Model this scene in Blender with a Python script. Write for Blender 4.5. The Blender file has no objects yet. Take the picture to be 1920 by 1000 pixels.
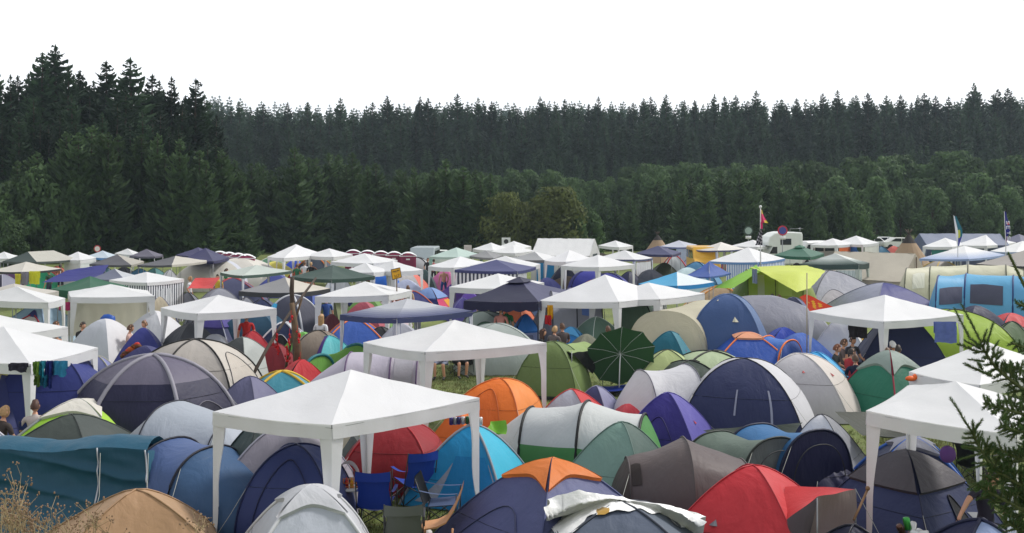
import bpy, bmesh, math, random
from mathutils import Vector, Matrix, noise
R = math.radians
FL, HZ, EYE, CX = 2000.0, 385.0, 5.3, 960.0      # focal length and horizon of the photograph in its pixels; eye height in metres
scene = bpy.context.scene
col = scene.collection
rnd = random.Random(7)

# ---------------------------------------------------------------- pixels to metres
def at(px, py, Y):
    return Vector(((px - CX) * Y / FL, Y, EYE - (py - HZ) * Y / FL))
def depth(py, h):
    return FL * (EYE - h) / (py - HZ)
def top(px, py, h):                # point at height h over flat ground seen at (px, py)
    return at(px, py, depth(py, h))
def lerp(a, b, t): return a + (b - a) * t

# ---------------------------------------------------------------- materials
MATS = {}
def lin(c): return tuple((x / 12.92 if x <= .04045 else ((x + .055) / 1.055) ** 2.4) for x in [v / 255 for v in c])
def nd(nt, t, **kw):
    n = nt.nodes.new(t)
    for k, v in kw.items(): setattr(n, k, v)
    return n
def base_mat(name):
    m = bpy.data.materials.new(name); m.use_nodes = True
    nt = m.node_tree; b = nt.nodes['Principled BSDF']; o = nt.nodes['Material Output']
    return m, nt, b, o
def varied(nt, c, amount, scale, detail=3, coord='Object', second=None):
    tc = nd(nt, 'ShaderNodeTexCoord'); n = nd(nt, 'ShaderNodeTexNoise'); n.inputs['Scale'].default_value = scale; n.inputs['Detail'].default_value = detail
    nt.links.new(tc.outputs[coord], n.inputs['Vector'])
    r = nd(nt, 'ShaderNodeValToRGB'); r.color_ramp.elements[0].position = .32; r.color_ramp.elements[1].position = .68
    r.color_ramp.elements[0].color = (*[v * (1 - amount) for v in (second or c)], 1); r.color_ramp.elements[1].color = (*c, 1)
    nt.links.new(n.outputs['Fac'], r.inputs['Fac'])
    return tc, n, r
def fabric(c, trans=.14, rough=.55, bump=.42, spec=.25, stretch=(1, 1, .3), wr=1.7):
    key = ('fab', c, trans, rough, bump, wr)
    if key in MATS: return MATS[key]
    m, nt, b, o = base_mat('cloth_%d_%d_%d' % c); lc = lin(c); lc = tuple(v * (.8 + .2 * min(1, max(lc))) for v in lc)
    tc, n, r = varied(nt, lc, .10, .7)
    # woven cloth: slow creases plus fine pulls
    mp = nd(nt, 'ShaderNodeMapping'); mp.inputs['Scale'].default_value = stretch; nt.links.new(tc.outputs['Object'], mp.inputs['Vector'])
    n1 = nd(nt, 'ShaderNodeTexNoise'); n1.inputs['Scale'].default_value = wr; n1.inputs['Detail'].default_value = 4; n1.inputs['Distortion'].default_value = .8
    n2 = nd(nt, 'ShaderNodeTexNoise'); n2.inputs['Scale'].default_value = wr * 4.5; n2.inputs['Detail'].default_value = 3; n2.inputs['Distortion'].default_value = 1.2
    nt.links.new(mp.outputs[0], n1.inputs['Vector']); nt.links.new(mp.outputs[0], n2.inputs['Vector'])
    ad = nd(nt, 'ShaderNodeMath', operation='MULTIPLY_ADD'); ad.inputs[1].default_value = .14
    nt.links.new(n2.outputs['Fac'], ad.inputs[0]); nt.links.new(n1.outputs['Fac'], ad.inputs[2])
    bp = nd(nt, 'ShaderNodeBump'); bp.inputs['Strength'].default_value = bump; bp.inputs['Distance'].default_value = .12
    nt.links.new(ad.outputs[0], bp.inputs['Height']); nt.links.new(bp.outputs[0], b.inputs['Normal'])
    nt.links.new(r.outputs[0], b.inputs['Base Color'])
    b.inputs['Roughness'].default_value = rough; b.inputs['Specular IOR Level'].default_value = spec
    if trans:
        t = nd(nt, 'ShaderNodeBsdfTranslucent'); mx = nd(nt, 'ShaderNodeMixShader'); mx.inputs[0].default_value = trans
        nt.links.new(r.outputs[0], t.inputs['Color']); nt.links.new(b.outputs[0], mx.inputs[1]); nt.links.new(t.outputs[0], mx.inputs[2]); nt.links.new(mx.outputs[0], o.inputs['Surface'])
    MATS[key] = m; return m
def stripes(c1, c2, n=14, axis='X'):
    key = ('str', c1, c2, n)
    if key in MATS: return MATS[key]
    m, nt, b, o = base_mat('striped_cloth'); uv = nd(nt, 'ShaderNodeUVMap'); sp = nd(nt, 'ShaderNodeSeparateXYZ')
    nt.links.new(uv.outputs[0], sp.inputs[0])
    mu = nd(nt, 'ShaderNodeMath', operation='MULTIPLY'); mu.inputs[1].default_value = n; fr = nd(nt, 'ShaderNodeMath', operation='FRACT'); gt = nd(nt, 'ShaderNodeMath', operation='GREATER_THAN'); gt.inputs[1].default_value = .5
    nt.links.new(sp.outputs[0], mu.inputs[0]); nt.links.new(mu.outputs[0], fr.inputs[0]); nt.links.new(fr.outputs[0], gt.inputs[0])
    mx = nd(nt, 'ShaderNodeMix', data_type='RGBA'); mx.inputs[6].default_value = (*lin(c1), 1); mx.inputs[7].default_value = (*lin(c2), 1)
    nt.links.new(gt.outputs[0], mx.inputs[0]); nt.links.new(mx.outputs[2], b.inputs['Base Color']); b.inputs['Roughness'].default_value = .7
    MATS[key] = m; return m
def plain(name, c, rough=.6, metal=0., var=.12, scale=4., bump=0.):
    key = ('pl', name, c, rough, metal)
    if key in MATS: return MATS[key]
    m, nt, b, o = base_mat(name); tc, n, r = varied(nt, lin(c), var, scale)
    nt.links.new(r.outputs[0], b.inputs['Base Color']); b.inputs['Roughness'].default_value = rough; b.inputs['Metallic'].default_value = metal
    if bump:
        bp = nd(nt, 'ShaderNodeBump'); bp.inputs['Strength'].default_value = bump; nt.links.new(n.outputs['Fac'], bp.inputs['Height']); nt.links.new(bp.outputs[0], b.inputs['Normal'])
    MATS[key] = m; return m
def foliage(name, c, c2, rand=.35, trans=.25):
    if name in MATS: return MATS[name]
    m, nt, b, o = base_mat(name)
    tc, n, r = varied(nt, c, .0, .5, second=c2)
    oi = nd(nt, 'ShaderNodeObjectInfo'); mr = nd(nt, 'ShaderNodeMapRange'); mr.inputs[3].default_value = 1 - rand; mr.inputs[4].default_value = 1 + rand
    nt.links.new(oi.outputs['Random'], mr.inputs[0])
    mu = nd(nt, 'ShaderNodeVectorMath', operation='SCALE'); nt.links.new(r.outputs[0], mu.inputs[0]); nt.links.new(mr.outputs[0], mu.inputs['Scale'])
    nt.links.new(mu.outputs[0], b.inputs['Base Color']); b.inputs['Roughness'].default_value = .7; b.inputs['Specular IOR Level'].default_value = .2
    t = nd(nt, 'ShaderNodeBsdfTranslucent'); mx = nd(nt, 'ShaderNodeMixShader'); mx.inputs[0].default_value = trans
    nt.links.new(mu.outputs[0], t.inputs['Color']); nt.links.new(b.outputs[0], mx.inputs[1]); nt.links.new(t.outputs[0], mx.inputs[2]); nt.links.new(mx.outputs[0], o.inputs['Surface'])
    MATS[name] = m; return m
def metal(c=(120, 122, 125), rough=.4): return plain('tube_metal', c, rough, .6)
BLACK = (32, 33, 36)

# ---------------------------------------------------------------- mesh builder
class MB:
    def __init__(s): s.v = []; s.f = []; s.m = []; s.uv = []
    def quadgrid(s, P, nu, nv, mi=0, flip=False):
        b = len(s.v)
        for j in range(nv + 1):
            for i in range(nu + 1): s.v.append(tuple(P(i / nu, j / nv)))
        for j in range(nv):
            for i in range(nu):
                a = b + j * (nu + 1) + i; q = [a, a + 1, a + nu + 2, a + nu + 1]
                u = [(i / nu, j / nv), ((i + 1) / nu, j / nv), ((i + 1) / nu, (j + 1) / nv), (i / nu, (j + 1) / nv)]
                if flip: q.reverse(); u.reverse()
                s.f.append(q); s.uv.append(u)
                s.m.append(mi((i + .5) / nu, (j + .5) / nv) if callable(mi) else mi)
    def face(s, pts, mi=0):
        b = len(s.v); s.v += [tuple(p) for p in pts]; s.f.append(list(range(b, b + len(pts)))); s.m.append(mi)
        s.uv.append([(0, 0), (1, 0), (1, 1), (0, 1)][:len(pts)] if len(pts) <= 4 else [(0, 0)] * len(pts))
    def box(s, c, d, mi=0, rz=0, M=None):
        c = Vector(c); x, y, z = [q / 2 for q in d]; b = len(s.v); mt = M or Matrix.Rotation(rz, 3, 'Z')
        for k in range(8):
            s.v.append(tuple(c + mt @ Vector((x if k & 1 else -x, y if k & 2 else -y, z if k & 4 else -z))))
        for q in ((0, 2, 3, 1), (4, 5, 7, 6), (0, 1, 5, 4), (2, 6, 7, 3), (0, 4, 6, 2), (1, 3, 7, 5)):
            s.f.append([b + i for i in q]); s.m.append(mi); s.uv.append([(0, 0), (1, 0), (1, 1), (0, 1)])
    def tube(s, pts, r, n=5, mi=0, cap=True):
        pts = [Vector(p) for p in pts]; b = len(s.v); N = len(pts)
        up = Vector((.13, .27, 1)).normalized()
        for i, p in enumerate(pts):
            d = (pts[min(i + 1, N - 1)] - pts[max(i - 1, 0)])
            d = d.normalized() if d.length > 1e-9 else Vector((0, 0, 1))
            a = d.cross(up)
            if a.length < .05: a = d.cross(Vector((1, .2, 0)))
            a.normalize(); c = d.cross(a); rr = r[i] if isinstance(r, (list, tuple)) else r
            for k in range(n):
                t = 2 * math.pi * k / n; s.v.append(tuple(p + a * (rr * math.cos(t)) + c * (rr * math.sin(t))))
        for i in range(N - 1):
            for k in range(n):
                k2 = (k + 1) % n
                s.f.append([b + i * n + k, b + i * n + k2, b + (i + 1) * n + k2, b + (i + 1) * n + k]); s.m.append(mi); s.uv.append([(0, 0)] * 4)
        if cap:
            s.f.append([b + k for k in range(n)][::-1]); s.m.append(mi); s.uv.append([(0, 0)] * n)
            s.f.append([b + (N - 1) * n + k for k in range(n)]); s.m.append(mi); s.uv.append([(0, 0)] * n)
    def lathe(s, prof, c=(0, 0, 0), n=14, mi=0, sx=1, sy=1):
        b = len(s.v); c = Vector(c)
        for (r, z) in prof:
            for k in range(n):
                t = 2 * math.pi * k / n; s.v.append((c.x + r * sx * math.cos(t), c.y + r * sy * math.sin(t), c.z + z))
        for i in range(len(prof) - 1):
            for k in range(n):
                k2 = (k + 1) % n
                s.f.append([b + i * n + k, b + i * n + k2, b + (i + 1) * n + k2, b + (i + 1) * n + k]); s.m.append(mi); s.uv.append([(0, 0)] * 4)
    def ball(s, c, r, n=10, m=7, mi=0, sq=(1, 1, 1)):
        c = Vector(c); b = len(s.v)
        for j in range(m + 1):
            ph = math.pi * j / m
            for k in range(n):
                t = 2 * math.pi * k / n
                s.v.append((c.x + r * sq[0] * math.sin(ph) * math.cos(t), c.y + r * sq[1] * math.sin(ph) * math.sin(t), c.z + r * sq[2] * math.cos(ph)))
        for j in range(m):
            for k in range(n):
                k2 = (k + 1) % n
                s.f.append([b + j * n + k, b + (j + 1) * n + k, b + (j + 1) * n + k2, b + j * n + k2]); s.m.append(mi); s.uv.append([(0, 0)] * 4)
    def build(s, name, mats, parent=None, smooth=True, org=None, loc=None):
        if not isinstance(mats, (list, tuple)): mats = [mats]
        o0 = org if org is not None else (parent['org'] if parent is not None and 'org' in parent else (0, 0, 0))
        ox, oy, oz = o0
        me = bpy.data.meshes.new(name)
        me.from_pydata([(x - ox, y - oy, z - oz) for x, y, z in s.v], [], s.f)
        for m in mats: me.materials.append(m)
        me.polygons.foreach_set('material_index', s.m)
        me.polygons.foreach_set('use_smooth', [smooth] * len(s.f))
        uvl = me.uv_layers.new(name='UVMap')
        uvl.data.foreach_set('uv', [c for f in s.uv for p in f for c in p])
        me.update()
        o = bpy.data.objects.new(name, me); col.objects.link(o)
        if parent is not None: o.parent = parent; o['org'] = [float(q) for q in o0]
        elif loc is not None: o.location = loc
        elif org is not None: o.location = org
        return o
def tag(o, label, cat, group=None):
    o['label'] = label; o['category'] = cat
    if group: o['group'] = group
    return o
def thing(name, label, cat, loc=(0, 0, 0), group=None):
    o = bpy.data.objects.new(name, None); col.objects.link(o); o.location = loc; o.empty_display_size = .2
    o['org'] = [float(q) for q in loc]
    return tag(o, label, cat, group)
def kind(o, k): o['kind'] = k; return o
def copy_tree(o, parent=None):
    c = o.copy(); col.objects.link(c); c.parent = parent
    for ch in list(o.children): copy_tree(ch, c)
    return c
def nz(p, s=1.): return noise.noise(Vector(p) * s)
# ================================================================ world, camera, sun
w = bpy.data.worlds.new("World"); scene.world = w; w.use_nodes = True
nt = w.node_tree; bg = nt.nodes['Background']
SUN_EL, SUN_AZ = R(48), R(62)         # azimuth clockwise from +Y (the view) towards +X
sky = nd(nt, 'ShaderNodeTexSky', sky_type='NISHITA'); sky.sun_disc = False; sky.sun_elevation = SUN_EL; sky.sun_rotation = SUN_AZ
sky.air_density = 1.6; sky.dust_density = 4
tc = nd(nt, 'ShaderNodeTexCoord'); cn = nd(nt, 'ShaderNodeTexNoise'); cn.inputs['Scale'].default_value = 2.2; cn.inputs['Detail'].default_value = 5
nt.links.new(tc.outputs['Generated'], cn.inputs['Vector'])
cr = nd(nt, 'ShaderNodeValToRGB'); cr.color_ramp.elements[0].position = .3; cr.color_ramp.elements[1].position = .75
cr.color_ramp.elements[0].color = (9.9, 10.1, 10.5, 1); cr.color_ramp.elements[1].color = (12.6, 12.6, 12.8, 1)
nt.links.new(cn.outputs['Fac'], cr.inputs['Fac'])
sx = nd(nt, 'ShaderNodeSeparateXYZ'); nt.links.new(tc.outputs['Generated'], sx.inputs[0])          # thin bright cloud low down, thicker overhead
zr = nd(nt, 'ShaderNodeMapRange'); zr.inputs[1].default_value = .02; zr.inputs[2].default_value = .55; zr.inputs[3].default_value = 1.32; zr.inputs[4].default_value = .74; nt.links.new(sx.outputs[2], zr.inputs[0])
vm = nd(nt, 'ShaderNodeVectorMath', operation='SCALE'); nt.links.new(cr.outputs[0], vm.inputs[0]); nt.links.new(zr.outputs[0], vm.inputs['Scale'])
mx = nd(nt, 'ShaderNodeMix', data_type='RGBA'); mx.inputs[0].default_value = .92      # nine tenths cloud cover
nt.links.new(sky.outputs[0], mx.inputs[6]); nt.links.new(vm.outputs[0], mx.inputs[7]); nt.links.new(mx.outputs[2], bg.inputs['Color'])
bg.inputs['Strength'].default_value = .1
sun = bpy.data.lights.new('sun', 'SUN'); sun.energy = 3.2; sun.angle = R(10); sun.color = (1, .96, .9)
so = bpy.data.objects.new('sun', sun); col.objects.link(so); so.location = (0, 0, 60)
sd = Vector((math.sin(SUN_AZ) * math.cos(SUN_EL), math.cos(SUN_AZ) * math.cos(SUN_EL), math.sin(SUN_EL)))
so.rotation_euler = sd.to_track_quat('Z', 'Y').to_euler()
cam = bpy.data.cameras.new('camera'); co = bpy.data.objects.new('camera', cam); col.objects.link(co)
co.location = (0, 0, EYE); co.rotation_euler = (R(90), 0, 0); cam.sensor_width = 36; cam.lens = FL / 1920 * 36
cam.shift_y = -(500 - HZ) / 1920; cam.clip_end = 4000; cam.clip_start = .05
scene.camera = co
scene.view_settings.view_transform = 'Standard'; scene.view_settings.look = 'None'; scene.view_settings.exposure = 0
scene.cycles.use_denoising = True; scene.cycles.max_bounces = 6; scene.cycles.transparent_max_bounces = 6; scene.cycles.volume_bounces = 0

# ================================================================ ground
def hill(x, y):
    z = 0.
    def ss(a, b, v):
        t = max(0, min(1, (v - a) / (b - a))); return t * t * (3 - 2 * t)
    z += 3.5 * (1 - ss(4, 13, y))
    z += 9.5 * ss(135, 250, y) * ss(-60, 20, x) + 13 * ss(250, 520, y) + 4 * ss(120, 200, y) * (1 - ss(-60, 0, x))
    return z
g = MB()
xs = [-900, -500, -300] + [i * 10 - 220 for i in range(0, 45)] + [300, 500, 900]
ys = [-30, -10, 0, 3] + [4 + i for i in range(0, 12)] + [20, 30, 50, 80, 110, 125] + [135 + 12 * i for i in range(0, 14)] + [330, 380, 450, 520, 700, 1200]
for y in ys:
    for x in xs:
        g.v.append((x, y, hill(x, y) + (.03 * nz((x * .3, y * .3, 0)) if y < 130 else .8 * nz((x * .03, y * .03, 1)))))
n = len(xs)
for j in range(len(ys) - 1):
    for i in range(n - 1):
        a = j * n + i; g.f.append([a, a + 1, a + n + 1, a + n]); g.m.append(0); g.uv.append([(0, 0)] * 4)
m, nt, b, o = base_mat('meadow')
tc, n1, r = varied(nt, (.150, .195, .040), 0, .55, 6, 'Object', second=(.075, .110, .024))
n2 = nd(nt, 'ShaderNodeTexNoise'); n2.inputs['Scale'].default_value = 9; n2.inputs['Detail'].default_value = 6; nt.links.new(tc.outputs['Object'], n2.inputs['Vector'])
rr = nd(nt, 'ShaderNodeValToRGB'); rr.color_ramp.elements[0].position = .52; rr.color_ramp.elements[1].position = .72; nt.links.new(n2.outputs['Fac'], rr.inputs[0])
mx = nd(nt, 'ShaderNodeMix', data_type='RGBA'); mx.inputs[7].default_value = (.2, .17, .075, 1); nt.links.new(rr.outputs[0], mx.inputs[0]); nt.links.new(r.outputs[0], mx.inputs[6])
nt.links.new(mx.outputs[2], b.inputs['Base Color']); b.inputs['Roughness'].default_value = .9
bp = nd(nt, 'ShaderNodeBump'); bp.inputs['Strength'].default_value = .7; bp.inputs['Distance'].default_value = .08; nt.links.new(n2.outputs['Fac'], bp.inputs['Height']); nt.links.new(bp.outputs[0], b.inputs['Normal'])
kind(g.build('ground', m), 'structure')

# ================================================================ trees
M_SPR = foliage('spruce_needles', (.034, .066, .030), (.015, .032, .018), .6)
M_SPY = foliage('young_spruce_needles', (.072, .124, .044), (.034, .064, .028), .35)
M_LEAF = foliage('broad_leaves', (.086, .152, .050), (.044, .080, .034), .35, .3)
M_OLIVE = foliage('olive_leaves', (.135, .165, .046), (.070, .088, .030), .3, .3)
M_BARK = plain('bark', (70, 58, 46), .9, 0, .4, 3, .5)
def spruce_mesh(seed, H, Rd, base, whorls, per, tuft, bare=0.):
    r = random.Random(seed); c = MB()
    for k in range(whorls):
        f = k / (whorls - 1); z = H * (base + (1 - base) * f ** .93) * .985
        Lb = Rd * ((1 - f) ** .68) * (.92 if f > .12 else .75 + f * 1.45) * (1 + .16 * math.sin(f * 40 + seed * 2)) + .16
        nb = max(4, int(per * (.55 + .45 * (1 - f))))
        a0 = r.random() * 6.28
        for q in range(nb):
            if r.random() < bare: continue
            a = a0 + 6.283 * q / nb + r.uniform(-.35, .35); L = Lb * r.uniform(.6, 1.22)
            d = Vector((math.cos(a), math.sin(a), 0)); sd = Vector((-d.y, d.x, 0))
            rise = .30 - .75 * (1 - f) * .8 + r.uniform(-.1, .1)
            nseg = max(2, int(L / (.62 * tuft)) + 1)
            z0 = z + r.uniform(-.2, .2)
            for sgm in range(nseg):
                t0 = (sgm + .15) / nseg; t1 = min(1.06, (sgm + 1.35) / nseg)
                def bp_(t): return d * (L * t) + Vector((0, 0, z0 + L * (rise * t - .22 * math.sin(t * 2.6) + .20 * t * t)))
                p0, p1 = bp_(t0), bp_(t1); wd = tuft * (.42 - .16 * t0) * (.6 + .4 * min(1, L / 1.6)) * r.uniform(.8, 1.25)
                # flat spray, slightly roofed, and one hanging curtain below it
                for sg in (-1, 1):
                    tip = sd * (sg * wd) + Vector((0, 0, -wd * r.uniform(.3, .9)))
                    c.face([p0, p0.lerp(p1, .45) + tip * r.uniform(.8, 1.2), p1 + tip * .25, p1], 0)
                if L > .7 and r.random() < .7:
                    hg = Vector((r.uniform(-.08, .08), r.uniform(-.08, .08), -tuft * r.uniform(.35, .75)))
                    c.face([p0, p0.lerp(p1, .3) + hg, p1 + hg * .5, p1], 0)
    for q in range(5):                       # leader
        a = q * 1.26
        c.face([Vector((0, 0, H * .955)), Vector((.13 * math.cos(a), .13 * math.sin(a), H * .975)), Vector((0, 0, H * 1.004)), Vector((0, 0, H * .985))], 0)
    t = MB(); t.tube([(0, 0, -1), (0, 0, H * .3), (0, 0, H * .7), (0, 0, H * .98)], [H * .013, H * .011, H * .006, .03], 6)
    return c, t
def broad_mesh(seed, H, Rd, nl, leaf, low=.12):
    r = random.Random(seed); c = MB(); t = MB()
    t.tube([(0, 0, -.8), (0.1, 0, H * .25), (r.uniform(-.3, .3), 0.1, H * .62)], [H * .022, H * .017, H * .006], 6)
    lobes = []
    for k in range(13):
        a = r.random() * 6.283; zz = lerp(low, .86, (k + .5) / 13) ; rr_ = Rd * (.72 * math.sin(math.pi * min(.93, .22 + zz * .74))) * r.uniform(.55, 1.0)
        ce = Vector((rr_ * math.cos(a), rr_ * math.sin(a), H * zz)); lobes.append((ce, Rd * r.uniform(.34, .56)))
        t.tube([(0, 0, H * max(.12, zz - .3)), ce * .6 + Vector((0, 0, H * zz * .36)), ce], [H * .008, H * .005, .02], 4)
    lobes.append((Vector((0, 0, H * .86)), Rd * .42))
    for ce, lr in lobes:
        for q in range(nl):
            d = Vector((r.gauss(0, 1), r.gauss(0, 1), r.gauss(.25, 1)));
            if d.length < .01: continue
            d.normalize(); p = ce + d * (lr * r.uniform(.62, 1.08)); p.z = min(p.z, H)
            if p.z < .2: continue
            nrm = (d + Vector((r.uniform(-.8, .8), r.uniform(-.8, .8), r.uniform(-.5, .8)))).normalized()
            u = nrm.cross(Vector((r.random(), r.random(), r.random()))).normalized(); v = nrm.cross(u); s_ = leaf * r.uniform(.6, 1.3)
            c.face([p - u * s_, p - v * (s_ * .6), p + u * s_, p + v * (s_ * .6)], 0)
    return c, t
PROTO = {}
def proto(key, fn, mat):
    c, t = fn; PROTO[key] = (c.build('crown', mat, smooth=False), t.build('trunk', M_BARK))
for i in range(5): proto(('tall', i), spruce_mesh(10 + i, 24, 3.3, .08, 46, 12, 1.05, .12), M_SPR)
for i in range(3): proto(('young', i), spruce_mesh(30 + i, 12, 2.5, .02, 36, 12, .85, .05), M_SPY)
for i in range(3): proto(('broad', i), broad_mesh(50 + i, 11, 4.2, 300, .34), M_LEAF)
for i in range(2): proto(('olive', i), broad_mesh(60 + i, 10, 5.2, 330, .30, .06), M_OLIVE)
for c_, t_ in PROTO.values():                # the prototypes' meshes live on in the trees
    col.objects.unlink(c_); col.objects.unlink(t_)
NAMES = {'tall': 'spruce_tree', 'young': 'young_spruce', 'broad': 'broadleaf_tree', 'olive': 'rounded_shrub'}
BASEH = {'tall': 24, 'young': 12, 'broad': 11, 'olive': 10}
def tree(kd, px, pytop, Y, label, group, wid=1., rr=rnd):
    key = rr.choice([k for k in PROTO if k[0] == kd]); p = at(px, pytop, Y); z0 = hill(p.x, Y) - .3
    H = max(2.0, p.z - z0); s = H / BASEH[kd]
    root = thing(NAMES[kd], label, 'tree' if kd != 'olive' else 'shrub', (p.x, Y, z0), group)
    ws = s * wid * rr.uniform(.88, 1.14)
    root.scale = (ws, ws * rr.uniform(.9, 1.1), s); root.rotation_euler = (rr.uniform(-.02, .02), rr.uniform(-.02, .02), rr.random() * 6.28)
    for o in PROTO[key]:
        c = o.copy(); col.objects.link(c); c.parent = root
        c.color = (1, 1, 1, 1)
    return root
def topline(pts, x):
    for (x0, y0), (x1, y1) in zip(pts, pts[1:]):
        if x0 <= x <= x1: return lerp(y0, y1, (x - x0) / (x1 - x0))
    return pts[0][1] if x < pts[0][0] else pts[-1][1]
tr = random.Random(3)
# the tall old spruces of the stand that comes forward on one side: crown tips read off the photograph
GT = 'tall old spruces of the near stand'
for px, py, Y, wd in [(-12, 118, 118, 1), (22, 138, 122, .8), (78, 97, 120, 1), (101, 84, 123, 1.15), (126, 122, 117, .9), (154, 131, 126, .8), (176, 150, 128, .8), (204, 114, 121, 1),
                  (247, 108, 116, 1.25), (279, 138, 120, .95), (303, 152, 125, .7), (320, 142, 122, .8), (363, 147, 118, 1.1), (384, 176, 121, .9), (48, 160, 130, 1), (232, 165, 112, .9), (338, 190, 112, .9), (140, 175, 112, .9), (65, 180, 110, .9), (404, 215, 116, .8)]:
    tree('tall', px, py, Y, 'tall dark old spruce with a pointed tip on the skyline of the forward stand', GT, wd * 1.45, tr)
for k in range(26):                          # the darker mass that fills the stand below those tips
    px = -30 + k * 17.5; py = topline([(-30, 235), (60, 215), (200, 205), (330, 235), (440, 270)], px) + tr.uniform(-22, 26)
    tree('tall', px, py, 108 + tr.uniform(-3, 4), 'dark spruce half hidden among its neighbours under the skyline of the forward stand', 'lower spruces of the near stand', 1.3, tr)
for k in range(22):
    px = -25 + k * 19.5 + tr.uniform(-5, 5); py = topline([(-30, 165), (60, 128), (120, 140), (200, 150), (250, 150), (330, 178), (380, 195), (420, 225)], px) + tr.uniform(-8, 22)
    tree('tall', px, py, 127 + tr.uniform(-3, 6), 'dark spruce closing the gaps between the tallest tips of the forward stand', 'lower spruces of the near stand', 1.5, tr)
for k in range(24):
    px = -10 + k * 20 + tr.uniform(-6, 6); py = topline([(0, 335), (110, 275), (160, 235), (300, 265), (430, 300), (480, 290)], px) + tr.uniform(-18, 25)
    tree('young', px, py, 101 + tr.uniform(-2, 3), 'lighter green young spruce at the front edge of the forward stand', 'young spruces before the near stand', 1.1, tr)
for k in range(36):                          # young spruces in the middle
    px = 440 + k * 14 + tr.uniform(-5, 5); py = topline([(430, 290), (560, 282), (680, 290), (740, 318), (780, 312), (850, 300), (920, 330), (960, 345)], px) + tr.uniform(-8, 34)
    tree('young', px, py, 121 + tr.uniform(-5, 8), 'mid green young spruce in the thicket behind the toilet cabins', 'young spruces of the middle thicket', 1.15, tr)
for px, py, Y, wd in [(835, 298, 114, 1.35), (812, 318, 112, 1.2), (868, 312, 113, 1.3), (900, 335, 112, 1.2), (780, 335, 113, 1.1)]:
    tree('young', px, py, Y, 'broad dark green spruce in the clump that stands forward of the thicket', 'clump of broad spruces', wd, tr)
for k in range(46):                          # thicket towards the other side
    px = 1090 + k * 12 + tr.uniform(-5, 5); py = topline([(1080, 395), (1150, 372), (1220, 345), (1310, 325), (1420, 318), (1500, 340), (1580, 350), (1640, 400)], px) + tr.uniform(-8, 36)
    tree('young', px, py, 128 + tr.uniform(-6, 8), 'mid green young spruce in the thicket behind the flagpole', 'young spruces behind the flagpole', 1.15, tr)
for px, py, Y, wd in [(78, 311, 98, .75), (18, 342, 97, .7), (152, 322, 99, .55), (20, 412, 92, .85), (120, 360, 98, .6), (0, 372, 96, .7)]:
    tree('broad', px, py, Y, 'leafy broadleaf tree with a rounded crown before the dark forward stand', 'broadleaf trees before the near stand', wd, tr)
for px, py, Y in [(955, 362, 112), (1010, 372, 112), (918, 372, 112), (980, 380, 110)]:
    tree('olive', px, py, Y, 'yellowish green broadleaf tree beside the big round shrub', 'yellowish trees beside the shrub', .7, tr)
tree('olive', 1050, 352, 109, 'big round olive brown shrub standing alone behind the white marquee', None, .98, tr)
for px, py, Y in [(1085, 402, 108), (1540, 392, 120), (1604, 378, 118), (1110, 398, 112)]:
    tree('broad', px, py, Y, 'low leafy bush at the foot of the thicket', 'bushes at the foot of the thicket', .7, tr)
for k in range(40):                          # canopy of broadleaf trees in front of the ridge
    px = 745 + k * 13.5 + tr.uniform(-5, 5); py = topline([(740, 335), (800, 318), (900, 322), (960, 315), (1030, 312), (1080, 330), (1130, 330), (1200, 308), (1290, 296)], px) + tr.uniform(-5, 14) + (k % 2) * 12
    tree('broad', px, py, 172 + tr.uniform(-4, 9) - (k % 2) * 6, 'rounded broadleaf tree in the belt below the ridge forest', 'broadleaf belt below the ridge', .72, tr)
for k in range(62):
    px = 1280 + k * 11.5 + tr.uniform(-5, 5); py = topline([(1280, 298), (1330, 300), (1430, 312), (1560, 300), (1640, 272), (1700, 292), (1800, 282), (1870, 296), (1990, 270)], px) + tr.uniform(-4, 20) + (k % 3) * 30
    tree('broad', px, py, 165 + tr.uniform(-4, 9) - (k % 3) * 9, 'rounded broadleaf tree on the slope under the ridge forest', 'broadleaf trees on the slope', .75, tr)
# the ridge: two hundred spruces of their own, the rest one mass
RL = [(380, 186), (440, 196), (500, 199), (560, 200), (650, 198), (740, 192), (800, 186), (860, 190), (940, 193), (1010, 186), (1080, 189), (1150, 190), (1250, 192), (1300, 194), (1400, 186), (1500, 186), (1580, 180), (1700, 182), (1780, 180), (1840, 176), (1990, 178)]
SPR = 0
for k in range(104):
    px = 392 + k * 15.1 + tr.uniform(-5, 5); py = topline(RL, px) + tr.choice([-14, -7, -2, 3, 8, 11, 13, 15, 17]) + tr.uniform(-3, 3)
    tree('tall', px, py, 250 + tr.uniform(-6, 8), 'dark spruce in the packed ridge forest, its tip on the skyline', 'spruces along the ridge skyline', tr.uniform(1.1, 1.55), tr)
for px, py in [(1826, 154), (1870, 166), (1898, 172), (1812, 172), (785, 180), (1120, 180), (1247, 176), (1378, 178), (1010, 180)]:
    tree('tall', px, py, 243, 'dark spruce whose tip stands clear above the ridge skyline', 'tallest spruces of the ridge', 1.15, tr)
for k in range(100):
    px = 398 + k * 15.6 + tr.uniform(-6, 6); py = topline(RL, px) + 40 + tr.uniform(-14, 30)
    tree('tall', px, py, 226 + tr.uniform(-6, 8), 'dark spruce on the front flank of the ridge forest', 'spruces on the ridge flank', 1.4, tr)
far = MB(); fr_ = random.Random(5)
src = {}
for i in range(2): src[i] = spruce_mesh(90 + i, 24, 3.6, .05, 26, 7, 1.9, .05)[0]
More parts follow.
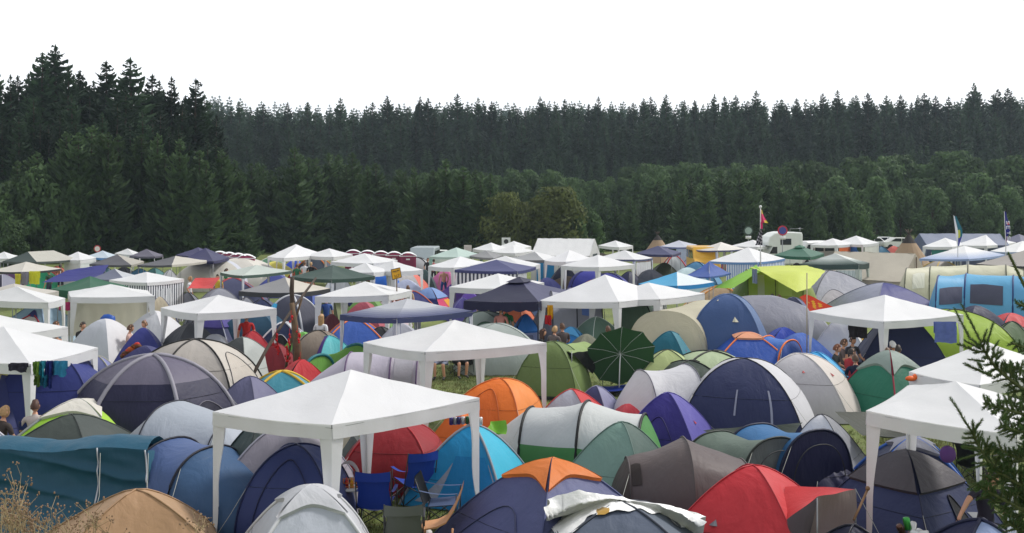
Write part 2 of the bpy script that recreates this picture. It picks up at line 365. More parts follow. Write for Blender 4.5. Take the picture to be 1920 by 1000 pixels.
def stuff_tree(mb, px, py, Y, ws=1.):
    p = at(px, py, Y); z0 = hill(p.x, Y) - .3; s = max(3, p.z - z0) / 24; q = src[fr_.randrange(2)]; a = fr_.random() * 6.28; ca, sa = math.cos(a) * s * ws, math.sin(a) * s * ws
    b = len(mb.v); mb.v += [(p.x + ca * x - sa * y, Y + sa * x + ca * y, z0 + s * z) for x, y, z in q.v]
    mb.f += [[b + i for i in f] for f in q.f]; mb.m += [0] * len(q.f); mb.uv += q.uv
for row, (Y, dy) in enumerate([(210, 95), (265, 9), (280, 8), (296, 7), (196, 125)]):
    for k in range(84):
        px = 390 + k * 19 + fr_.uniform(-9, 9); stuff_tree(far, px, topline(RL, px) + dy + fr_.uniform(-8, 22), Y, 1.15)
kind(far.build('ridge_forest', M_SPR, smooth=False), 'stuff')
far = MB()
for k in range(150):
    px = 370 + k * 11 + fr_.uniform(-6, 6); stuff_tree(far, px, topline([(380, 186), (410, 182), (440, 188), (500, 195), (620, 197), (760, 196), (900, 194), (1100, 193), (1300, 192), (2050, 182)], px) + fr_.uniform(-6, 9), 520 + fr_.uniform(-20, 40), 1.3)
kind(far.build('distant_forest', M_SPR, smooth=False), 'stuff')
# haze
hz = MB(); hz.box((0, 320, 45), (1600, 760, 100))
m, nt, b, o = base_mat('haze'); nt.nodes.remove(b); pv = nd(nt, 'ShaderNodeVolumePrincipled'); pv.inputs['Density'].default_value = .00027; pv.inputs['Color'].default_value = (.70, .86, .98, 1); pv.inputs['Anisotropy'].default_value = .2
nt.links.new(pv.outputs[0], o.inputs['Volume'])
kind(hz.build('haze', m, smooth=False), 'stuff')
# ================================================================ builders for the camp
WHITE = (231, 232, 235)
M_POLE = plain('white_pole', (215, 216, 218), .4); M_STEEL = plain('steel_pole', (140, 142, 146), .35, .5); M_DARKP = plain('dark_pole', (45, 46, 52), .4)
M_ROPE = plain('guy_cord', (170, 172, 165), .8); M_BLK = plain('black_frame', BLACK, .45)
def wrinkle(p, a, f=2.2): return Vector((a * nz((p[0] * f, p[1] * f, p[2] * f)), a * nz((p[0] * f + 31, p[1] * f, p[2] * f)), a * nz((p[0] * f, p[1] * f + 17, p[2] * f))))
def gazebo(label, Lc, Fc, Rc, apy, roof=WHITE, trim=None, legs='cloth', he=2.0, val=.22, walls=(), ridge=0., group='party tents of the camp', cap=False, leg_col=None, sag=.05, scallop=0., faces=None, res=10, trans=.22, wob=.02, fade=False):
    P = [top(Lc[0], Lc[1], he), top(Fc[0], Fc[1], he), top(Rc[0], Rc[1], he)]
    P.append(P[0] + P[2] - P[1])                                   # left, front, right, back
    ce = (P[0] + P[2]) / 2; hp = EYE - (apy - HZ) * ce.y / FL; hp = max(he + .25, hp)
    base = Vector((ce.x, ce.y, 0)); T = thing('party_tent', label, 'party tent', base, group)
    mroof = fabric(roof, trans, .45, .14, .4, (1, 1, 1), 1.6); mtrim = fabric(trim or roof, .1, .5, .14)
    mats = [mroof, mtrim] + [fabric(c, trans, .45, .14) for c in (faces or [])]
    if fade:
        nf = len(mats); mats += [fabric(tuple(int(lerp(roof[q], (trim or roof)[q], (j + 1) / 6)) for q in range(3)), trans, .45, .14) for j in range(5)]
    rv = (P[2] - P[1] + P[3] - P[0]) * .25 * ridge; rv.z = 0
    up = Vector((0, 0, 1)); c = MB()
    for i in range(4):
        A, B = P[i], P[(i + 1) % 4]
        tA = Vector((ce.x, ce.y, hp)); tB = tA.copy()
        if ridge:
            sgn = {0: (-1, -1), 1: (-1, 1), 2: (1, 1), 3: (1, -1)}[i]; tA = tA + rv * sgn[0]; tB = tB + rv * sgn[1]
        def S(u, t):
            e = A.lerp(B, u); q = tA.lerp(tB, u).lerp(e, t); q = q + wrinkle(q, wob * math.sin(math.pi * t) ** .5)
            q.z -= sag * math.sin(math.pi * t) * (.35 + .65 * math.sin(math.pi * u)) + .035 * math.sin(math.pi * u) * t ** 3
            return q
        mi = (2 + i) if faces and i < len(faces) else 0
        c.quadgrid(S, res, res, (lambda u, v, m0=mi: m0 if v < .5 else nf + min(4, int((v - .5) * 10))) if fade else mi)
        out = ((A + B) / 2 - ce); out.z = 0; out.normalize()
        def V(u, t):
            q = S(u, 1.0); d = val + (scallop * abs(math.sin(u * math.pi * 6)) if scallop else 0)
            return q + out * (.012 + .012 * math.sin(u * 23 + i) * t) - up * (d * t)
        c.quadgrid(V, res * (3 if scallop else 1), 2, 1 if trim else mi)
    c.build('canopy', mats, T)
    if cap:
        k = MB()
        for i in range(4):
            A, B = P[i], P[(i + 1) % 4]; tA = Vector((ce.x, ce.y, hp + .06))
            k.quadgrid(lambda u, t: tA.lerp(A.lerp(B, u) + up * .06, t * .26) - up * (.02 * math.sin(math.pi * u)), 4, 3, 0)
        k.build('vent_cap', mtrim, T)
    n_ = {'cloth': 4, 'pole': 4, 'dark': 4, 'striped': 4}.get(legs, 0)
    for i in range(n_):
        c0 = P[i]; a = (P[(i + 1) % 4] - c0); b = (P[(i - 1) % 4] - c0); a.z = b.z = 0; a.normalize(); b.normalize()
        ins = (a + b) * .03; lg = MB(); foot = Vector((c0.x, c0.y, -.02)) + ins
        lg.tube([foot, Vector((c0.x, c0.y, he - .03)) + ins], .017 if legs != 'dark' else .022, 6)
        lg.tube([foot, foot + up * .03], .05, 6)
        lo = lg.build('leg', {'cloth': M_POLE, 'pole': M_STEEL, 'dark': M_DARKP, 'striped': M_POLE}[legs], T)
        if legs in ('cloth', 'striped'):
            k = MB(); tw = .25 if legs == 'cloth' else .15; bw = .06 if legs == 'cloth' else .09
            for d in (a, b):
                o_ = Vector((c0.x, c0.y, 0)) - (a + b) * .004
                k.quadgrid(lambda u, t: o_ + d * (u * lerp(tw, bw, t ** .8)) + up * lerp(he - .06, .05, t) + (a + b) * (.012 * math.sin(t * 9 + i) * u), 3, 10, 0)
            k.build('leg_cover', fabric(leg_col, .15) if leg_col else (mroof if legs == 'cloth' else stripes((225, 226, 230), (95, 105, 140), 3)), lo)
    k = MB()
    for i in range(4): k.tube([P[i] - up * .05, P[(i + 1) % 4] - up * .05], .012, 5)
    for i in range(4): k.tube([P[i] - up * .03, Vector((ce.x, ce.y, hp - .06))], .012, 5)
    if legs: k.build('frame_bar', M_STEEL, T)
    for wl in walls:                                               # (side, material, u0, u1, z0, z1)
        i, mt, u0, u1, z0, z1 = wl
        A, B = P[i], P[(i + 1) % 4]; k = MB(); nn = (A - ce); nn.z = 0; nn.normalize()
        k.quadgrid(lambda u, t: A.lerp(B, lerp(u0, u1, u)) * 1 + Vector((0, 0, lerp(z1, z0, t) - he)) + nn * (-.03 + .035 * math.sin(u * 40 + t * 2) * t), 28, 6, 0)
        k.build('side_wall', mt, T)
    return T, P, ce, hp
# ---------------------------------------------------------------- pole tents
def guy(T, p, q, name='guy_rope', mt=None, r=.0045):
    k = MB(); p = Vector(p); q = Vector(q); k.tube([p, p.lerp(q, .5) - Vector((0, 0, .02)), q], r, 4); k.tube([q + Vector((0, 0, .06)), q - Vector((0, 0, .05))], .008, 4)
    return k.build(name, mt or M_ROPE, T)
def arch(S, i, u0, u1, t0, nn=16):
    pts = []
    for k in range(nn + 1):
        a = math.pi * k / nn; u = lerp((u0 + u1) / 2, u0, math.cos(a)); t = lerp(1.0, t0, math.sin(a) ** .8); pts.append((u, t))
    return pts
def dome(label, px, py, h, L, Rr, phi=0, cols=((120, 120, 120),), asp=1., n=4, pw=1.6, bl=.10, cap=None, hem=None, rib=((60, 62, 66), .012), door=None, vents=(), wins=(), guys=0, group='dome tents of the camp', name='dome_tent', cat='tent', band=None, wr=1., dz=0., T=None, res=16, trans=.14, seam=True):
    Y = depth(py, h); s = FL / Y; X = ((L + Rr) / 2 - CX) / s; W = (Rr - L) / 2 / s; ph = R(phi); cone = pw >= 1.2 and n == 4
    if cone: W *= 1.13; bl *= .5
    if s > 62 and not guys: guys = 2
    if n == 4:
        a = W / (abs(math.cos(ph)) + asp * abs(math.sin(ph))); loc = [(-1, -asp), (1, -asp), (1, asp), (-1, asp)]
    else:
        loc = [(math.cos(2 * math.pi * (k - .5) / n - math.pi / 2), math.sin(2 * math.pi * (k - .5) / n - math.pi / 2) * asp) for k in range(n)]
        a = W / max(abs(math.cos(ph) * x - math.sin(ph) * y) for x, y in loc)
    ft = [Vector((a * (x * math.cos(ph) - y * math.sin(ph)), a * (x * math.sin(ph) + y * math.cos(ph)), 0)) for x, y in loc]
    base = Vector((X, Y, 0)); dx = (px - (L + Rr) / 2) / s
    if T is None: T = thing(name, label, cat, base, group)
    sd = random.Random(int(px * 7 + py)).random() * 50
    def S(i, u, t, off=0.):
        an = t * math.pi / 2; r = math.sin(an); z = h * max(0, math.cos(an)) ** pw
        if cone: z = h * (.86 * (1 - (r * r + .006) ** ((3.1 - pw) / 2) / 1.003) + .14 * math.cos(an))
        A, B = ft[i % n], ft[(i + 1) % n]; d = A.lerp(B, u) * (1 + bl * 4 * u * (1 - u) * (.4 + .6 * t))
        p = base + d * r + Vector((dx * math.cos(an), 0, z + .02))
        sg = 4 * u * (1 - u) * math.sin(math.pi * t)
        nrm = (A + B).normalized() * (.35 + .65 * r) + Vector((0, 0, 1.1 - r))
        nrm.normalize()
        w_ = wr * sg * (.035 * nz((p.x * 1.3 + sd, p.y * 1.3, p.z * 1.1)) - .02)
        w_ += wr * math.sin(math.pi * u) * (.032 * t * nz((u * 8 + sd, t * 1.6, i * 3.1)) + .016 * t * t * nz((u * 22 + sd, t * 2.5, i * 1.7)))
        e_ = min(u, 1 - u); w_ += wr * .012 * math.sin(math.pi * t) * math.exp(-e_ * 9) * math.sin(38 * (t + e_ * 1.3) + sd + i) * min(1, e_ * 14)     # pulls running in from the poles
        return p + nrm * (w_ + off)
    c = MB(); cs = list(cols); extra = []
    if band: extra.append(band[2])
    if hem: extra.append(hem[1])
    mats = [fabric(q, trans) for q in cs] + [fabric(q, trans) for q in extra]
    for i in range(n):
        def mi(u, t, i=i):
            if hem and t > hem[0]: return len(mats) - 1
            if band and band[0] < t < band[1]: return len(cs)
            return i % len(cs)
        c.quadgrid(lambda u, t: S(i, u, t), res, res + 2, mi)
    c.build('flysheet', mats, T)
    if rib:
        for i in range(n):
            k = MB(); k.tube([S(i, 0, t / 14, .008) for t in range(0, 15)], rib[1], 5); k.build('pole_sleeve', fabric(rib[0], 0, .5, .1), T)
    if seam and s > 60:
        for i in range(n):
            k = MB(); k.tube([S(i, u / 12, .58, .004) for u in range(13)], .005, 4); k.build('seam', fabric(tuple(int(v * .7) for v in cs[i % len(cs)]), 0), T)
    if cap:
        k = MB(); tc_ = cap[0]
        for i in range(n): k.quadgrid(lambda u, t: S(i, u, tc_ * (1 - (.28 if len(cap) > 2 else 0) * math.sin(math.pi * u)) * t, .03 + .03 * t), 10, 6, 0)
        for i in range(n): k.quadgrid(lambda u, t: S(i, u, tc_ * (1 - (.28 if len(cap) > 2 else 0) * math.sin(math.pi * u)), .06 - .05 * t) - Vector((0, 0, .025 * t)), 10, 1, 0)
        k.build('rain_cap', fabric(cap[1], .2), T)
    for dr in ([door] if door and isinstance(door[0], int) else (door or [])):
        i, u0, u1, t0, fc, lc = dr
        pl = arch(S, i, u0, u1, t0)
        if fc:
            k = MB(); um = (u0 + u1) / 2
            def D(u, v):
                a_ = math.pi * u; uu = lerp(um, u0, math.cos(a_)); tt = lerp(1.0, t0, math.sin(a_) ** .8); return S(i, uu, lerp(tt, 1.0, v), .012)
            k.quadgrid(D, 18, 6, 0); k.build('door', fabric(fc, .1), T)
        k = MB(); k.tube([S(i, u, t, .016) for u, t in pl], .011, 4); k.build('door_zip', fabric(lc, 0), T)
    for (i, u, t, sz, fc) in vents:
        p = S(i, u, t, .01); qa = S(i, u - sz / 3.2, t + sz * .38, .012); qb = S(i, u + sz / 3.2, t + sz * .38, .012); m_ = S(i, u, t + sz * .42, .10 * sz * 4)
        k = MB(); k.face([p, qa, m_]); k.face([p, m_, qb]); k.build('vent', fabric(fc, .1), T, smooth=False)
    for (i, pg, fc) in wins:
        k = MB()
        k.quadgrid(lambda u, v: S(i, lerp(lerp(pg[0][0], pg[1][0], u), lerp(pg[3][0], pg[2][0], u), v), lerp(lerp(pg[0][1], pg[1][1], u), lerp(pg[3][1], pg[2][1], u), v), .014), 6, 6, 0)
        k.build('panel', fabric(fc, .1), T)
    if guys:
        for i in range(n):
            p = S(i, 0, .55, .01); f = base + ft[i] * (1.35 + .15 * (i % 2)); guy(T, p, f) if i % 4 < guys else None
    return T, S
def tunnel(label, hoops, cols, yaw=None, pw=.8, band=None, rib=((38, 40, 44), .018), ends=('slope', 'flat'), end_cols=None, elen=(.9, .9), sag=.05, group='tunnel tents of the camp', name='tunnel_tent', wins=(), guys=True, T=None, trans=.14, res=10, fold=0.):
    H_ = [(top(px, py, h), h, hw) for px, py, h, hw in hoops]
    G = [Vector((p.x, p.y, 0)) for p, h, hw in H_]; ax = (G[-1] - G[0]).normalized()
    wd = Vector((-ax.y, ax.x, 0)) if yaw is None else Vector((math.cos(R(yaw)), math.sin(R(yaw)), 0))
    if wd.y < 0: wd = -wd                                        # a = 0 is the near side
    base = sum(G, Vector()) / len(G)
    if T is None: T = thing(name, label, 'tent', base, group)
    def sec(g, h, hw, a):                                        # a 0..1 near foot -> far foot
        q = math.pi * a; c_, s_ = math.cos(q), math.sin(q)
        return g + wd * (-hw * math.copysign(abs(c_) ** .85, c_)) + Vector((0, 0, h * max(0, s_) ** pw + .02))
    sdn = random.Random(int(hoops[0][0] * 3 + hoops[0][1])).random() * 40
    def S(j, u, a, off=0.):
        g = G[j].lerp(G[j + 1], u); k = 4 * u * (1 - u); h = lerp(H_[j][1], H_[j + 1][1], u); hw = lerp(H_[j][2], H_[j + 1][2], u)
        f = 1 - sag * k; p = sec(g, h * f, hw * f, a)
        d = p - (g + Vector((0, 0, h * .3))); d.normalize()
        fo = fold * (math.sin(6.28 * (a * 3.1 + .5 * k * (1 - a) + .12 * u)) * math.sin(math.pi * min(1, a * 2.2)) ** 2) if fold else 0
        return p + d * (off + fo + k * .05 * nz((p.x * 1.5 + sdn, p.y * 1.5, p.z * 2.2)))
    mats = [fabric(c, trans) for c in cols]; nb = len(mats)
    if band: mats.append(fabric(band[1], trans))
    c = MB()
    for j in range(len(G) - 1):
        def mi(u, a, j=j):
            if band and math.sin(math.pi * a) ** pw < band[0]: return nb
            return j % nb
        c.quadgrid(lambda u, a: S(j, u, a), res, 24, mi)
    c.build('flysheet', mats, T)
    ec = end_cols or (cols[0], cols[-1])
    for e, (g, (p, h, hw)) in enumerate(((G[0], H_[0]), (G[-1], H_[-1]))):
        st = ends[e]; dr = -ax if e == 0 else ax
        if not st: continue
        L_ = elen[e] if st == 'slope' else .06
        k = MB()
        def E(u, t):
            q = sec(g, h, hw, u); lo = Vector((g.x, g.y, 0)) + (Vector((q.x, q.y, 0)) - g) * (.72 if st == 'slope' else .96) + dr * (L_ * (.35 + .65 * math.sin(math.pi * u))); lo.z = .03
            m_ = q.lerp(lo, t); m_ += dr * (.16 * L_ * math.sin(math.pi * t) * math.sin(math.pi * u)); return m_ + wrinkle(m_, .02)
        k.quadgrid(E, 20, 8, 0); k.build('end_panel', fabric(ec[e], trans), T)
        if st == 'flat':
            k = MB(); k.tube([sec(g, h * .8, hw * .72, a / 16) + dr * (L_ + .05) for a in range(17)], .011, 4); k.build('door_zip', fabric((60, 62, 66), 0), T)
    if rib:
        for g, (p, h, hw) in zip(G, H_):
            k = MB(); k.tube([sec(g, h + .012, hw + .012, a / 22) for a in range(23)], rib[1], 5); k.build('pole_sleeve', fabric(rib[0], 0, .5, .1), T)
    for (j, u0, u1, a0, a1, fc) in wins:
        k = MB(); k.quadgrid(lambda u, v: S(j, lerp(u0, u1, u), lerp(a0, a1, v) + .015 * math.sin(math.pi * u) * v, .02), 8, 6, 0); k.build('panel', fabric(fc, .1), T)
    if guys:
        for e, g in ((0, G[0]), (-1, G[-1])):
            q = sec(g, H_[e][1], H_[e][2], .3); guy(T, q, Vector((q.x, q.y, 0)) - wd * .9 + (-ax if e == 0 else ax) * .4)
    return T, S
def sheet(name, label, cat, pts, c, sag=.1, T=None, group=None, trans=.2, mat=None, n=12, kindpart='sheet', wob=.03, org=None):
    A, B, C_, D = [Vector(p) for p in pts]
    base = org if org is not None else (A + B + C_ + D) / 4
    k = MB()
    def S(u, v):
        p = A.lerp(B, u).lerp(D.lerp(C_, u), v); p.z -= sag * math.sin(math.pi * u) * math.sin(math.pi * v); return p + wrinkle(p, wob)
    k.quadgrid(S, n, n, 0); mt = mat or fabric(c, trans)
    if T is not None: return k.build(kindpart, mt, T)
    o = k.build(name, mt, None, org=(A + B + C_ + D) / 4); return tag(o, label, cat, group)
# ================================================================ the party tents
NAVY = (48, 50, 92); DKGR = (62, 88, 80); BOT = (38, 104, 76); GREY = (132, 132, 140); CREAM = (212, 207, 196); SILV = (196, 199, 208)
G_W = 'white party tents with cloth legs'; G_C = 'coloured pavilions of the camp'
BWS = stripes((220, 222, 226), (62, 66, 84), 16); BLS = stripes((222, 226, 232), (92, 128, 190), 18); GWS = stripes((224, 228, 226), (96, 128, 122), 18); NWS = stripes((222, 224, 230), (70, 74, 120), 14)
W_ = dict(group=G_W)
gazebo('large clean white party tent beside the blue camp chairs and the cyan dome tent', (400, 772), (622, 797), (898, 746), 693, res=16, **W_)
gazebo('white party tent on the open grass with two people sitting under it', (682, 642), (797, 660), (1024, 643), 600, res=14, **W_)
gazebo('white party tent with a blue towel and a dark cloth hung from its edge', (1517, 584), (1657, 603), (1806, 590), 553, res=14, **W_)
gazebo('white party tent at the frame edge with towels hung beneath, beside the blue family tent', (-180, 668), (57, 683), (183, 652), 612, res=14, **W_)
gazebo('white party tent overlapped by the one with towels, red cloth seen under its edge', (-160, 612), (-20, 632), (127, 613), 588, **W_)
gazebo('white party tent in front of the light blue and navy dome', (-60, 560), (90, 567), (122, 559), 537, **W_)
gazebo('yellowed white party tent directly behind the one with the light blue dome', (-60, 552), (30, 557), (110, 546), 532, roof=(205, 200, 192), legs='pole', **W_)
gazebo('white party tent with a cream back wall, seen square on', (132, 557), (290, 555), (277, 545), 533, walls=[(2, fabric((226, 220, 206), .3), 0, 1, .3, 1.9)], **W_)
gazebo('white party tent with a dark teal tarpaulin strung beneath its edge', (302, 577), (370, 588), (518, 578), 553, **W_)
gazebo('white party tent next to the yellow notice, dark gear hanging inside', (591, 556), (728, 553), (772, 544), 528, **W_)
gazebo('grey pavilion with sunlit faces coloured beige and a dark edge, behind the leaning wooden poles', (448, 546), (547, 549), (619, 541), 520, roof=(150, 150, 155), trim=(70, 71, 76), faces=[(158, 158, 162), (212, 206, 196), (200, 196, 188), (150, 150, 155)], legs='pole', group=G_C, val=.18)  # one beige cloth; sun and shade are put into the face colours
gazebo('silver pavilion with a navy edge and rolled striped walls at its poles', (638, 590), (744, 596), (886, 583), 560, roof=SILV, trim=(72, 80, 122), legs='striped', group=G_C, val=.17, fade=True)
gazebo('dull dark green pavilion with a shiny roof beside the yellow notice', (545, 519), (622, 524), (703, 518), 497, roof=DKGR, legs='striped', group=G_C, val=.16)
gazebo('bright bottle green pavilion between the navy tarpaulin and a white party tent', (95, 542), (169, 546), (240, 537), 518, roof=BOT, legs='pole', group=G_C, val=.3)
gazebo('navy pavilion with a vent cap and a scalloped edge', (870, 564), (1010, 566), (1066, 545), 522, roof=NAVY, legs='dark', group=G_C, val=.28, scallop=.06, cap=True, trim=(40, 40, 70), faces=[(42, 43, 74), (78, 80, 116), NAVY, NAVY])  # one navy cloth; shaded and lit faces painted darker and lighter
gazebo('white party tent beside the navy scalloped pavilion, a tall grey family tent behind it', (1011, 564), (1160, 566), (1250, 553), 515, **W_)
gazebo('white party tent joined to its taller white neighbour, reaching towards the beige tent', (1105, 560), (1237, 561), (1321, 550), 530, **W_)
gazebo('white party tent peeping out behind the navy scalloped pavilion, a purple tent at its leg', (843, 538), (940, 541), (1020, 530), 513, **W_)
gazebo('faded navy pavilion with black and white striped half walls', (853, 506), (970, 509), (1005, 501), 487, roof=(74, 78, 132), legs='pole', group=G_C, val=.14, walls=[(0, BWS, 0, 1, 1.1, 1.85), (1, BWS, 0, .5, 1.1, 1.85)])
gazebo('white party tent tucked close behind the faded navy pavilion', (880, 498), (985, 503), (1013, 495), 480, **W_)
gazebo('white party tent with the bare backed man under it', (803, 499), (850, 502), (920, 494), 481, **W_)
gazebo('small grey pavilion before two white ones and the box on a pole', (880, 480), (925, 484), (942, 479), 470, roof=(150, 150, 154), legs='pole', group=G_C, val=.14)
gazebo('white pavilion with its shaded face coloured grey next to the faded navy one', (955, 486), (1020, 488), (1048, 482), 472, faces=[(168, 170, 174), WHITE, WHITE, WHITE], trim=(120, 122, 126), legs='pole', group=G_C, val=.16)  # white cloth; the shade on one face is painted grey
gazebo('white party tent with one leg over the small navy tent', (1021, 489), (1060, 491), (1112, 485), 469, **W_)
gazebo('white party tent in front of the brown earth bank', (1052, 498), (1122, 501), (1190, 496), 478, **W_)
gazebo('pale mint green pavilion on mint green poles', (805, 481), (860, 482), (905, 478), 464, roof=(190, 212, 206), legs='cloth', leg_col=(160, 200, 190), group=G_C, val=.14)
gazebo('white party tent just ahead of the tall spruce clump, second back from the white marquee', (886, 467), (925, 470), (955, 466), 455, **W_)
gazebo('white party tent with a loudspeaker box standing at its peak', (930, 464), (970, 467), (996, 462), 452, **W_)
gazebo('white party tent over a row of stalls next to the small grey pavilion', (920, 472), (965, 475), (1003, 470), 460, **W_)
gazebo('white party tent standing beside the gable end of the white marquee', (1122, 460), (1160, 464), (1187, 461), 451, **W_)
gazebo('white party tent with a thin navy edge and printed cloth hung inside', (1118, 484), (1190, 487), (1224, 484), 469, trim=(92, 96, 130), legs='striped', val=.12, walls=[(1, fabric((222, 222, 226)), .1, .9, .5, 1.8)], group=G_C)
gazebo('navy pavilion in front of the dark topped tipi', (1190, 475), (1260, 478), (1277, 473), 461, roof=(58, 62, 110), legs='pole', val=.16, group=G_C)
gazebo('blue grey pavilion with blue striped walls beside the navy pavilion', (1238, 462), (1288, 464), (1307, 459), 451, roof=(196, 200, 214), trim=(120, 130, 180), legs='pole', val=.12, walls=[(1, BLS, 0, 1, .1, 1.9), (0, BLS, .6, 1, .1, 1.9)], group=G_C)
gazebo('off white pavilion with a navy edge, a person in a black top beneath it', (1305, 469), (1345, 470), (1397, 467), 454, roof=(220, 218, 214), trim=(84, 88, 128), legs='striped', val=.11, group=G_C)
gazebo('white party tent at the foot of the flagpole', (1370, 461), (1420, 463), (1452, 460), 450, **W_)
gazebo('wide white pavilion with a blue edge and blue striped walls', (1330, 490), (1420, 492), (1472, 485), 464, trim=(110, 150, 205), legs='striped', val=.13, walls=[(1, BLS, 0, 1, .2, 1.9), (0, BLS, .35, 1, .2, 1.9)], group=G_C)
gazebo('emerald green pavilion in front of the white camper van', (1452, 478), (1520, 482), (1545, 475), 461, roof=(44, 110, 86), legs='pole', val=.2, cap=True, group=G_C)
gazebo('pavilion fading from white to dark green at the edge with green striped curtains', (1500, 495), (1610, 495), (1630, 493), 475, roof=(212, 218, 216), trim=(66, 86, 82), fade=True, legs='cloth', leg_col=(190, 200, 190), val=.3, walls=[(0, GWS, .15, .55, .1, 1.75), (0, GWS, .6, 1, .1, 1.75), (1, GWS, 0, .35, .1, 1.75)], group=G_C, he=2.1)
gazebo('white party tent with an orange hanging beneath, next to the camper van', (1520, 459), (1570, 460), (1602, 457), 447, walls=[(1, fabric((222, 112, 60)), .1, .8, .2, 1.8)], **W_)
gazebo('white party tent with a blue panel and window wall, beside the tipi', (1562, 456), (1618, 459), (1648, 455), 442, walls=[(1, fabric((225, 226, 220)), .1, 1, .2, 1.8), (0, fabric((60, 120, 200)), .55, .8, .3, 1.8)], **W_)
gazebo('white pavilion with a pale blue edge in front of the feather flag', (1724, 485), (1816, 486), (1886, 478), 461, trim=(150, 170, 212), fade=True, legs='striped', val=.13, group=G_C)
gazebo('white party tent with a green wall beneath, between the tipi and the feather flag', (1730, 462), (1785, 463), (1812, 458), 446, walls=[(0, fabric((60, 130, 120)), .3, .9, .2, 1.7)], **W_)
gazebo('white party tent between the two feather flags', (1790, 459), (1850, 461), (1905, 455), 440, **W_)
gazebo('white pavilion with a blue edge beyond the big grey canopy', (1856, 471), (1905, 473), (1975, 466), 452, trim=(160, 178, 214), legs='pole', val=.12, group=G_C)
gazebo('big grey tan canopy with a black underside edge above the cream tunnel tent', (1830, 495), (1950, 500), (2030, 490), 466, roof=(172, 166, 162), trim=(70, 70, 74), legs='pole', val=.12, group=G_C)
gazebo('dark navy grey pavilion beyond the lettered feather flag', (1875, 452), (1915, 454), (1945, 450), 439, roof=(86, 88, 122), legs='pole', val=.12, group=G_C)
gazebo('white party tent partly behind the spruce branches with the navy dome beneath it', (1625, 770), (1905, 815), (1953, 757), 715, res=16, he=2.15, **W_)
gazebo('white party tent with an orange clip tied on one corner', (1705, 697), (1837, 722), (1990, 690), 640, res=14, **W_)
gazebo('white party tent at the end of the toilet row, foremost of three standing together', (502, 481), (532, 484), (610, 477), 460, **W_)
gazebo('white party tent at the back of three standing together by the toilet row', (518, 474), (550, 476), (590, 472), 458, **W_)
gazebo('white party tent beside the orange and navy dome, one of three standing together', (572, 479), (625, 482), (661, 477), 466, **W_)
gazebo('white party tent before the magenta toilets', (620, 491), (700, 494), (745, 488), 475, **W_)
gazebo('low white party tent between the dark green pavilion and the toilets', (641, 509), (700, 511), (730, 507), 493, **W_)
gazebo('white party tent behind the yellow notice, its leg beside the pink tent', (680, 506), (740, 509), (793, 506), 489, **W_)
gazebo('pale grey green pavilion with a dark green edge beside the pale yellow dome', (413, 511), (455, 517), (547, 508), 497, roof=(196, 206, 200), trim=(82, 104, 96), legs='striped', val=.14, group=G_C)
gazebo('white party tent enclosed by black and white striped walls with a window', (205, 525), (275, 530), (345, 523), 510, legs='pole', val=.14, walls=[(1, BWS, 0, 1, .1, 1.9), (0, BWS, 0, 1, .1, 1.9), (1, fabric((216, 220, 226), .3), .3, .68, .6, 1.65)], group=G_W)
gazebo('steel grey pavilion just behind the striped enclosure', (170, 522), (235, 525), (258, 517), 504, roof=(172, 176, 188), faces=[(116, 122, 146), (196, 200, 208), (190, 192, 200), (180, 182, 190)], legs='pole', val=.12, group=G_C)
gazebo('dark grey pavilion with its lit face coloured beige above the navy tarpaulin', (168, 495), (246, 497), (270, 490), 477, roof=(98, 98, 106), faces=[(96, 96, 104), (190, 186, 178), (180, 176, 170), (98, 98, 106)], legs='pole', val=.12, group=G_C)  # light on the right-hand faces painted in as beige
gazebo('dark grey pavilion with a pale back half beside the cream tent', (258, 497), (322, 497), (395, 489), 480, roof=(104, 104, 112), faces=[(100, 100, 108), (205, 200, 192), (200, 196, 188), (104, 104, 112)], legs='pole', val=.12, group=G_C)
gazebo('deep navy pavilion near the first toilets', (338, 489), (400, 490), (430, 483), 465, roof=(44, 44, 98), legs='pole', val=.16, group=G_C)
gazebo('deep navy pavilion half hidden behind another navy one near the toilets', (330, 478), (380, 481), (412, 476), 464, roof=(52, 50, 104), legs='pole', val=.14, group=G_C)
gazebo('purple grey pavilion between two white party tents', (243, 480), (290, 481), (306, 478), 467, roof=(112, 108, 126), legs='pole', val=.12, group=G_C)
gazebo('small white party tent left of the purple grey pavilion', (215, 475), (250, 478), (263, 475), 466, **W_)
gazebo('pale blue pavilion with a bright blue edge under the round road sign', (160, 481), (205, 484), (224, 480), 470, roof=(205, 220, 232), trim=(92, 150, 210), legs='pole', val=.14, group=G_C)
gazebo('white party tent with a white wall covered in black scribbles', (112, 486), (150, 488), (180, 483), 472, walls=[(0, fabric((226, 226, 228)), .2, 1, .2, 1.8), (1, fabric((214, 220, 220)), 0, 1, .2, 1.8)], **W_)
gazebo('long hipped canopy with a dark grey green end', (5, 490), (69, 491), (146, 486), 471, roof=(192, 192, 184), faces=[(92, 104, 102), (198, 196, 188), (190, 188, 180), (150, 150, 150)], trim=(92, 100, 98), legs='pole', ridge=.62, val=.12, group=G_C)
gazebo('off white pavilion with a dark edge over yellow and green windbreaks', (-20, 508), (40, 510), (115, 504), 491, roof=(212, 208, 200), trim=(66, 68, 72), legs='pole', val=.1, group=G_C)
gazebo('white pavilion cut by the frame edge beside the long hipped canopy', (-22, 483), (15, 485), (37, 481), 472, legs='pole', group=G_W)
gazebo('bright blue pavilion with a paler roof face in front of a royal blue sheet', (1198, 532), (1270, 536), (1339, 529), 510, roof=(216, 230, 240), trim=(46, 140, 205), faces=[(88, 175, 222), (224, 234, 240), (200, 220, 236), (80, 165, 215)], legs='pole', val=.17, group=G_C)  # two roof faces paler than the blue ones
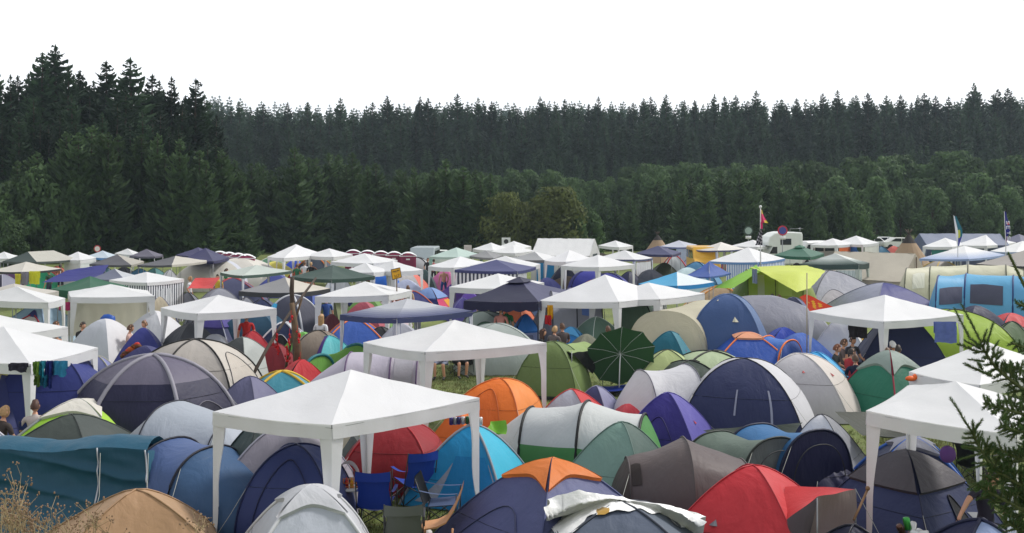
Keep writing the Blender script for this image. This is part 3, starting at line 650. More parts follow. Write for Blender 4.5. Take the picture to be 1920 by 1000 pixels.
gazebo('royal blue translucent peaked canopy over a paler blue one', (1288, 516), (1330, 519), (1370, 512), 490, roof=(88, 118, 205), legs='pole', val=.08, trans=.45, wob=.05, sag=.12, group=G_C)
# ================================================================ the tents, from the camera outwards
LG = (186, 190, 199); SLATE = (92, 98, 142); NV = (44, 52, 98); DK = (70, 76, 74)
V_ = lambda *a: Vector(a)
def ground_pt(px, Y): return V_((px - CX) * Y / FL, Y, 0)
# --- first row
dome('tan dome tent with a seam over its top, dry weeds at its edge', 255, 915, 1.2, 20, 430, 22, [(178, 143, 110), (182, 150, 118), (170, 138, 108), (186, 152, 120)], rib=((166, 134, 104), .014), asp=.8, bl=.06, pw=1.9, wr=2.0, vents=[(1, .5, .45, .12, (190, 160, 128))], guys=2)
dome('pale grey dome tent with a white rimmed cap, beside the blue camp chairs', 583, 912, 1.2, 436, 716, 14, [(188, 194, 206), (206, 208, 214), LG, (200, 204, 212)], rib=((205, 207, 212), .03), cap=(.30, (206, 208, 214), 1), bl=.08, guys=2)
dome('slate blue dome tent with an orange cap', 1035, 862, 1.33, 830, 1220, 38, [(96, 102, 146), (90, 96, 138), (86, 92, 132), (88, 94, 140)], rib=((72, 80, 124), .016), bl=.16, cap=(.27, (226, 128, 62), 1), guys=2, wr=1.6, door=(3, .2, .8, .42, None, (62, 68, 104)))
TA, SA = dome('grey blue dome tent with a silver sheet thrown over its top', 1165, 942, 1.1, 960, 1362, -6, [(98, 108, 128), (106, 116, 130), (90, 98, 116), (84, 92, 108)], rib=((60, 66, 80), .02), bl=.14, guys=1)
tunnel('grey brown tunnel tent with an open mesh doorway', [(1176, 862, .86, .62), (1285, 826, 1.25, 1.02), (1396, 868, .80, .9)], [(108, 98, 98), (106, 96, 97)], rib=((96, 88, 88), .014), ends=('slope', 'slope'), end_cols=((86, 74, 70), (106, 98, 98)), elen=(.35, .8), sag=.02, wins=[(0, .02, .18, .18, .36, (62, 54, 52))])
TR, SR = dome('red dome tent with a red porch roof on grey side sheets', 1412, 872, 1.3, 1240, 1580, -30, [(196, 52, 62), (206, 62, 68), (180, 46, 56), (190, 50, 58)], rib=((178, 44, 54), .012), bl=.2, vents=[(0, .32, .48, .12, (110, 112, 122))], guys=1)
pd_, pc = at(1532, 934, 15.1), at(1604, 917, 15.7)
pa, pb = SR(0, .985, .42), SR(1, .5, .26)
sheet('', '', '', [pa, pb, pc, pd_], (208, 66, 70), .03, TR, kindpart='porch_roof', wob=.05)
sheet('', '', '', [pa, pd_, Vector((pd_.x - .12, pd_.y + .05, .52)), SR(0, .99, .80)], (96, 88, 94), .0, TR, kindpart='porch_wall', wob=.05)
sheet('', '', '', [pd_, pc, Vector((pc.x - .02, pc.y, .05)), Vector((pd_.x - .2, pd_.y + .1, .3))], (156, 144, 142), .0, TR, kindpart='porch_wall', wob=.05)
for q in (pd_, pc):
    k = MB(); k.tube([q, (q.x, q.y - .02, -.02)], .012, 6); k.build('porch_pole', M_STEEL, TR)
guy(TR, pc, (pc.x + .5, pc.y - .6, 0))
dome('navy dome tent with a dark grey cap and a slit doorway', 1700, 846, 1.2, 1548, 1850, 36, [(46, 56, 98), (42, 50, 90), (40, 46, 80), (54, 64, 108)], rib=((40, 46, 80), .012), cap=(.40, (96, 92, 100)), bl=.16, door=(0, .42, .60, .45, (16, 18, 28), (30, 34, 60)), wins=[(0, [(.62, .62), (.80, .66), (.84, .82), (.70, .84)], (150, 152, 160))], guys=2)
dome('navy dome tent with bright blue pole sleeves behind the grey capped one', 1712, 822, 1.15, 1590, 1835, -14, [(48, 56, 92), (150, 156, 176), (50, 56, 90), (48, 56, 92)], rib=((58, 104, 190), .035), cap=(.24, (140, 142, 156), 1), bl=.1)
dome('dark navy dome tent with only its top in the frame', 1600, 986, .9, 1510, 1690, 8, [(30, 34, 62), (34, 38, 70), (30, 34, 60), (28, 32, 58)], rib=((24, 26, 44), .02), bl=.16)
dome('pale blue dome tent with a dark navy rim under the man in a dark shirt', 1838, 976, 1.0, 1725, 1945, 4, [(150, 168, 210), (165, 182, 218), (40, 44, 80), (40, 44, 80)], rib=((34, 38, 70), .03), bl=.16)
# --- second row
T = thing('frame_tent', 'long teal blue frame tent with pale seams on its rumpled wall', 'tent', ground_pt(90, 17.9), 'family tents of the camp')
def TW(u, v):
    px = lerp(-140, lerp(276, 296, v), u); z = lerp(1.26 - .03 * math.sin(u * 14), .0, v) - .05 * math.sin(math.pi * min(1, u * 1.1)) * (1 - v); y = 17.75 - .62 * v
    g_ = (v * 1.15 - .33 * u + .10 * math.sin(u * 5)) * 6.283 * 2.3
    f_ = (1 - abs(math.sin(g_ * .5 + .8 * nz((u * 4, v * 2, 3))))) ** 2.2 * .085 + .045 * nz((u * 7, v * 5, 1)) + .018 * nz((u * 22, v * 9, 5))
    return V_((px - CX) * 17.75 / FL, y + .16 * math.sin(math.pi * v) - f_ * math.sin(math.pi * min(1, v * 1.25)) ** .6 * (.45 + .55 * math.sin(math.pi * min(1, (1.02 - u) * 1.6)) ** .5), z)
k = MB(); k.quadgrid(TW, 90, 44); k.build('front_wall', fabric((34, 84, 108), .1, .45, .3), T)
k = MB(); k.quadgrid(lambda u, v: TW(u, 0) + V_(0, 1.5 * v, .16 * math.sin(math.pi * min(1, v * 1.3)) - .45 * v * v) + wrinkle((u * 8, v * 3, 2), .03), 50, 12); k.quadgrid(lambda u, v: TW(u, 0) + V_(0, 1.5 + .25 * v, -.45 - .8 * v), 40, 4); k.build('roof', fabric((40, 92, 118), .12, .45, .3), T)
ft_ = ground_pt(322, 17.2)
k = MB(); k.quadgrid(lambda u, v: TW(1, v).lerp(lerp(TW(1, 0) + V_(0, 1.5, -.45), V_(ft_.x, ft_.y + 1.2, .02), v), u) .lerp(V_(ft_.x, ft_.y + .6, .02), .75 * v * math.sin(math.pi * u)) + wrinkle((u * 5, v * 4, 7), .03), 18, 18); k.build('end_wall', fabric((58, 106, 130), .12, .45, .3), T)
for u0 in ((186 + 140) / 420, .992):
    k = MB(); k.tube([TW(u0, .66 * t / 14) - V_(0, .025, 0) for t in range(15)], .013, 4); k.build('seam_tape', plain('tape', (176, 180, 190), .6), T)
for px in (186, 276):
    k = MB(); q = at(px, 930, 17.1); k.tube([at(px + 2, 850, 17.7), q, (q.x - .05, q.y - .35, 0)], .005, 4); k.build('guy_rope', M_ROPE, T)
tunnel('blue tunnel tent with black hoops and an arched mesh door', [(226, 838, 1.02, .85), (318, 826, 1.2, 1.0), (392, 842, 1.18, 1.0)], [(74, 88, 140), (82, 104, 152)], yaw=62, ends=('slope', 'slope'), end_cols=((66, 80, 130), (66, 98, 138)), elen=(.5, 1.5), sag=.03, rib=((30, 32, 46), .024))
dome('dark grey green dome tent with small hooded vents', 135, 777, 1.25, -2, 264, -10, [(76, 84, 80), (80, 88, 86), (70, 78, 76), (84, 92, 90)], rib=((66, 72, 70), .012), bl=.16, vents=[(0, .64, .34, .16, (110, 130, 134)), (0, .66, .56, .10, (110, 130, 134)), (0, .25, .55, .09, (96, 104, 104))], guys=1, wr=1.3)
dome('lime green dome tent with a white cap and clutter on top', 150, 750, 1.25, 24, 268, 4, [(150, 198, 66), (176, 220, 84), (140, 190, 60), (150, 200, 66)], rib=((150, 156, 156), .03), cap=(.27, (226, 222, 214), 1), bl=.12)
tunnel('light grey tunnel tent with dark seams', [(228, 836, .45, .75), (322, 756, 1.42, 1.15), (436, 788, 1.15, .95)], [(176, 180, 188), (170, 178, 190)], rib=((52, 54, 66), .014), ends=('slope', 'slope'), end_cols=(LG, (176, 184, 196)), elen=(.3, .8), sag=.02)
dome('small dark green dome tent with a pale ridge pole', 308, 808, 1.0, 198, 388, 42, [(70, 100, 88), (64, 90, 80), (60, 86, 76), (66, 94, 84)], rib=((120, 130, 122), .018), bl=.08)
dome('huge dark navy family dome tent with grey ribs', 288, 668, 2.0, 112, 450, 4, [(42, 42, 72), (52, 52, 80), (60, 60, 84), (60, 60, 84), (74, 74, 100), (66, 66, 92)], n=6, asp=.8, rib=((150, 148, 160), .045), band=(.0, .42, (112, 108, 128)), bl=.06, pw=1.05, door=[(1, .15, .85, .62, (34, 34, 56), (120, 118, 130)), (5, .15, .85, .60, (34, 34, 56), (120, 118, 130))], guys=3, group='family tents of the camp')
dome('large beige dome tent with black pole sleeves and a sewn door', 365, 638, 1.72, 232, 492, 16, [(184, 178, 172), (202, 196, 188), (190, 184, 176), (184, 178, 172), (176, 170, 166), (180, 174, 168)], n=6, asp=.85, rib=((30, 30, 32), .026), bl=.05, pw=1.05, door=(1, .1, .85, .38, (196, 188, 178), (96, 96, 100)), guys=2, group='family tents of the camp')
dome('dark grey dome tent with a light grey side', 455, 632, 1.35, 382, 530, -28, [(78, 82, 84), (186, 192, 190), (90, 92, 94), (76, 80, 82)], rib=((120, 126, 124), .012), bl=.16)
dome('lilac grey dome tent over a navy front chamber', 536, 797, 1.45, 424, 652, -6, [(156, 152, 166), (170, 166, 178), (150, 146, 158), (176, 174, 186)], rib=((160, 160, 176), .02), bl=.18, pw=1.3, guys=1)
dome('navy half dome front chamber pitched against the lilac grey tent', 556, 836, 1.3, 462, 654, -4, [(58, 70, 124), (66, 80, 136), (60, 70, 120), (54, 64, 116)], rib=((40, 48, 90), .018), bl=.2, pw=1.1, guys=2, door=(0, .22, .8, .3, None, (40, 46, 84)))
dome('dark teal grey dome tent behind the leg of the large white party tent', 486, 790, 1.5, 376, 566, 40, [(58, 74, 74), (66, 84, 84), (56, 70, 70), (62, 80, 80)], rib=((46, 58, 58), .014), bl=.1, wr=1.4)
dome('deep red pop up tent, a smooth arc with a bright rim', 745, 793, 1.15, 648, 834, -8, [(146, 30, 40), (156, 34, 44), (140, 30, 38), (140, 28, 38)], rib=((178, 40, 48), .016), bl=.3, pw=.95)
dome('bright cyan dome tent with a hanging door panel', 885, 797, 1.3, 770, 992, -18, [(30, 140, 196), (62, 182, 214), (40, 150, 200), (40, 156, 204)], rib=((140, 150, 162), .024), bl=.1, wins=[(0, [(.40, .36), (.92, .36), (.95, .98), (.36, .98)], (20, 124, 184)), (0, [(.39, .42), (.395, .42), (.34, .86), (.14, .84)], (150, 158, 176)), (0, [(.94, .42), (.95, .42), (.99, .8), (.965, .86)], (150, 158, 176))], guys=2)
dome('orange dome tent with a drooping porch', 938, 712, 1.35, 822, 1022, -20, [(226, 116, 44), (232, 140, 70), (216, 108, 40), (226, 116, 44)], rib=((200, 104, 52), .016), bl=.22, pw=1.05, wr=1.8, door=(0, .2, .75, .3, (214, 102, 34), (190, 96, 44)))
dome('low orange porch leaning against the orange dome tent', 862, 770, .82, 806, 920, -30, [(214, 102, 34), (224, 116, 46), (210, 100, 34), (214, 104, 36)], rib=None, bl=.06, wr=1.8)
tunnel('white grey tunnel tent with black hoops and a green skirt', [(992, 768, 1.02, .95), (1098, 757, 1.28, 1.15), (1206, 782, 1.12, 1.05)], [(198, 202, 204), (204, 208, 208)], band=(.52, (78, 140, 82)), yaw=76, ends=('slope', 'slope'), end_cols=((206, 210, 210), (90, 150, 86)), elen=(1.0, .5), sag=.05, rib=((30, 32, 34), .03))
dome('sea green dome tent leaning out of the white and green tunnel tent', 1165, 791, 1.3, 1040, 1262, -30, [(128, 160, 150), (88, 110, 104), (110, 140, 130), (136, 168, 158)], rib=((100, 126, 118), .012), bl=.12, vents=[(1, .5, .42, .1, (130, 150, 156))], guys=2)
dome('red dome tent with a pale grey front', 1072, 730, 1.1, 1000, 1168, -24, [(172, 174, 188), (204, 58, 62), (190, 54, 60), (172, 174, 186)], rib=((196, 60, 64), .012), bl=.18)
dome('small lilac grey dome tent with a navy front', 1118, 724, 1.05, 1068, 1190, -32, [(72, 76, 120), (146, 146, 180), (120, 120, 160), (120, 120, 160)], rib=((140, 142, 172), .012), bl=.16)
dome('low red tent behind the purple dome', 1178, 757, 1.0, 1120, 1236, 10, [(178, 44, 60), (190, 50, 64), (176, 44, 58), (186, 48, 62)], rib=None, bl=.2)
dome('deep purple dome tent with its lit side coloured lavender', 1252, 736, 1.3, 1158, 1352, -26, [(54, 46, 130), (104, 98, 178), (60, 52, 140), (50, 42, 120)], rib=((88, 82, 160), .012), bl=.2, door=(0, .2, .75, .35, None, (36, 30, 96)), wr=1.3, vents=[(1, .45, .40, .10, (180, 50, 80))], guys=3)  # lavender panel: light on that side put into its colour
dome('big white and navy dome tent with zipped doors', 1395, 674, 1.78, 1268, 1540, -18, [(48, 56, 96), (206, 206, 212), (190, 190, 196), (200, 200, 206)], rib=((44, 46, 56), .014), bl=.2, pw=1.05, wins=[(0, [(.46, .5), (.475, .5), (.46, .72), (.445, .72)], (150, 154, 176)), (0, [(.78, .5), (.8, .5), (.74, .8), (.72, .8)], (150, 154, 176))], guys=2, group='family tents of the camp')
tunnel('white sleeping tunnel joined to the big navy and white dome', [(1205, 697, 1.45, 1.1), (1290, 686, 1.55, 1.2)], [(206, 206, 212)], rib=((110, 110, 126), .012), ends=('slope', None), end_cols=((204, 204, 210), LG), elen=(.8, 0))
dome('greyish white dome tent with a beige side and red trimmed vents', 1500, 665, 1.5, 1424, 1628, -26, [(196, 194, 200), (214, 206, 200), (200, 196, 196), (196, 194, 200)], rib=((200, 196, 196), .016), bl=.2, pw=1.1, vents=[(0, .6, .40, .09, (196, 70, 70)), (1, .25, .44, .12, (170, 50, 56))], guys=2)
dome('sky blue dome tent behind the greyish white one', 1530, 660, 1.42, 1450, 1625, -20, [(62, 160, 218), (84, 176, 226), (60, 150, 210), (60, 150, 210)], rib=((52, 140, 200), .016), bl=.2)
dome('green dome tent with dark red trim and a grey mesh top', 1668, 658, 1.6, 1576, 1772, 30, [(36, 112, 90), (40, 116, 94), (34, 100, 82), (46, 126, 102)], rib=((150, 44, 66), .022), bl=.12, cap=(.34, (150, 166, 160), 1), vents=[(0, .42, .5, .09, (160, 50, 80))], guys=3)
T, S = dome('white dome tent with outside poles and a grey side', 1540, 777, 1.2, 1468, 1640, -30, [(212, 214, 222), (150, 152, 160), (190, 192, 198), (212, 214, 222)], rib=((70, 72, 78), .008), bl=.1, vents=[(1, .3, .25, .1, (210, 212, 218))], guys=2)
tunnel('blue tunnel tent with a dark navy mesh door', [(1418, 798, .92, .85), (1530, 810, 1.15, .9)], [(62, 116, 168)], yaw=28, ends=('slope', 'flat'), end_cols=((62, 110, 160), (46, 48, 84)), elen=(.8, .3), sag=.10, rib=((34, 40, 66), .026))
dome('crumpled navy porch lying before the blue tunnel tent', 1540, 866, .48, 1480, 1610, 20, [(44, 46, 84), (50, 52, 92), (44, 46, 84), (48, 50, 88)], rib=None, bl=.1, wr=3, pw=1.1)
tunnel('grey green tunnel tent with a grey mesh end', [(1340, 812, .88, .85), (1452, 824, 1.05, .85)], [(104, 120, 110)], yaw=32, ends=('slope', 'flat'), end_cols=((104, 120, 110), (108, 116, 118)), elen=(.8, .3), sag=.10, rib=((44, 52, 48), .022))
sheet('tarpaulin', 'dark green tarpaulin stretched low between the purple dome and the tunnel tents', 'tarpaulin', [at(1318, 806, 21.6), at(1505, 793, 21.8), at(1490, 812, 21.1), at(1345, 822, 20.8)], (44, 56, 48), .08)
sheet('tarpaulin', 'dark olive tarpaulin sagging beside the white dome tent with outside poles', 'tarpaulin', [at(1565, 772, 22.5), at(1745, 775, 23.5), at(1722, 822, 21), at(1618, 818, 20.6)], (62, 66, 56), .22)
dome('dark teal tent with a mustard side beside the deep red pop up tent', 706, 786, 1.2, 655, 742, -30, [(34, 92, 104), (206, 184, 100), (30, 84, 96), (34, 92, 104)], rib=None, bl=.12)
dome('grey tent low behind the leg of the large white party tent', 655, 812, .9, 612, 712, 0, [(84, 92, 92), (92, 100, 100)], rib=None, bl=.15)
sheet('awning_flap', 'cream cloth flap hanging in a point beside the lilac grey tent', 'cloth flap', [at(604, 796, 18.4), at(672, 792, 18.9), at(640, 852, 18.6), at(612, 850, 18.3)], (214, 206, 184), .0)
# --- left edge
dome('plain blue family tent with towels hung in front of it', 98, 664, 1.95, -20, 205, 10, [(46, 56, 124), (52, 62, 134), (46, 56, 120), (50, 60, 128)], rib=((40, 48, 110), .016), bl=.16, pw=.9, wr=.6, group='family tents of the camp')
dome('grey green dome tent with a pale yellow seam at the frame edge', 2, 702, 1.62, -120, 92, -28, [(102, 114, 108), (58, 66, 124), (96, 106, 102), (108, 120, 114)], rib=((190, 178, 120), .014), bl=.16, vents=[(0, .6, .42, .12, (90, 110, 108))])
dome('lilac white tent with only its sloping edge in the frame', -28, 800, 1.35, -110, 50, -20, [(186, 182, 194), (196, 194, 204), (186, 182, 194), (190, 186, 196)], rib=((200, 200, 208), .02), bl=.1)
dome('lilac blue dome tent with a pale rim beside the navy family dome', 182, 668, 1.1, 132, 238, 12, [(124, 130, 178), (132, 138, 184), (120, 126, 170), (128, 134, 180)], rib=((180, 178, 160), .016), bl=.14)
# --- third row, one side to the other
dome('low teal dome tent with yellow edge sleeves', 528, 697, .95, 442, 618, 14, [(66, 140, 160), (96, 166, 182), (60, 130, 150), (74, 150, 170)], rib=((206, 170, 54), .04), bl=.2, hem=(.93, (200, 168, 60)))
dome('teal dome tent with a red cap', 566, 676, 1.0, 512, 632, 24, [(38, 116, 132), (44, 124, 140), (36, 110, 126), (34, 106, 122)], rib=((40, 50, 60), .012), bl=.14, cap=(.48, (206, 60, 66)))
tunnel('lime green tunnel tent with a teal arch', [(598, 668, .92, .75), (664, 648, 1.0, .8)], [(122, 178, 86)], yaw=60, ends=('slope', 'slope'), end_cols=((120, 176, 84), (112, 170, 80)), elen=(.5, .6), rib=((40, 120, 130), .05), sag=.06)
dome('turquoise tent with a pointed peak and a purple front', 618, 630, 1.15, 572, 694, 30, [(98, 196, 204), (112, 208, 214), (90, 184, 196), (92, 62, 150)], rib=((70, 160, 176), .012), bl=.0, pw=1.5)
dome('round taupe pop up tent with a black rim', 597, 621, 1.25, 556, 640, 0, [(146, 134, 122), (138, 126, 116), (130, 120, 110), (138, 126, 116)], rib=((44, 42, 42), .016), bl=.36, pw=.8)
dome('leaf green dome tent behind the bundle of wooden poles', 568, 622, 1.15, 520, 616, -12, [(110, 176, 84), (120, 186, 92), (104, 168, 80), (110, 176, 84)], rib=None, bl=.25)
dome('salmon red dome tent with a smooth roof', 474, 621, 1.2, 424, 528, 20, [(206, 70, 80), (212, 78, 86), (200, 66, 76), (208, 74, 82)], rib=((180, 56, 68), .012), bl=.25)
dome('dark red dome tent hung with red ribbons from the wooden poles', 518, 644, 1.12, 474, 562, -8, [(132, 34, 46), (146, 40, 50), (130, 34, 46), (140, 38, 48)], rib=((110, 28, 40), .012), bl=.22)
dome('slate purple dome tent with a sewn arc beside the teal one', 468, 706, 1.0, 402, 530, -22, [(112, 112, 146), (120, 120, 152), (108, 108, 140), (112, 112, 144)], rib=((90, 90, 122), .012), bl=.2)
tunnel('lilac white cabin tent with a purple edged door', [(656, 664, 1.45, 1.15), (738, 659, 1.5, 1.2), (786, 666, 1.42, 1.15)], [(190, 184, 200), (186, 180, 194)], pw=.55, rib=((92, 66, 110), .02), ends=('slope', 'flat'), end_cols=((190, 184, 200), (172, 168, 180)), elen=(1.5, .2), wins=[(1, .15, .85, .05, .36, (170, 168, 178))], sag=.02)
dome('pink lilac tent top behind the lilac white cabin tent', 752, 648, 1.5, 700, 800, 0, [(206, 176, 212), (212, 184, 216)], rib=None, bl=.2)
dome('royal blue dome tent with orange pole sleeves under the silver pavilion', 664, 597, 1.42, 590, 748, 8, [(58, 94, 176), (64, 102, 186), (56, 90, 170), (54, 88, 168)], rib=((230, 124, 62), .03), bl=.16, door=(0, .55, .95, .45, None, (232, 126, 64)))
dome('black dome tent beside the royal blue one', 714, 613, 1.12, 668, 762, -10, [(56, 58, 60), (66, 68, 70), (56, 58, 60), (52, 54, 56)], rib=((40, 40, 42), .016), bl=.22)
dome('light grey dome tent with a dark bag by its door, under the silver pavilion', 752, 606, 1.3, 690, 812, 5, [(166, 168, 180), (174, 176, 188), (160, 162, 172), (166, 168, 180)], rib=None, bl=.2)
dome('khaki green tent with a dark side awning', 1036, 642, 1.45, 962, 1112, -18, [(112, 132, 78), (118, 138, 84), (104, 122, 72), (120, 140, 86)], rib=((86, 104, 60), .014), bl=.12, pw=1.15, guys=3, hem=(.93, (44, 48, 46)))
dome('teal dome tent with small magenta tags', 1256, 621, 1.3, 1198, 1328, -28, [(32, 108, 130), (72, 138, 156), (34, 104, 126), (30, 100, 122)], rib=((40, 110, 132), .012), bl=.2, vents=[(1, .3, .4, .07, (170, 50, 130))])
dome('pale lime dome tent with a dark vent', 1252, 656, 1.1, 1186, 1328, -8, [(176, 190, 132), (184, 198, 142), (170, 184, 128), (176, 190, 132)], rib=((60, 66, 56), .012), bl=.2, vents=[(0, .32, .42, .2, (66, 68, 80))], guys=1)
dome('pale green dome tent with thick black rims', 1334, 660, 1.02, 1262, 1402, 0, [(178, 194, 158), (184, 200, 164), (174, 190, 154), (176, 192, 156)], rib=((32, 36, 34), .03), bl=.26, pw=.95)
dome('small dark green dome tent before the pale green one', 1292, 678, .9, 1240, 1350, 2, [(62, 76, 68), (70, 84, 76), (60, 72, 66), (64, 78, 70)], rib=((30, 34, 32), .022), bl=.26, pw=.95)
tunnel('long beige cabin tent beside the blue bell shaped one', [(1250, 584, 1.85, 1.4), (1330, 564, 1.9, 1.4)], [(200, 194, 170)], pw=.62, rib=None, ends=('slope', None), end_cols=((196, 190, 166), LG), elen=(1.0, 0), sag=.03, trans=.2, group='family tents of the camp')
dome('tall blue bell shaped tent with beige vent flaps', 1364, 553, 2.35, 1278, 1452, -16, [(70, 96, 146), (96, 122, 166), (64, 88, 136), (72, 98, 148)], rib=((84, 110, 156), .02), bl=.16, pw=1.0, vents=[(0, .66, .48, .16, (204, 200, 178)), (0, .22, .22, .10, (204, 200, 178))], group='family tents of the camp')
dome('blue dome tent with orange pole sleeves and a peach cap', 1402, 624, 1.3, 1322, 1486, -4, [(44, 84, 172), (60, 108, 196), (42, 80, 166), (44, 84, 172)], rib=((230, 122, 60), .026), cap=(.18, (232, 164, 130)), bl=.2, guys=1)
tunnel('blue porch tunnel with an orange arched door beside the peach capped dome', [(1438, 632, 1.1, .9), (1482, 640, 1.1, .9)], [(70, 120, 200)], yaw=50, ends=(None, 'slope'), end_cols=(LG, (42, 80, 160)), elen=(0, .6), rib=((230, 120, 60), .03))
dome('large slate grey tent behind the navy dome with a window', 1432, 555, 1.72, 1345, 1535, 0, [(140, 142, 156), (146, 148, 162), (136, 138, 150), (140, 142, 156)], rib=None, bl=.2, pw=.9)
dome('navy dome tent with a grey window patch', 1487, 557, 1.7, 1412, 1552, -22, [(52, 58, 88), (98, 104, 140), (60, 64, 92), (52, 58, 88)], rib=((90, 94, 124), .014), bl=.2, wins=[(0, [(.14, .56), (.62, .56), (.6, .9), (.08, .9)], (140, 144, 160))], group='family tents of the camp')
dome('small white tent with a royal blue cap', 1470, 615, 1.02, 1432, 1514, 0, [(206, 210, 220), (210, 214, 222)], cap=(.5, (50, 80, 190)), rib=((60, 80, 170), .014), bl=.16)
dome('cornflower blue dome tent beside the leg of the white party tent with towels', 1502, 624, 1.0, 1456, 1556, 0, [(70, 110, 196), (80, 130, 210), (66, 104, 190), (70, 110, 196)], rib=None, bl=.2)
dome('light grey dome tent with a yellow doorway', 1576, 596, 1.35, 1520, 1642, -24, [(200, 204, 212), (210, 210, 212), (196, 198, 204), (200, 204, 212)], rib=((190, 192, 198), .014), bl=.2, door=(1, .1, .9, .45, (208, 160, 40), (190, 150, 60)))
dome('large dark navy tent behind the hanging blue towel', 1690, 590, 1.9, 1592, 1778, -14, [(46, 54, 92), (50, 58, 98), (46, 54, 90), (52, 60, 100)], rib=((40, 46, 80), .014), bl=.2, pw=1.3, guys=2, group='family tents of the camp')
dome('lime green dome tent with a black edge behind the spruce tip', 1788, 582, 1.65, 1672, 1888, -8, [(154, 184, 62), (164, 194, 76), (140, 170, 58), (154, 184, 62)], rib=((44, 48, 48), .02), bl=.2, pw=.95, group='family tents of the camp')
dome('dark navy dome tent peeping over the lime green one', 1830, 572, 1.62, 1762, 1896, 10, [(54, 56, 86), (60, 62, 92)], rib=None, bl=.2)
dome('grey green dome tent with a yellow guy rope beyond the spruce tip', 1898, 603, 1.2, 1838, 1950, -24, [(136, 152, 128), (150, 164, 140), (130, 146, 122), (136, 152, 128)], rib=((40, 46, 44), .02), bl=.2)
dome('bright cyan dome tent with a red cap', 1896, 588, 1.15, 1858, 1955, 0, [(50, 160, 204), (60, 170, 210)], cap=(.4, (216, 80, 84)), rib=None, bl=.2)
# --- fourth row, left
dome('white grey dome tent with a blue sack on its top', 197, 598, 1.5, 134, 264, -20, [(196, 200, 210), (216, 216, 220), (190, 194, 202), (196, 200, 210)], rib=None, bl=.14, pw=1.3)
dome('pale grey dome tent with a red tag behind the cream back wall', 290, 582, 1.45, 232, 350, -12, [(204, 206, 212), (216, 216, 220)], rib=None, bl=.16, vents=[(0, .4, .25, .1, (200, 50, 60))])
dome('navy blue dome tent with yellow vent tabs', 268, 614, 1.42, 204, 318, 14, [(54, 60, 132), (62, 68, 142), (52, 58, 124), (48, 54, 120)], rib=None, bl=.2, vents=[(0, .8, .45, .12, (214, 170, 50))])
dome('low navy blue tent heaped with autumn coloured cloth', 272, 648, 1.2, 206, 330, 0, [(56, 58, 104), (70, 72, 122)], rib=None, bl=.15)
dome('dark grey pointed tent with a light grey hanging wall', 358, 606, 1.5, 276, 436, 36, [(92, 96, 104), (168, 172, 182), (84, 88, 94), (78, 82, 90)], rib=None, bl=.0, pw=1.45, wr=1.5)
dome('light grey little cabin beside the dark grey pointed tent', 402, 628, 1.25, 364, 440, 10, [(172, 176, 186), (180, 184, 192)], rib=None, bl=.1, pw=.8)
dome('navy dome tent with pale stripes and a purple top', 408, 590, 1.45, 366, 468, -14, [(52, 58, 92), (60, 66, 104), (52, 58, 92), (190, 194, 208)], rib=((170, 174, 190), .02), cap=(.32, (82, 74, 150)), bl=.2)
dome('dark teal tent hanging slack under the white party tent', 478, 584, 1.5, 420, 530, 0, [(44, 82, 108), (50, 90, 116)], rib=None, bl=.1, pw=.7, wr=2)
dome('light blue dome tent with a navy doorway', 74, 569, 1.5, 4, 140, -14, [(150, 182, 210), (168, 196, 218), (150, 182, 210), (158, 188, 214)], rib=((120, 140, 180), .014), bl=.18, door=(0, .35, .95, .2, (56, 64, 128), (90, 100, 150)))
dome('white dome tent with dark red pole sleeves', 62, 591, 1.1, 18, 104, 0, [(212, 208, 210), (218, 214, 214)], rib=((178, 40, 50), .03), bl=.2)
dome('tan and navy tent behind the leg of the square on party tent', 300, 556, 1.5, 262, 342, 18, [(198, 186, 164), (58, 62, 100), (190, 180, 160), (180, 168, 146)], rib=None, bl=.14)
dome('dark navy grey dome tent at the frame edge below the yellow windbreak', 4, 515, 1.4, -36, 46, -20, [(58, 58, 78), (140, 142, 160)], rib=((170, 170, 184), .02), bl=.2)
dome('mint green tent behind the yellow windbreak', 84, 507, 1.3, 58, 112, 0, [(70, 200, 150), (80, 210, 160)], rib=None, bl=.25)
sheet('tarpaulin', 'long dark blue tarpaulin slung on a slant over the green pavilion', 'tarpaulin', [at(78, 530, 51), at(128, 506, 54), at(204, 496, 56), at(186, 526, 51)], (44, 48, 132), .1)
# --- fourth row, middle
dome('grey lilac cabin tent under the dark edged grey pavilion', 412, 541, 1.72, 342, 474, 24, [(152, 154, 166), (162, 164, 176), (148, 150, 160), (144, 146, 158)], rib=((130, 132, 144), .014), bl=.0, pw=1.3)
dome('slate navy dome tent with red pole sleeves', 436, 521, 1.5, 376, 512, 14, [(78, 82, 116), (86, 90, 124), (76, 80, 112), (72, 76, 110)], rib=((190, 70, 74), .026), bl=.2)
sheet('tarpaulin', 'red tarpaulin draped between two tents', 'tarpaulin', [at(352, 541, 47), at(366, 522, 49), at(412, 521, 49), at(398, 541, 46)], (206, 66, 66), .15)
dome('dark navy dome tent with yellow pole sleeves', 368, 502, 1.42, 332, 408, 6, [(72, 72, 96), (80, 80, 104)], rib=((216, 172, 56), .03), bl=.2)
dome('big cream family tent with a navy stripe', 402, 486, 1.9, 326, 470, 10, [(214, 210, 200), (200, 204, 216), (214, 210, 200), (206, 202, 192)], rib=None, bl=.16, pw=.85, group='family tents of the camp')
dome('second cream tent with navy ends beyond the cream family tent', 450, 484, 1.9, 396, 520, -6, [(216, 212, 204), (216, 212, 204), (70, 74, 120), (70, 74, 120)], rib=None, bl=.16, pw=.9)
dome('charcoal dome tent with a white rib and a bright blue side', 548, 555, 1.9, 500, 612, -20, [(80, 82, 100), (72, 74, 92), (80, 82, 100), (50, 150, 200)], rib=((206, 208, 214), .04), bl=.16, pw=1.05)
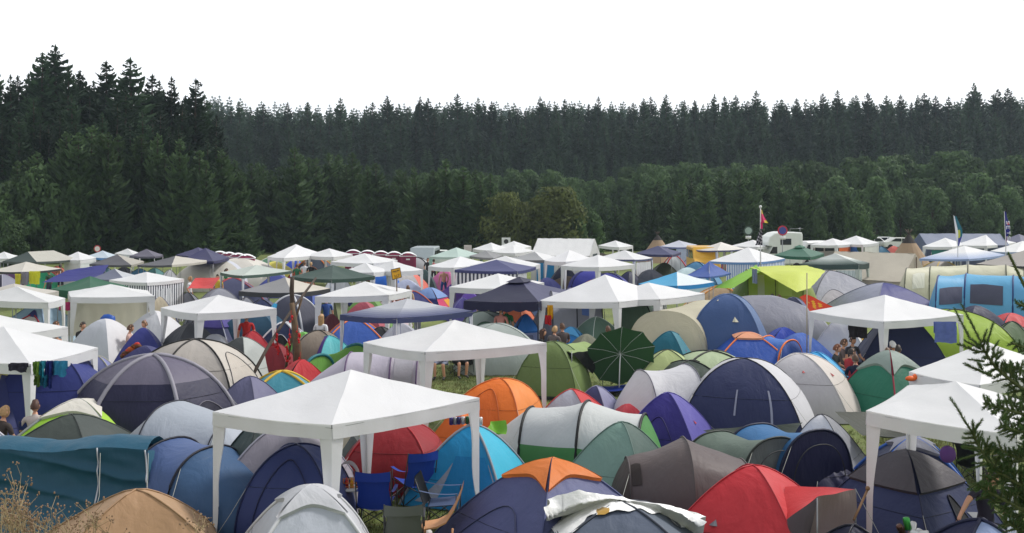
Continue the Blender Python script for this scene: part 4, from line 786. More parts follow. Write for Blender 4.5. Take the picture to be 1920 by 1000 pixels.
dome('cyan blue tent side showing behind the charcoal dome', 518, 566, 1.7, 484, 560, 20, [(50, 156, 206), (60, 166, 214)], rib=None, bl=.1)
dome('dark navy tent with white edges and an open black doorway', 532, 604, 1.42, 478, 588, 0, [(36, 48, 84), (200, 204, 212), (60, 64, 90), (60, 64, 90)], rib=((206, 208, 216), .03), bl=.18, door=(0, .15, .85, .28, (16, 18, 26), (200, 204, 212)))
dome('maroon dome tent beside the royal blue one', 622, 588, 1.22, 590, 660, 20, [(106, 50, 62), (116, 56, 68)], rib=None, bl=.2)
dome('dusty pink dome tent inside the white party tent next to the notice', 682, 565, 1.3, 636, 732, -8, [(168, 80, 96), (178, 90, 104)], rib=None, bl=.2)
dome('pale mauve dome tent next to the dusty pink one', 728, 558, 1.32, 690, 766, -10, [(206, 186, 196), (212, 194, 202)], rib=((120, 90, 100), .016), bl=.2)
dome('green tent behind the dusty pink dome', 686, 553, 1.5, 640, 738, 0, [(108, 150, 80), (116, 158, 86)], rib=None, bl=.2)
dome('sage green dome tent with an arched dark rim under the navy pavilion', 905, 585, 1.3, 868, 992, -14, [(150, 164, 156), (124, 140, 134), (140, 154, 146), (150, 164, 156)], rib=((70, 86, 80), .03), bl=.22, pw=.95, door=(0, .3, .95, .45, (74, 108, 88), (60, 80, 70)))
dome('pale grey green dome tent behind the white party tent on the grass', 930, 608, 1.45, 856, 1016, 8, [(168, 178, 174), (174, 184, 180), (160, 170, 166), (164, 174, 170)], rib=((150, 160, 156), .012), bl=.2, pw=.95)
dome('blue grey tent with a bright blue hood under the navy pavilion', 986, 590, 1.42, 954, 1022, 6, [(140, 150, 190), (150, 160, 196)], rib=((120, 130, 170), .014), cap=(.4, (58, 128, 210)), bl=.2, wins=[(0, [(.3, .45), (.7, .45), (.7, .6), (.3, .6)], (110, 118, 150))])
tunnel('tall pale grey family tent with dark poles', [(1034, 548, 2.1, 1.4), (1078, 545, 2.15, 1.4), (1124, 548, 2.1, 1.4)], [(176, 178, 190), (170, 172, 184)], pw=.5, rib=((54, 56, 66), .022), ends=('slope', 'flat'), end_cols=((172, 174, 186), (172, 174, 186)), elen=(1.0, .2), wins=[(1, .2, .7, .14, .34, (110, 140, 210))], group='family tents of the camp')
dome('dark sage dome tent behind the open dark green parasol', 1118, 594, 1.4, 1066, 1196, 30, [(96, 124, 108), (106, 134, 118), (90, 116, 102), (110, 138, 124)], rib=((196, 206, 200), .012), bl=.14)
dome('tall sage green cabin tent with a mesh window', 1192, 556, 1.9, 1146, 1246, -16, [(118, 146, 126), (130, 158, 138), (110, 136, 118), (118, 146, 126)], rib=((60, 76, 66), .02), bl=.16, pw=.85, wins=[(1, [(.3, .5), (.6, .5), (.6, .75), (.3, .75)], (160, 162, 172))], group='family tents of the camp')
dome('small bright blue dome tent with a hooded top', 1070, 614, 1.1, 1028, 1108, -8, [(42, 128, 204), (60, 146, 214)], cap=(.35, (90, 170, 224), 1), rib=None, bl=.16)
dome('taupe green dome tent beside the parasol', 1100, 626, 1.12, 1048, 1146, 14, [(128, 130, 112), (134, 136, 118)], rib=None, bl=.2)
dome('pink dome tent behind the bare backed man', 836, 505, 1.42, 794, 868, -16, [(206, 116, 166), (196, 92, 146), (200, 110, 160), (210, 124, 172)], rib=None, bl=.2)
dome('purple dome tent among the pink and patchwork tents', 876, 521, 1.25, 820, 916, 20, [(108, 74, 170), (116, 82, 178), (100, 70, 160), (104, 70, 166)], rib=None, bl=.12, pw=1.35)
dome('violet blue dome tent at the leg of a white party tent', 868, 559, 1.02, 838, 900, 10, [(76, 70, 140), (84, 78, 150)], rib=((110, 106, 170), .014), bl=.2)
dome('purple tent in the shade of a white party tent, behind the violet blue one', 880, 546, 1.2, 850, 910, 0, [(96, 68, 160), (104, 76, 168)], rib=None, bl=.2)
dome('patchwork dome tent in navy, pink and yellow with a printed light blue top', 806, 540, 1.2, 758, 852, -20, [(52, 56, 120), (206, 60, 106), (226, 166, 50), (60, 64, 130)], rib=((30, 34, 60), .02), cap=(.4, (130, 160, 214)), bl=.2, wins=[(1, [(.5, .45), (.95, .45), (.95, .98), (.6, .98)], (226, 160, 50))])
dome('navy tent with orange and red scraps along its ridge', 774, 546, 1.15, 726, 822, 24, [(48, 54, 120), (54, 60, 128), (48, 54, 120), (52, 58, 124)], rib=((210, 110, 80), .03), bl=.12)
dome('white dome tent with a coral edge behind the yellow notice', 766, 509, 1.45, 722, 808, -10, [(214, 210, 206), (222, 118, 104), (210, 206, 204), (214, 210, 206)], rib=None, bl=.2)
dome('pale periwinkle dome tent in front of the white coral edged one', 762, 524, 1.25, 724, 806, 4, [(170, 178, 206), (178, 186, 212)], rib=None, bl=.2)
dome('bright blue box tent beside the yellow notice', 722, 511, 1.5, 694, 750, 0, [(48, 110, 206), (60, 120, 212)], rib=((190, 196, 210), .03), bl=.1, pw=.8)
dome('dark teal green tent end behind the leg of a white party tent', 796, 505, 1.5, 770, 818, 0, [(62, 86, 88), (70, 94, 96)], rib=None, bl=.1)
dome('grey round topped tent with a black rim near the toilets', 782, 484, 1.55, 756, 806, 0, [(176, 178, 182), (184, 186, 190)], rib=((44, 46, 50), .05), bl=.36, pw=.75)
dome('small blue tent between the toilets and the grey round topped tent', 748, 486, 1.35, 728, 770, 10, [(56, 104, 176), (90, 140, 200)], rib=None, bl=.1)
dome('pale yellow dome tent with a smooth round top', 514, 490, 1.35, 474, 552, 0, [(222, 212, 104), (226, 218, 116)], rib=None, bl=.26)
dome('sea green dome tent behind the pale yellow one', 506, 483, 1.45, 474, 542, 0, [(96, 142, 116), (104, 150, 124)], rib=((196, 204, 196), .03), bl=.26)
dome('teal cyan dome tent at the end of the toilet row', 476, 486, 1.35, 454, 498, 8, [(50, 140, 166), (60, 150, 176)], rib=((30, 40, 50), .03), bl=.2)
dome('charcoal dome tent with thick orange pole sleeves', 590, 480, 1.7, 548, 628, 0, [(70, 80, 96), (76, 86, 102)], rib=((226, 130, 60), .05), bl=.16, door=(0, .2, .8, .4, (40, 42, 46), (200, 120, 60)))
dome('grey tent with a blue cap before the charcoal and orange dome', 552, 487, 1.3, 530, 578, 0, [(190, 192, 200), (196, 198, 206)], cap=(.5, (60, 90, 200)), rib=((226, 150, 120), .03), bl=.2)
dome('indigo tent wall under the pale grey green pavilion', 520, 514, 1.3, 480, 556, 0, [(70, 80, 150), (78, 88, 158)], rib=None, bl=.2)
dome('violet blue tunnel like dome with dark rims behind the white party tents', 1104, 507, 1.4, 1070, 1150, -6, [(62, 66, 160), (70, 74, 168)], rib=((34, 36, 80), .03), bl=.28, pw=.9)
dome('violet blue dome tent with dark rims next to its twin', 1140, 513, 1.4, 1104, 1186, -6, [(66, 70, 164), (58, 62, 150)], rib=((34, 36, 80), .03), bl=.28, pw=.9)
dome('peach rimmed tent before the violet blue twins', 1112, 526, 1.15, 1080, 1150, 0, [(120, 118, 150), (130, 126, 156)], rib=((226, 150, 120), .04), bl=.25)
dome('small navy tent at the foot of a white party tent', 1026, 521, 1.1, 1000, 1064, 10, [(56, 62, 128), (64, 70, 136)], rib=None, bl=.1, pw=1.3)
dome('navy tent in a gap beside the blue pavilion leg', 1058, 498, 1.5, 1030, 1090, 0, [(40, 44, 70), (44, 48, 76)], rib=None, bl=.16)
dome('dark slate tent in the shade of a white party tent', 1220, 505, 1.4, 1180, 1262, 0, [(50, 56, 72), (56, 62, 78)], rib=None, bl=.2)
dome('olive green dome tent before the navy pavilion', 1246, 493, 1.25, 1216, 1272, 0, [(82, 88, 66), (90, 96, 72)], rib=((60, 64, 50), .02), bl=.2)
dome('white tent with red edges beneath the blue grey pavilion', 1264, 479, 1.7, 1240, 1290, 0, [(210, 214, 214), (214, 218, 218)], rib=((206, 66, 66), .05), bl=.0, pw=1.4)
dome('teal blue dome tent behind the royal blue canopy', 1306, 491, 1.45, 1256, 1352, -16, [(74, 130, 170), (88, 144, 184)], rib=((40, 70, 100), .03), bl=.22)
dome('pale aqua tent beside the royal blue canopy', 1290, 502, 1.6, 1258, 1334, 0, [(190, 214, 220), (196, 220, 226)], rib=None, bl=.08, pw=1.2)
dome('flat beige dome tent with an orange rim', 1350, 537, 1.2, 1284, 1412, -8, [(178, 152, 118), (216, 196, 166), (180, 156, 122), (190, 164, 130)], rib=((226, 146, 60), .035), bl=.2)
dome('lilac grey dome tent with an arched door beside the lime canopy', 1556, 507, 1.85, 1482, 1658, 10, [(162, 164, 176), (170, 172, 182), (156, 158, 170), (150, 152, 164)], rib=((70, 72, 80), .022), bl=.16, door=(0, .05, .5, .45, (176, 172, 178), (100, 100, 108)), wins=[(0, [(.62, .5), (.95, .5), (.97, .75), (.62, .75)], (150, 186, 76))], group='family tents of the camp')
dome('navy dome tent with a silver grey side and black arches', 1656, 530, 1.65, 1556, 1756, 20, [(62, 66, 136), (70, 74, 146), (60, 64, 130), (160, 164, 184)], rib=((120, 124, 150), .016), bl=.2, door=[(0, .05, .5, .5, None, (30, 30, 40)), (0, .6, .98, .55, (56, 72, 150), (30, 30, 40))], group='family tents of the camp')
dome('teal tent hung with a red patterned cloth', 1656, 516, 1.35, 1620, 1690, 0, [(40, 100, 110), (70, 140, 146)], rib=None, bl=.16, wins=[(0, [(.2, .3), (.6, .3), (.6, .9), (.2, .9)], (222, 80, 84))])
T, S = tunnel('big sky blue tunnel tent with navy hoops and grey windows', [(1760, 518, 2.08, 1.75), (1812, 514, 2.12, 1.8), (1900, 518, 2.12, 1.8), (1990, 524, 2.1, 1.8)], [(108, 178, 222), (112, 184, 226), (106, 174, 218)], yaw=64, pw=.72, sag=.025, rib=((40, 60, 120), .035), ends=('slope', 'slope'), elen=(.5, .6), wins=[(0, .12, .92, .10, .24, (86, 88, 112)), (1, .12, .80, .10, .27, (86, 88, 108))], group='family tents of the camp', trans=.2)
tunnel('long cream tunnel tent with olive hoops', [(1700, 504, 1.95, 1.6), (1745, 500, 2.0, 1.6), (1815, 497, 2.0, 1.6), (1886, 498, 2.0, 1.6), (1920, 505, 1.8, 1.4)], [(214, 212, 188), (206, 206, 180), (216, 214, 190), (204, 204, 178)], yaw=66, pw=.72, sag=.025, rib=((96, 98, 80), .035), ends=('slope', 'slope'), elen=(.7, .6), wins=[(0, .3, .8, .12, .3, (222, 222, 208))], group='family tents of the camp', trans=.2)
dome('beige grey tent with a yellow rib behind the cream tunnel tent', 1764, 488, 1.7, 1714, 1812, 10, [(176, 168, 160), (184, 176, 168)], rib=((206, 176, 90), .04), bl=.2)
dome('navy blue tent in front of the tipi', 1710, 473, 1.7, 1682, 1748, -10, [(58, 62, 130), (50, 54, 110)], rib=None, bl=.2)
dome('small teal blue dome tent before the tipi', 1652, 462, 1.5, 1636, 1674, 0, [(76, 130, 160), (84, 140, 170)], rib=((40, 70, 100), .04), bl=.2)
dome('small coral red dome tent next to the teal blue one', 1676, 461, 1.5, 1660, 1698, 0, [(206, 96, 84), (212, 106, 92)], rib=None, bl=.2)
dome('yellow and blue dome tent in front of the camper van', 1462, 458, 1.5, 1442, 1488, -20, [(206, 206, 70), (60, 80, 170)], rib=None, bl=.2)
dome('teal cabin tent under the blue grey marquee', 1728, 462, 1.6, 1708, 1750, 0, [(50, 110, 120), (56, 120, 130)], rib=None, bl=.1, pw=.7)
# lime canopy over an olive house tent
T, S = tunnel('olive house tent beneath a bright lime canopy', [(1400, 506, 2.1, 1.7), (1450, 504, 2.15, 1.7), (1500, 506, 2.1, 1.7)], [(156, 172, 96), (150, 166, 92)], yaw=80, pw=.5, sag=.02, rib=((70, 76, 50), .02), ends=('slope', 'slope'), elen=(1.0, 1.0), end_cols=((120, 140, 76), (150, 166, 92)), wins=[(0, .35, .6, .06, .3, (176, 176, 186)), (1, .1, .6, .06, .34, (160, 178, 104))], group='family tents of the camp')
LY = (216, 228, 110)
sheet('', '', '', [at(1338, 540, 51), at(1418, 497, 53.5), at(1428, 508, 49), at(1372, 541, 48)], (150, 208, 66), -.05, T, kindpart='canopy', trans=.3)
sheet('', '', '', [at(1404, 501, 53.5), at(1512, 498, 54.5), at(1548, 508, 51), at(1424, 508, 49)], LY, -.12, T, kindpart='canopy', trans=.3)
sheet('', '', '', [at(1424, 508, 49), at(1548, 508, 51), at(1520, 540, 47.5), at(1494, 548, 46.5)], LY, -.3, T, kindpart='canopy', trans=.3)
# the far rows are packed: small tents that show between the pavilions
FILL = [(60, 497, 'slate', (92, 98, 120), 'behind the mint green tent'), (108, 499, 'rust red', (160, 70, 56), 'behind the navy tarpaulin'), (140, 505, 'pale grey', (178, 180, 188), 'under the slant of the navy tarpaulin'), (196, 500, 'dark teal', (48, 92, 104), 'below the dark grey pavilion with the beige face'), (232, 501, 'charcoal', (70, 72, 80), 'beside the dark teal one in the far rows'), (262, 504, 'sea blue', (60, 110, 140), 'below the dark grey pavilion with the pale back half'), (290, 503, 'teal green', (60, 110, 110), 'next to the sea blue one'), (318, 506, 'silver', (190, 192, 198), 'before the cream family tent'),
 (352, 549, 'lead grey', (110, 112, 122), 'beside the striped enclosure'), (385, 560, 'graphite', (84, 86, 96), 'behind the white party tent with the dark teal tarpaulin'), (462, 558, 'ash grey', (150, 152, 162), 'under the dark edged grey pavilion'), (490, 562, 'ink blue', (50, 58, 96), 'next to the cyan blue tent side'), (620, 548, 'olive', (104, 112, 78), 'behind the legs of the white party tent next to the notice'), (652, 540, 'indigo', (70, 74, 140), 'under the dull dark green pavilion'), (584, 540, 'cobalt', (60, 84, 160), 'left of the indigo one under the dull green pavilion'), (560, 503, 'brick red', (170, 76, 60), 'behind the three people'),
 (634, 512, 'white', (206, 208, 212), 'before the low white party tent'), (905, 515, 'yellow', (216, 190, 60), 'under the faded navy pavilion'), (948, 517, 'orange', (220, 120, 60), 'beside the yellow one under the faded navy pavilion'), (968, 560, 'terracotta', (190, 100, 70), 'behind the poles of the navy scalloped pavilion'), (1010, 545, 'steel blue', (90, 110, 150), 'between two white party tents'), (1070, 540, 'lavender', (150, 146, 186), 'behind the peach rimmed tent'), (1180, 509, 'midnight blue', (44, 48, 80), 'by the leg of a white party tent'), (1208, 493, 'brown', (110, 88, 70), 'under the white tent with printed cloth'), (1298, 480, 'lilac', (160, 150, 190), 'beside the striped blue walls'), (1340, 482, 'navy', (56, 62, 110), 'under the off white pavilion'), (1366, 484, 'rose', (190, 120, 130), 'beside the navy one under the off white pavilion'),
 (1540, 470, 'stone grey', (150, 152, 156), 'behind the emerald green pavilion'), (1605, 468, 'sky blue', (90, 150, 200), 'under the white party tent by the tipi'), (1762, 474, 'dark green', (50, 96, 90), 'under the white party tent near the feather flag'), (1846, 474, 'crimson', (170, 50, 60), 'under the white pavilion with the pale blue edge'), (1880, 486, 'dark grey', (80, 82, 90), 'in the shade of the big grey tan canopy'), (20, 500, 'plum', (100, 70, 110), 'under the off white pavilion by the frame edge')]
rf_ = random.Random(31)
for px, py, nm, c_, wh in FILL:
    w_ = rf_.uniform(17, 24) * (1 + (py - 480) / 90); c2 = tuple(min(255, int(v * 1.12 + 6)) for v in c_)
    dome('small %s dome tent %s' % (nm, wh), px, py, rf_.uniform(1.15, 1.4), px - w_, px + w_, rf_.uniform(-35, 35), [c_, c2, c_, c2], rib=(tuple(int(v * .6) for v in c_), .02), bl=.2, seam=False, group='small tents packed in the far rows')
# ================================================================ things among the tents
def V(*a): return Vector(a)
def ground_at(px, Y): return V((px - CX) * Y / FL, Y, 0)
# ---------------------------------------------------------------- camp chairs
def chair(label, px, Y, yaw, cl, cl2=None, hb=.92, group='folding camp chairs', name='camp_chair', scale=1.):
    b = ground_at(px, Y); T = thing(name, label, 'camp chair', b, group); c, s_ = math.cos(R(yaw)), math.sin(R(yaw))
    def P(x, y, z): return b + V((x * c - y * s_) * scale, (x * s_ + y * c) * scale, z * scale)       # y<0 is the front of the chair
    fm = fabric(cl, .04, .6, .2); f2 = fabric(cl2 or cl, .04, .6, .2); w_ = .27
    k = MB(); k.quadgrid(lambda u, v: P(lerp(-w_, w_, u) * (1 - .05 * v), lerp(-.26, .22, v), .44 - .07 * math.sin(math.pi * u) - .05 * v), 8, 6); k.build('seat', f2, T)
    k = MB(); k.quadgrid(lambda u, v: P(lerp(-.29, .29, u) * (.86 + .14 * abs(2 * v - 1)), .22 + .16 * v + .05 * math.sin(math.pi * u), lerp(.36, hb, v) - .02 * math.sin(math.pi * u) * v), 10, 10)
    k.quadgrid(lambda u, v: P(lerp(-.29, .29, u) * .99, .385 + .05 * math.sin(math.pi * u) + .012, lerp(hb - .16, hb, v) - .02 * math.sin(math.pi * u) * v), 8, 2); k.build('backrest', fm, T)
    for sx in (-1, 1):
        k = MB(); k.tube([P(sx * .31, .24, .02), P(sx * .29, .24, .4), P(sx * .285, .40, hb + .01)], .011 * scale, 5); k.tube([P(sx * .30, -.27, .02), P(sx * .30, -.28, .62)], .011 * scale, 5)
        k.tube([P(sx * .30, -.27, .04), P(sx * .28, .24, .40)], .009 * scale, 5); k.tube([P(sx * .30, .24, .04), P(sx * .28, -.27, .42)], .009 * scale, 5); k.build('side_frame', M_BLK, T)
        k = MB(); k.quadgrid(lambda u, v: P(sx * (.29 + .06 * (v - .5)), lerp(-.30, .33, u), .62 + .04 * u - .03 * math.sin(math.pi * u)), 6, 1); k.build('armrest', f2, T)
    for a0, a1 in (((-.30, -.27), (.30, -.27)), ((-.30, .24), (.30, .24))):
        k = MB(); k.tube([P(a0[0], a0[1], .04), P(a1[0], a1[1], .41)], .009 * scale, 5); k.tube([P(a1[0], a1[1], .04), P(a0[0], a0[1], .41)], .009 * scale, 5); k.build('cross_brace', M_BLK, T)
    return T
BLUE = (24, 56, 150)
chair('blue camp chair with its back turned, left of its blue twin', 706, 17.6, 178, BLUE, hb=1.0)
chair('blue camp chair turned half sideways before the cyan dome tent', 776, 19.0, 210, (34, 70, 168), hb=.98)
chair('grey camp chair with a darker top band, back turned', 758, 16.2, 184, (104, 108, 104), (60, 62, 66), hb=.86)
chair('slate blue camp chair with a black back seen from the side', 828, 17.6, 86, (34, 36, 40), (78, 94, 130), hb=.84)
chair('camp chair with a beige grey back holding the fair haired person', 16, 21.0, 150, (140, 136, 128), (90, 90, 92), hb=.9)
chair('dark blue camp chair holding the dark haired person', 68, 22.0, 200, (36, 52, 110), (30, 44, 96), hb=.92)
chair('red camp chair beside the group under the white party tent with towels', 1622, 28.6, 185, (176, 36, 40), hb=.95)
chair('dark navy camp chair with the broad backed person in it', 1592, 28.4, 190, (52, 56, 76), hb=.8)
chair('crumpled red camp chair under the open parasol', 1170, 31.2, 20, (190, 30, 50), hb=.75)
chair('black camp chair next to the purple paper lantern', 1834, 20.2, 120, (30, 30, 36), hb=.95)
chair('dark folding chair behind the seated pair on the grass', 866, 33.2, 200, (50, 54, 62), hb=.85)
# wooden lounge chair
T = thing('wooden_lounge_chair', 'bent plywood lounge chair standing next to the slate blue tent', 'lounge chair', ground_at(828, 16.6))
k = MB(); mw = plain('plywood', (206, 150, 104), .5, 0, .15, 6)
pr = [(788, .32), (800, .34), (820, .37), (838, .44), (852, .62), (864, .85), (869, .98)]
def LC(u, v):
    f = u * (len(pr) - 1); i = min(len(pr) - 2, int(f)); f -= i; px = lerp(pr[i][0], pr[i + 1][0], f); z = lerp(pr[i][1], pr[i + 1][1], f); g_ = ground_at(px, 16.6); return V(g_.x, 16.35 + .42 * v, z)
k.quadgrid(LC, 18, 4); k.quadgrid(lambda u, v: LC(u, v) - V(0, 0, .025), 18, 4); k.quadgrid(lambda u, v: LC(u, 0) - V(0, 0, .025 * v), 18, 1); k.build('seat_shell', mw, T)
for px in (792, 846):
    k = MB(); g_ = ground_at(px, 16.36); k.tube([g_, g_ + V(.02, 0, .34)], .018, 6); k.tube([g_ + V(0, .4, 0), g_ + V(.02, .4, .34)], .018, 6); k.build('leg', mw, T)
# small table with crockery behind the chairs
T = thing('camp_table', 'small camp table cluttered with a rack of condiments', 'table', ground_at(660, 17.9))
g_ = ground_at(660, 17.9); k = MB(); k.box(g_ + V(0, 0, .55), (.42, .4, .025)); k.build('tabletop', plain('table_top', (206, 206, 204), .5), T)
for sx in (-1, 1):
    k = MB()
    for sy in (-1, 1): k.tube([g_ + V(sx * .18, sy * .17, 0), g_ + V(sx * .18, -sy * .17, .54)], .009, 5)
    k.build('leg', M_STEEL, T)
T = thing('condiment_rack', 'orange wire rack of sauce bottles on the camp table', 'rack', g_ + V(0, 0, .565)); k = MB()
for i in range(4):
    k.tube([g_ + V(-.13 + .085 * i, -.1, .57), g_ + V(-.13 + .085 * i, -.1, .74)], .006, 4)
for z in (.6, .66, .73): k.tube([g_ + V(-.13, -.1, z), g_ + V(.13, -.1, z)], .006, 4)
k.build('rack', plain('orange_wire', (220, 130, 50), .5), T)
for i, c_ in enumerate([(190, 40, 36), (214, 160, 40), (110, 60, 30)]):
    k = MB(); k.lathe([(0, 0), (.03, 0), (.03, .1), (.012, .14), (.012, .17), (0, .17)], g_ + V(-.09 + .085 * i, -.02, .565), 10); k.build('bottle', plain('bottle_%d' % c_[0], c_, .25), T)
T = thing('wash_basket', 'pale folding basket with hooped rim beside the blue camp chairs', 'basket', ground_at(652, 18.4)); g_ = ground_at(652, 18.4)
k = MB(); k.quadgrid(lambda u, v: g_ + V(.2 * math.cos(3.14 * u), .12 * math.sin(6.28 * v), .55 + .32 * math.sin(3.14 * u) - .3 * v * 0), 12, 8); k.quadgrid(lambda u, v: g_ + V(.2 * math.cos(6.28 * u), .2 * math.sin(6.28 * u), .56 * v), 16, 3); k.build('basket_body', fabric((198, 190, 196)), T)
# red and yellow bag
k = MB(); g_ = ground_at(500, 16.6)
k.ball(g_ + V(0, 0, .17), .2, 10, 7, 0, (1, .6, .85)); k.ball(g_ + V(.13, -.03, .27), .1, 8, 6, 1, (1.1, .7, .6))
tag(k.build('sports_bag', [fabric((190, 44, 50)), fabric((226, 180, 50))], org=tuple(g_)), 'red and yellow bag slumped beside the pale grey dome tent', 'bag')
# litter and cans on the cyan tent and the grass
def can(p, c1, label, grp, sc=1., tilt=0):
    k = MB(); k.lathe([(0, 0), (.028, 0), (.033, .012), (.033, .105), (.026, .118), (0, .118)], (0, 0, 0), 10)
    o = k.build('drink_can', plain('can_%d_%d_%d' % c1, c1, .25, .6), loc=p); o.scale = (sc,) * 3; o.rotation_euler = (R(tilt), R(tilt * .4), tilt); return tag(o, label, 'drink can', grp)
_, SC = None, None
for i, (px, c1) in enumerate([(846, (70, 60, 120)), (853, (150, 150, 156)), (860, (60, 60, 110)), (868, (190, 190, 196)), (876, (50, 90, 60)), (884, (206, 206, 206)), (892, (210, 214, 214)), (901, (220, 220, 222))]):
    can(at(px, 795 + (abs(px - 876) * .06), 19.42), c1, 'drink can standing in the row on top of the cyan dome tent', 'cans on the cyan tent', 1.15)
for i, (px, py, c1, tl) in enumerate([(1703, 988, (60, 150, 70), 10), (1710, 995, (190, 190, 190), 40), (1718, 998, (200, 200, 200), 70), (1727, 996, (200, 204, 206), 80), (1694, 997, (90, 60, 50), 30), (1734, 998, (206, 206, 210), 85)]):
    can(at(px, py + 6, 15.0), c1, 'drink can in the heap before the navy dome tent', 'heap of cans', 1.5, tl)
# ---------------------------------------------------------------- hanging cloths
def hang(name, label, px0, px1, y0, y1, Y, c, mat=None, group=None, cat='towel', wob=.02):
    k = MB(); A, B = at(px0, y0, Y), at(px1, y0, Y); d = (at(px0, y1, Y) - A).z
    k.quadgrid(lambda u, v: A.lerp(B, u) + V(0, .03 * math.sin(u * 15 + v), d * v + .02 * math.sin(u * 6) * v) + wrinkle((u * 3 + px0, v * 2, 0), wob), 14, 12)
    k.quadgrid(lambda u, v: A.lerp(B, u) + V(0, .10 + .02 * math.sin(u * 11), d * .55 * v), 10, 5)
    o = k.build(name, mat or fabric(c, .1, .9, .3, .1, (1, 1, 1), 8), org=tuple(A)); return tag(o, label, cat, group)
hang('towel', 'periwinkle blue towel hung from the edge of a white party tent', 1753, 1794, 604, 643, 30.8, (106, 122, 186))
hang('cloth', 'dark charcoal cloth hung from the edge of a white party tent', 1592, 1626, 603, 634, 31.6, (56, 54, 60), cat='cloth')
hang('towel', 'green towel hanging at the leg of the white party tent, beside a teal one', 61, 73, 679, 705, 21.2, (96, 128, 50))
hang('towel', 'teal towel hanging between the green towel and the navy one', 72, 83, 678, 706, 21.3, (40, 130, 150))
hang('towel', 'navy towel hanging next to the printed beach towel', 83, 97, 678, 727, 21.4, (34, 48, 110))
hang('towel', 'dark green towel hanging low under the teal one', 63, 74, 704, 724, 21.25, (78, 104, 44))
hang('towel', 'petrol blue towel hanging low beside the navy one', 73, 88, 704, 725, 21.35, (30, 96, 124))
hang('towel', 'white bordered blue beach towel with dark printed bands', 97, 124, 678, 705, 21.5, (60, 140, 176))
for i, (a0, a1, b0, b1, c_) in enumerate([(.14, .86, .02, .12, (210, 206, 200)), (.14, .86, .58, .66, (210, 206, 200)), (.2, .8, .7, .8, (40, 44, 60)), (.14, .86, .86, .92, (210, 206, 200))]): pass
hang('cloth', 'dark striped blanket hung low at the edge of the frame', 15, 50, 682, 697, 21.9, (60, 58, 70), cat='blanket')
hang('cloth', 'magenta cloth slung between two white party tents', 110, 134, 567, 582, 38.5, (186, 62, 112), cat='cloth')
hang('cloth', 'red and black cloth hanging from the tall pale grey family tent', 1022, 1034, 592, 609, 35.5, (180, 40, 46), cat='cloth')
hang('cloth', 'mustard yellow cloth hanging from the tall pale grey family tent', 1026, 1037, 573, 598, 36.0, (206, 156, 40), cat='cloth')
hang('cloth', 'blue grey cloth hanging before the lime canopy', 1411, 1420, 505, 532, 48.5, (136, 146, 176), cat='cloth')
hang('cloth', 'yellow windbreak cloth under the off white pavilion', 54, 74, 509, 533, 50.5, (226, 224, 70), cat='windbreak')
hang('cloth', 'narrow yellow cloth beside a grey one under the off white pavilion', 28, 38, 514, 534, 50, (216, 206, 80), cat='windbreak')
hang('cloth', 'grey printed cloth under the off white pavilion', 39, 53, 510, 534, 50.2, (150, 146, 164), cat='windbreak')
kite = sheet('beach_towel', 'orange red beach towel with yellow patterns tied to a pole', 'beach towel', [at(1499, 557, 38), at(1512, 552, 37.6), at(1566, 578, 36.2), at(1522, 588, 36.8)], (222, 70, 40), .05, trans=.2)
kite.data.materials.append(fabric((232, 170, 40)))
for p in kite.data.polygons:
    i = p.index % 12; j = p.index // 12
    if 3 < j < 9 and 3 < i < 10 and (i * 7 + j * 3) % 4 < 2: p.material_index = 1
# blue sack on the white grey dome
k = MB(); c0 = at(202, 606, 37.6)
k.lathe([(0, .34), (.1, .33), (.2, .22), (.27, .02), (.24, -.2), (.12, -.32), (0, -.34)], c0, 12, 0, 1.1, .8)
k.v = [tuple(Vector(q) + wrinkle(q, .07, 4)) for q in k.v]
tag(k.build('blue_sack', fabric((52, 100, 190), .25, .35), org=tuple(c0)), 'crumpled blue sack tied on top of the white grey dome tent', 'sack')
# autumn cloth heap
k = MB(); r2 = random.Random(4)
for i in range(26):
    t = r2.random(); p = at(lerp(232, 262, t), lerp(668, 645, t) + r2.uniform(-3, 2), 31.5); k.ball(p, r2.uniform(.06, .12), 7, 5, r2.randrange(3), (1.2, 1, .8))
tag(k.build('cloth_heap', [fabric((190, 90, 40)), fabric((110, 66, 40)), fabric((206, 60, 44))], org=tuple(at(247, 656, 31.5))), 'heap of orange and brown cloth lying on a low navy tent', 'cloth')
# silver rescue sheet over the grey blue tent
from mathutils.bvhtree import BVHTree
fl_ = [c for c in TA.children if c.name.startswith('flysheet')][0]
bt = BVHTree.FromPolygons([v.co + TA.location for v in fl_.data.vertices], [tuple(p.vertices) for p in fl_.data.polygons]); EY = V(0, 0, EYE); Y0 = depth(942, 1.1)
def FS(u, v):
    px = lerp(1026, 1320, u) + 6 * math.sin(v * 5 + u * 9) * (u < .1 or u > .9); t_ = topline([(0, 938), (.06, 930), (.2, 921), (.5, 934), (.8, 950), (1, 968)], u)
    b_ = topline([(0, 955), (.08, 1012), (.16, 1000), (.25, 972), (.35, 962), (.42, 962), (.5, 955), (.62, 958), (.75, 966), (.84, 985), (.92, 998), (1, 975)], u)
    py = lerp(t_, b_, v) + 3 * math.sin(u * 40) * v; d = at(px, py, 10) - EY
    h_ = bt.ray_cast(EY, d.normalized())[0]; Yh = h_.y - .06 if h_ is not None else Y0 + .05 - .3 * v
    p = at(px, py, Yh); return p + wrinkle(p, .022, 4) + wrinkle(p, .012, 11)
k = MB(); k.quadgrid(FS, 70, 20, lambda u, v: 1 if (.31 < u < .40 and v > .6 + abs(u - .35) * 3) else 0)
k.quadgrid(lambda u, v: FS(u, 0) + V(0, .3 * v, -.4 * v), 40, 6)
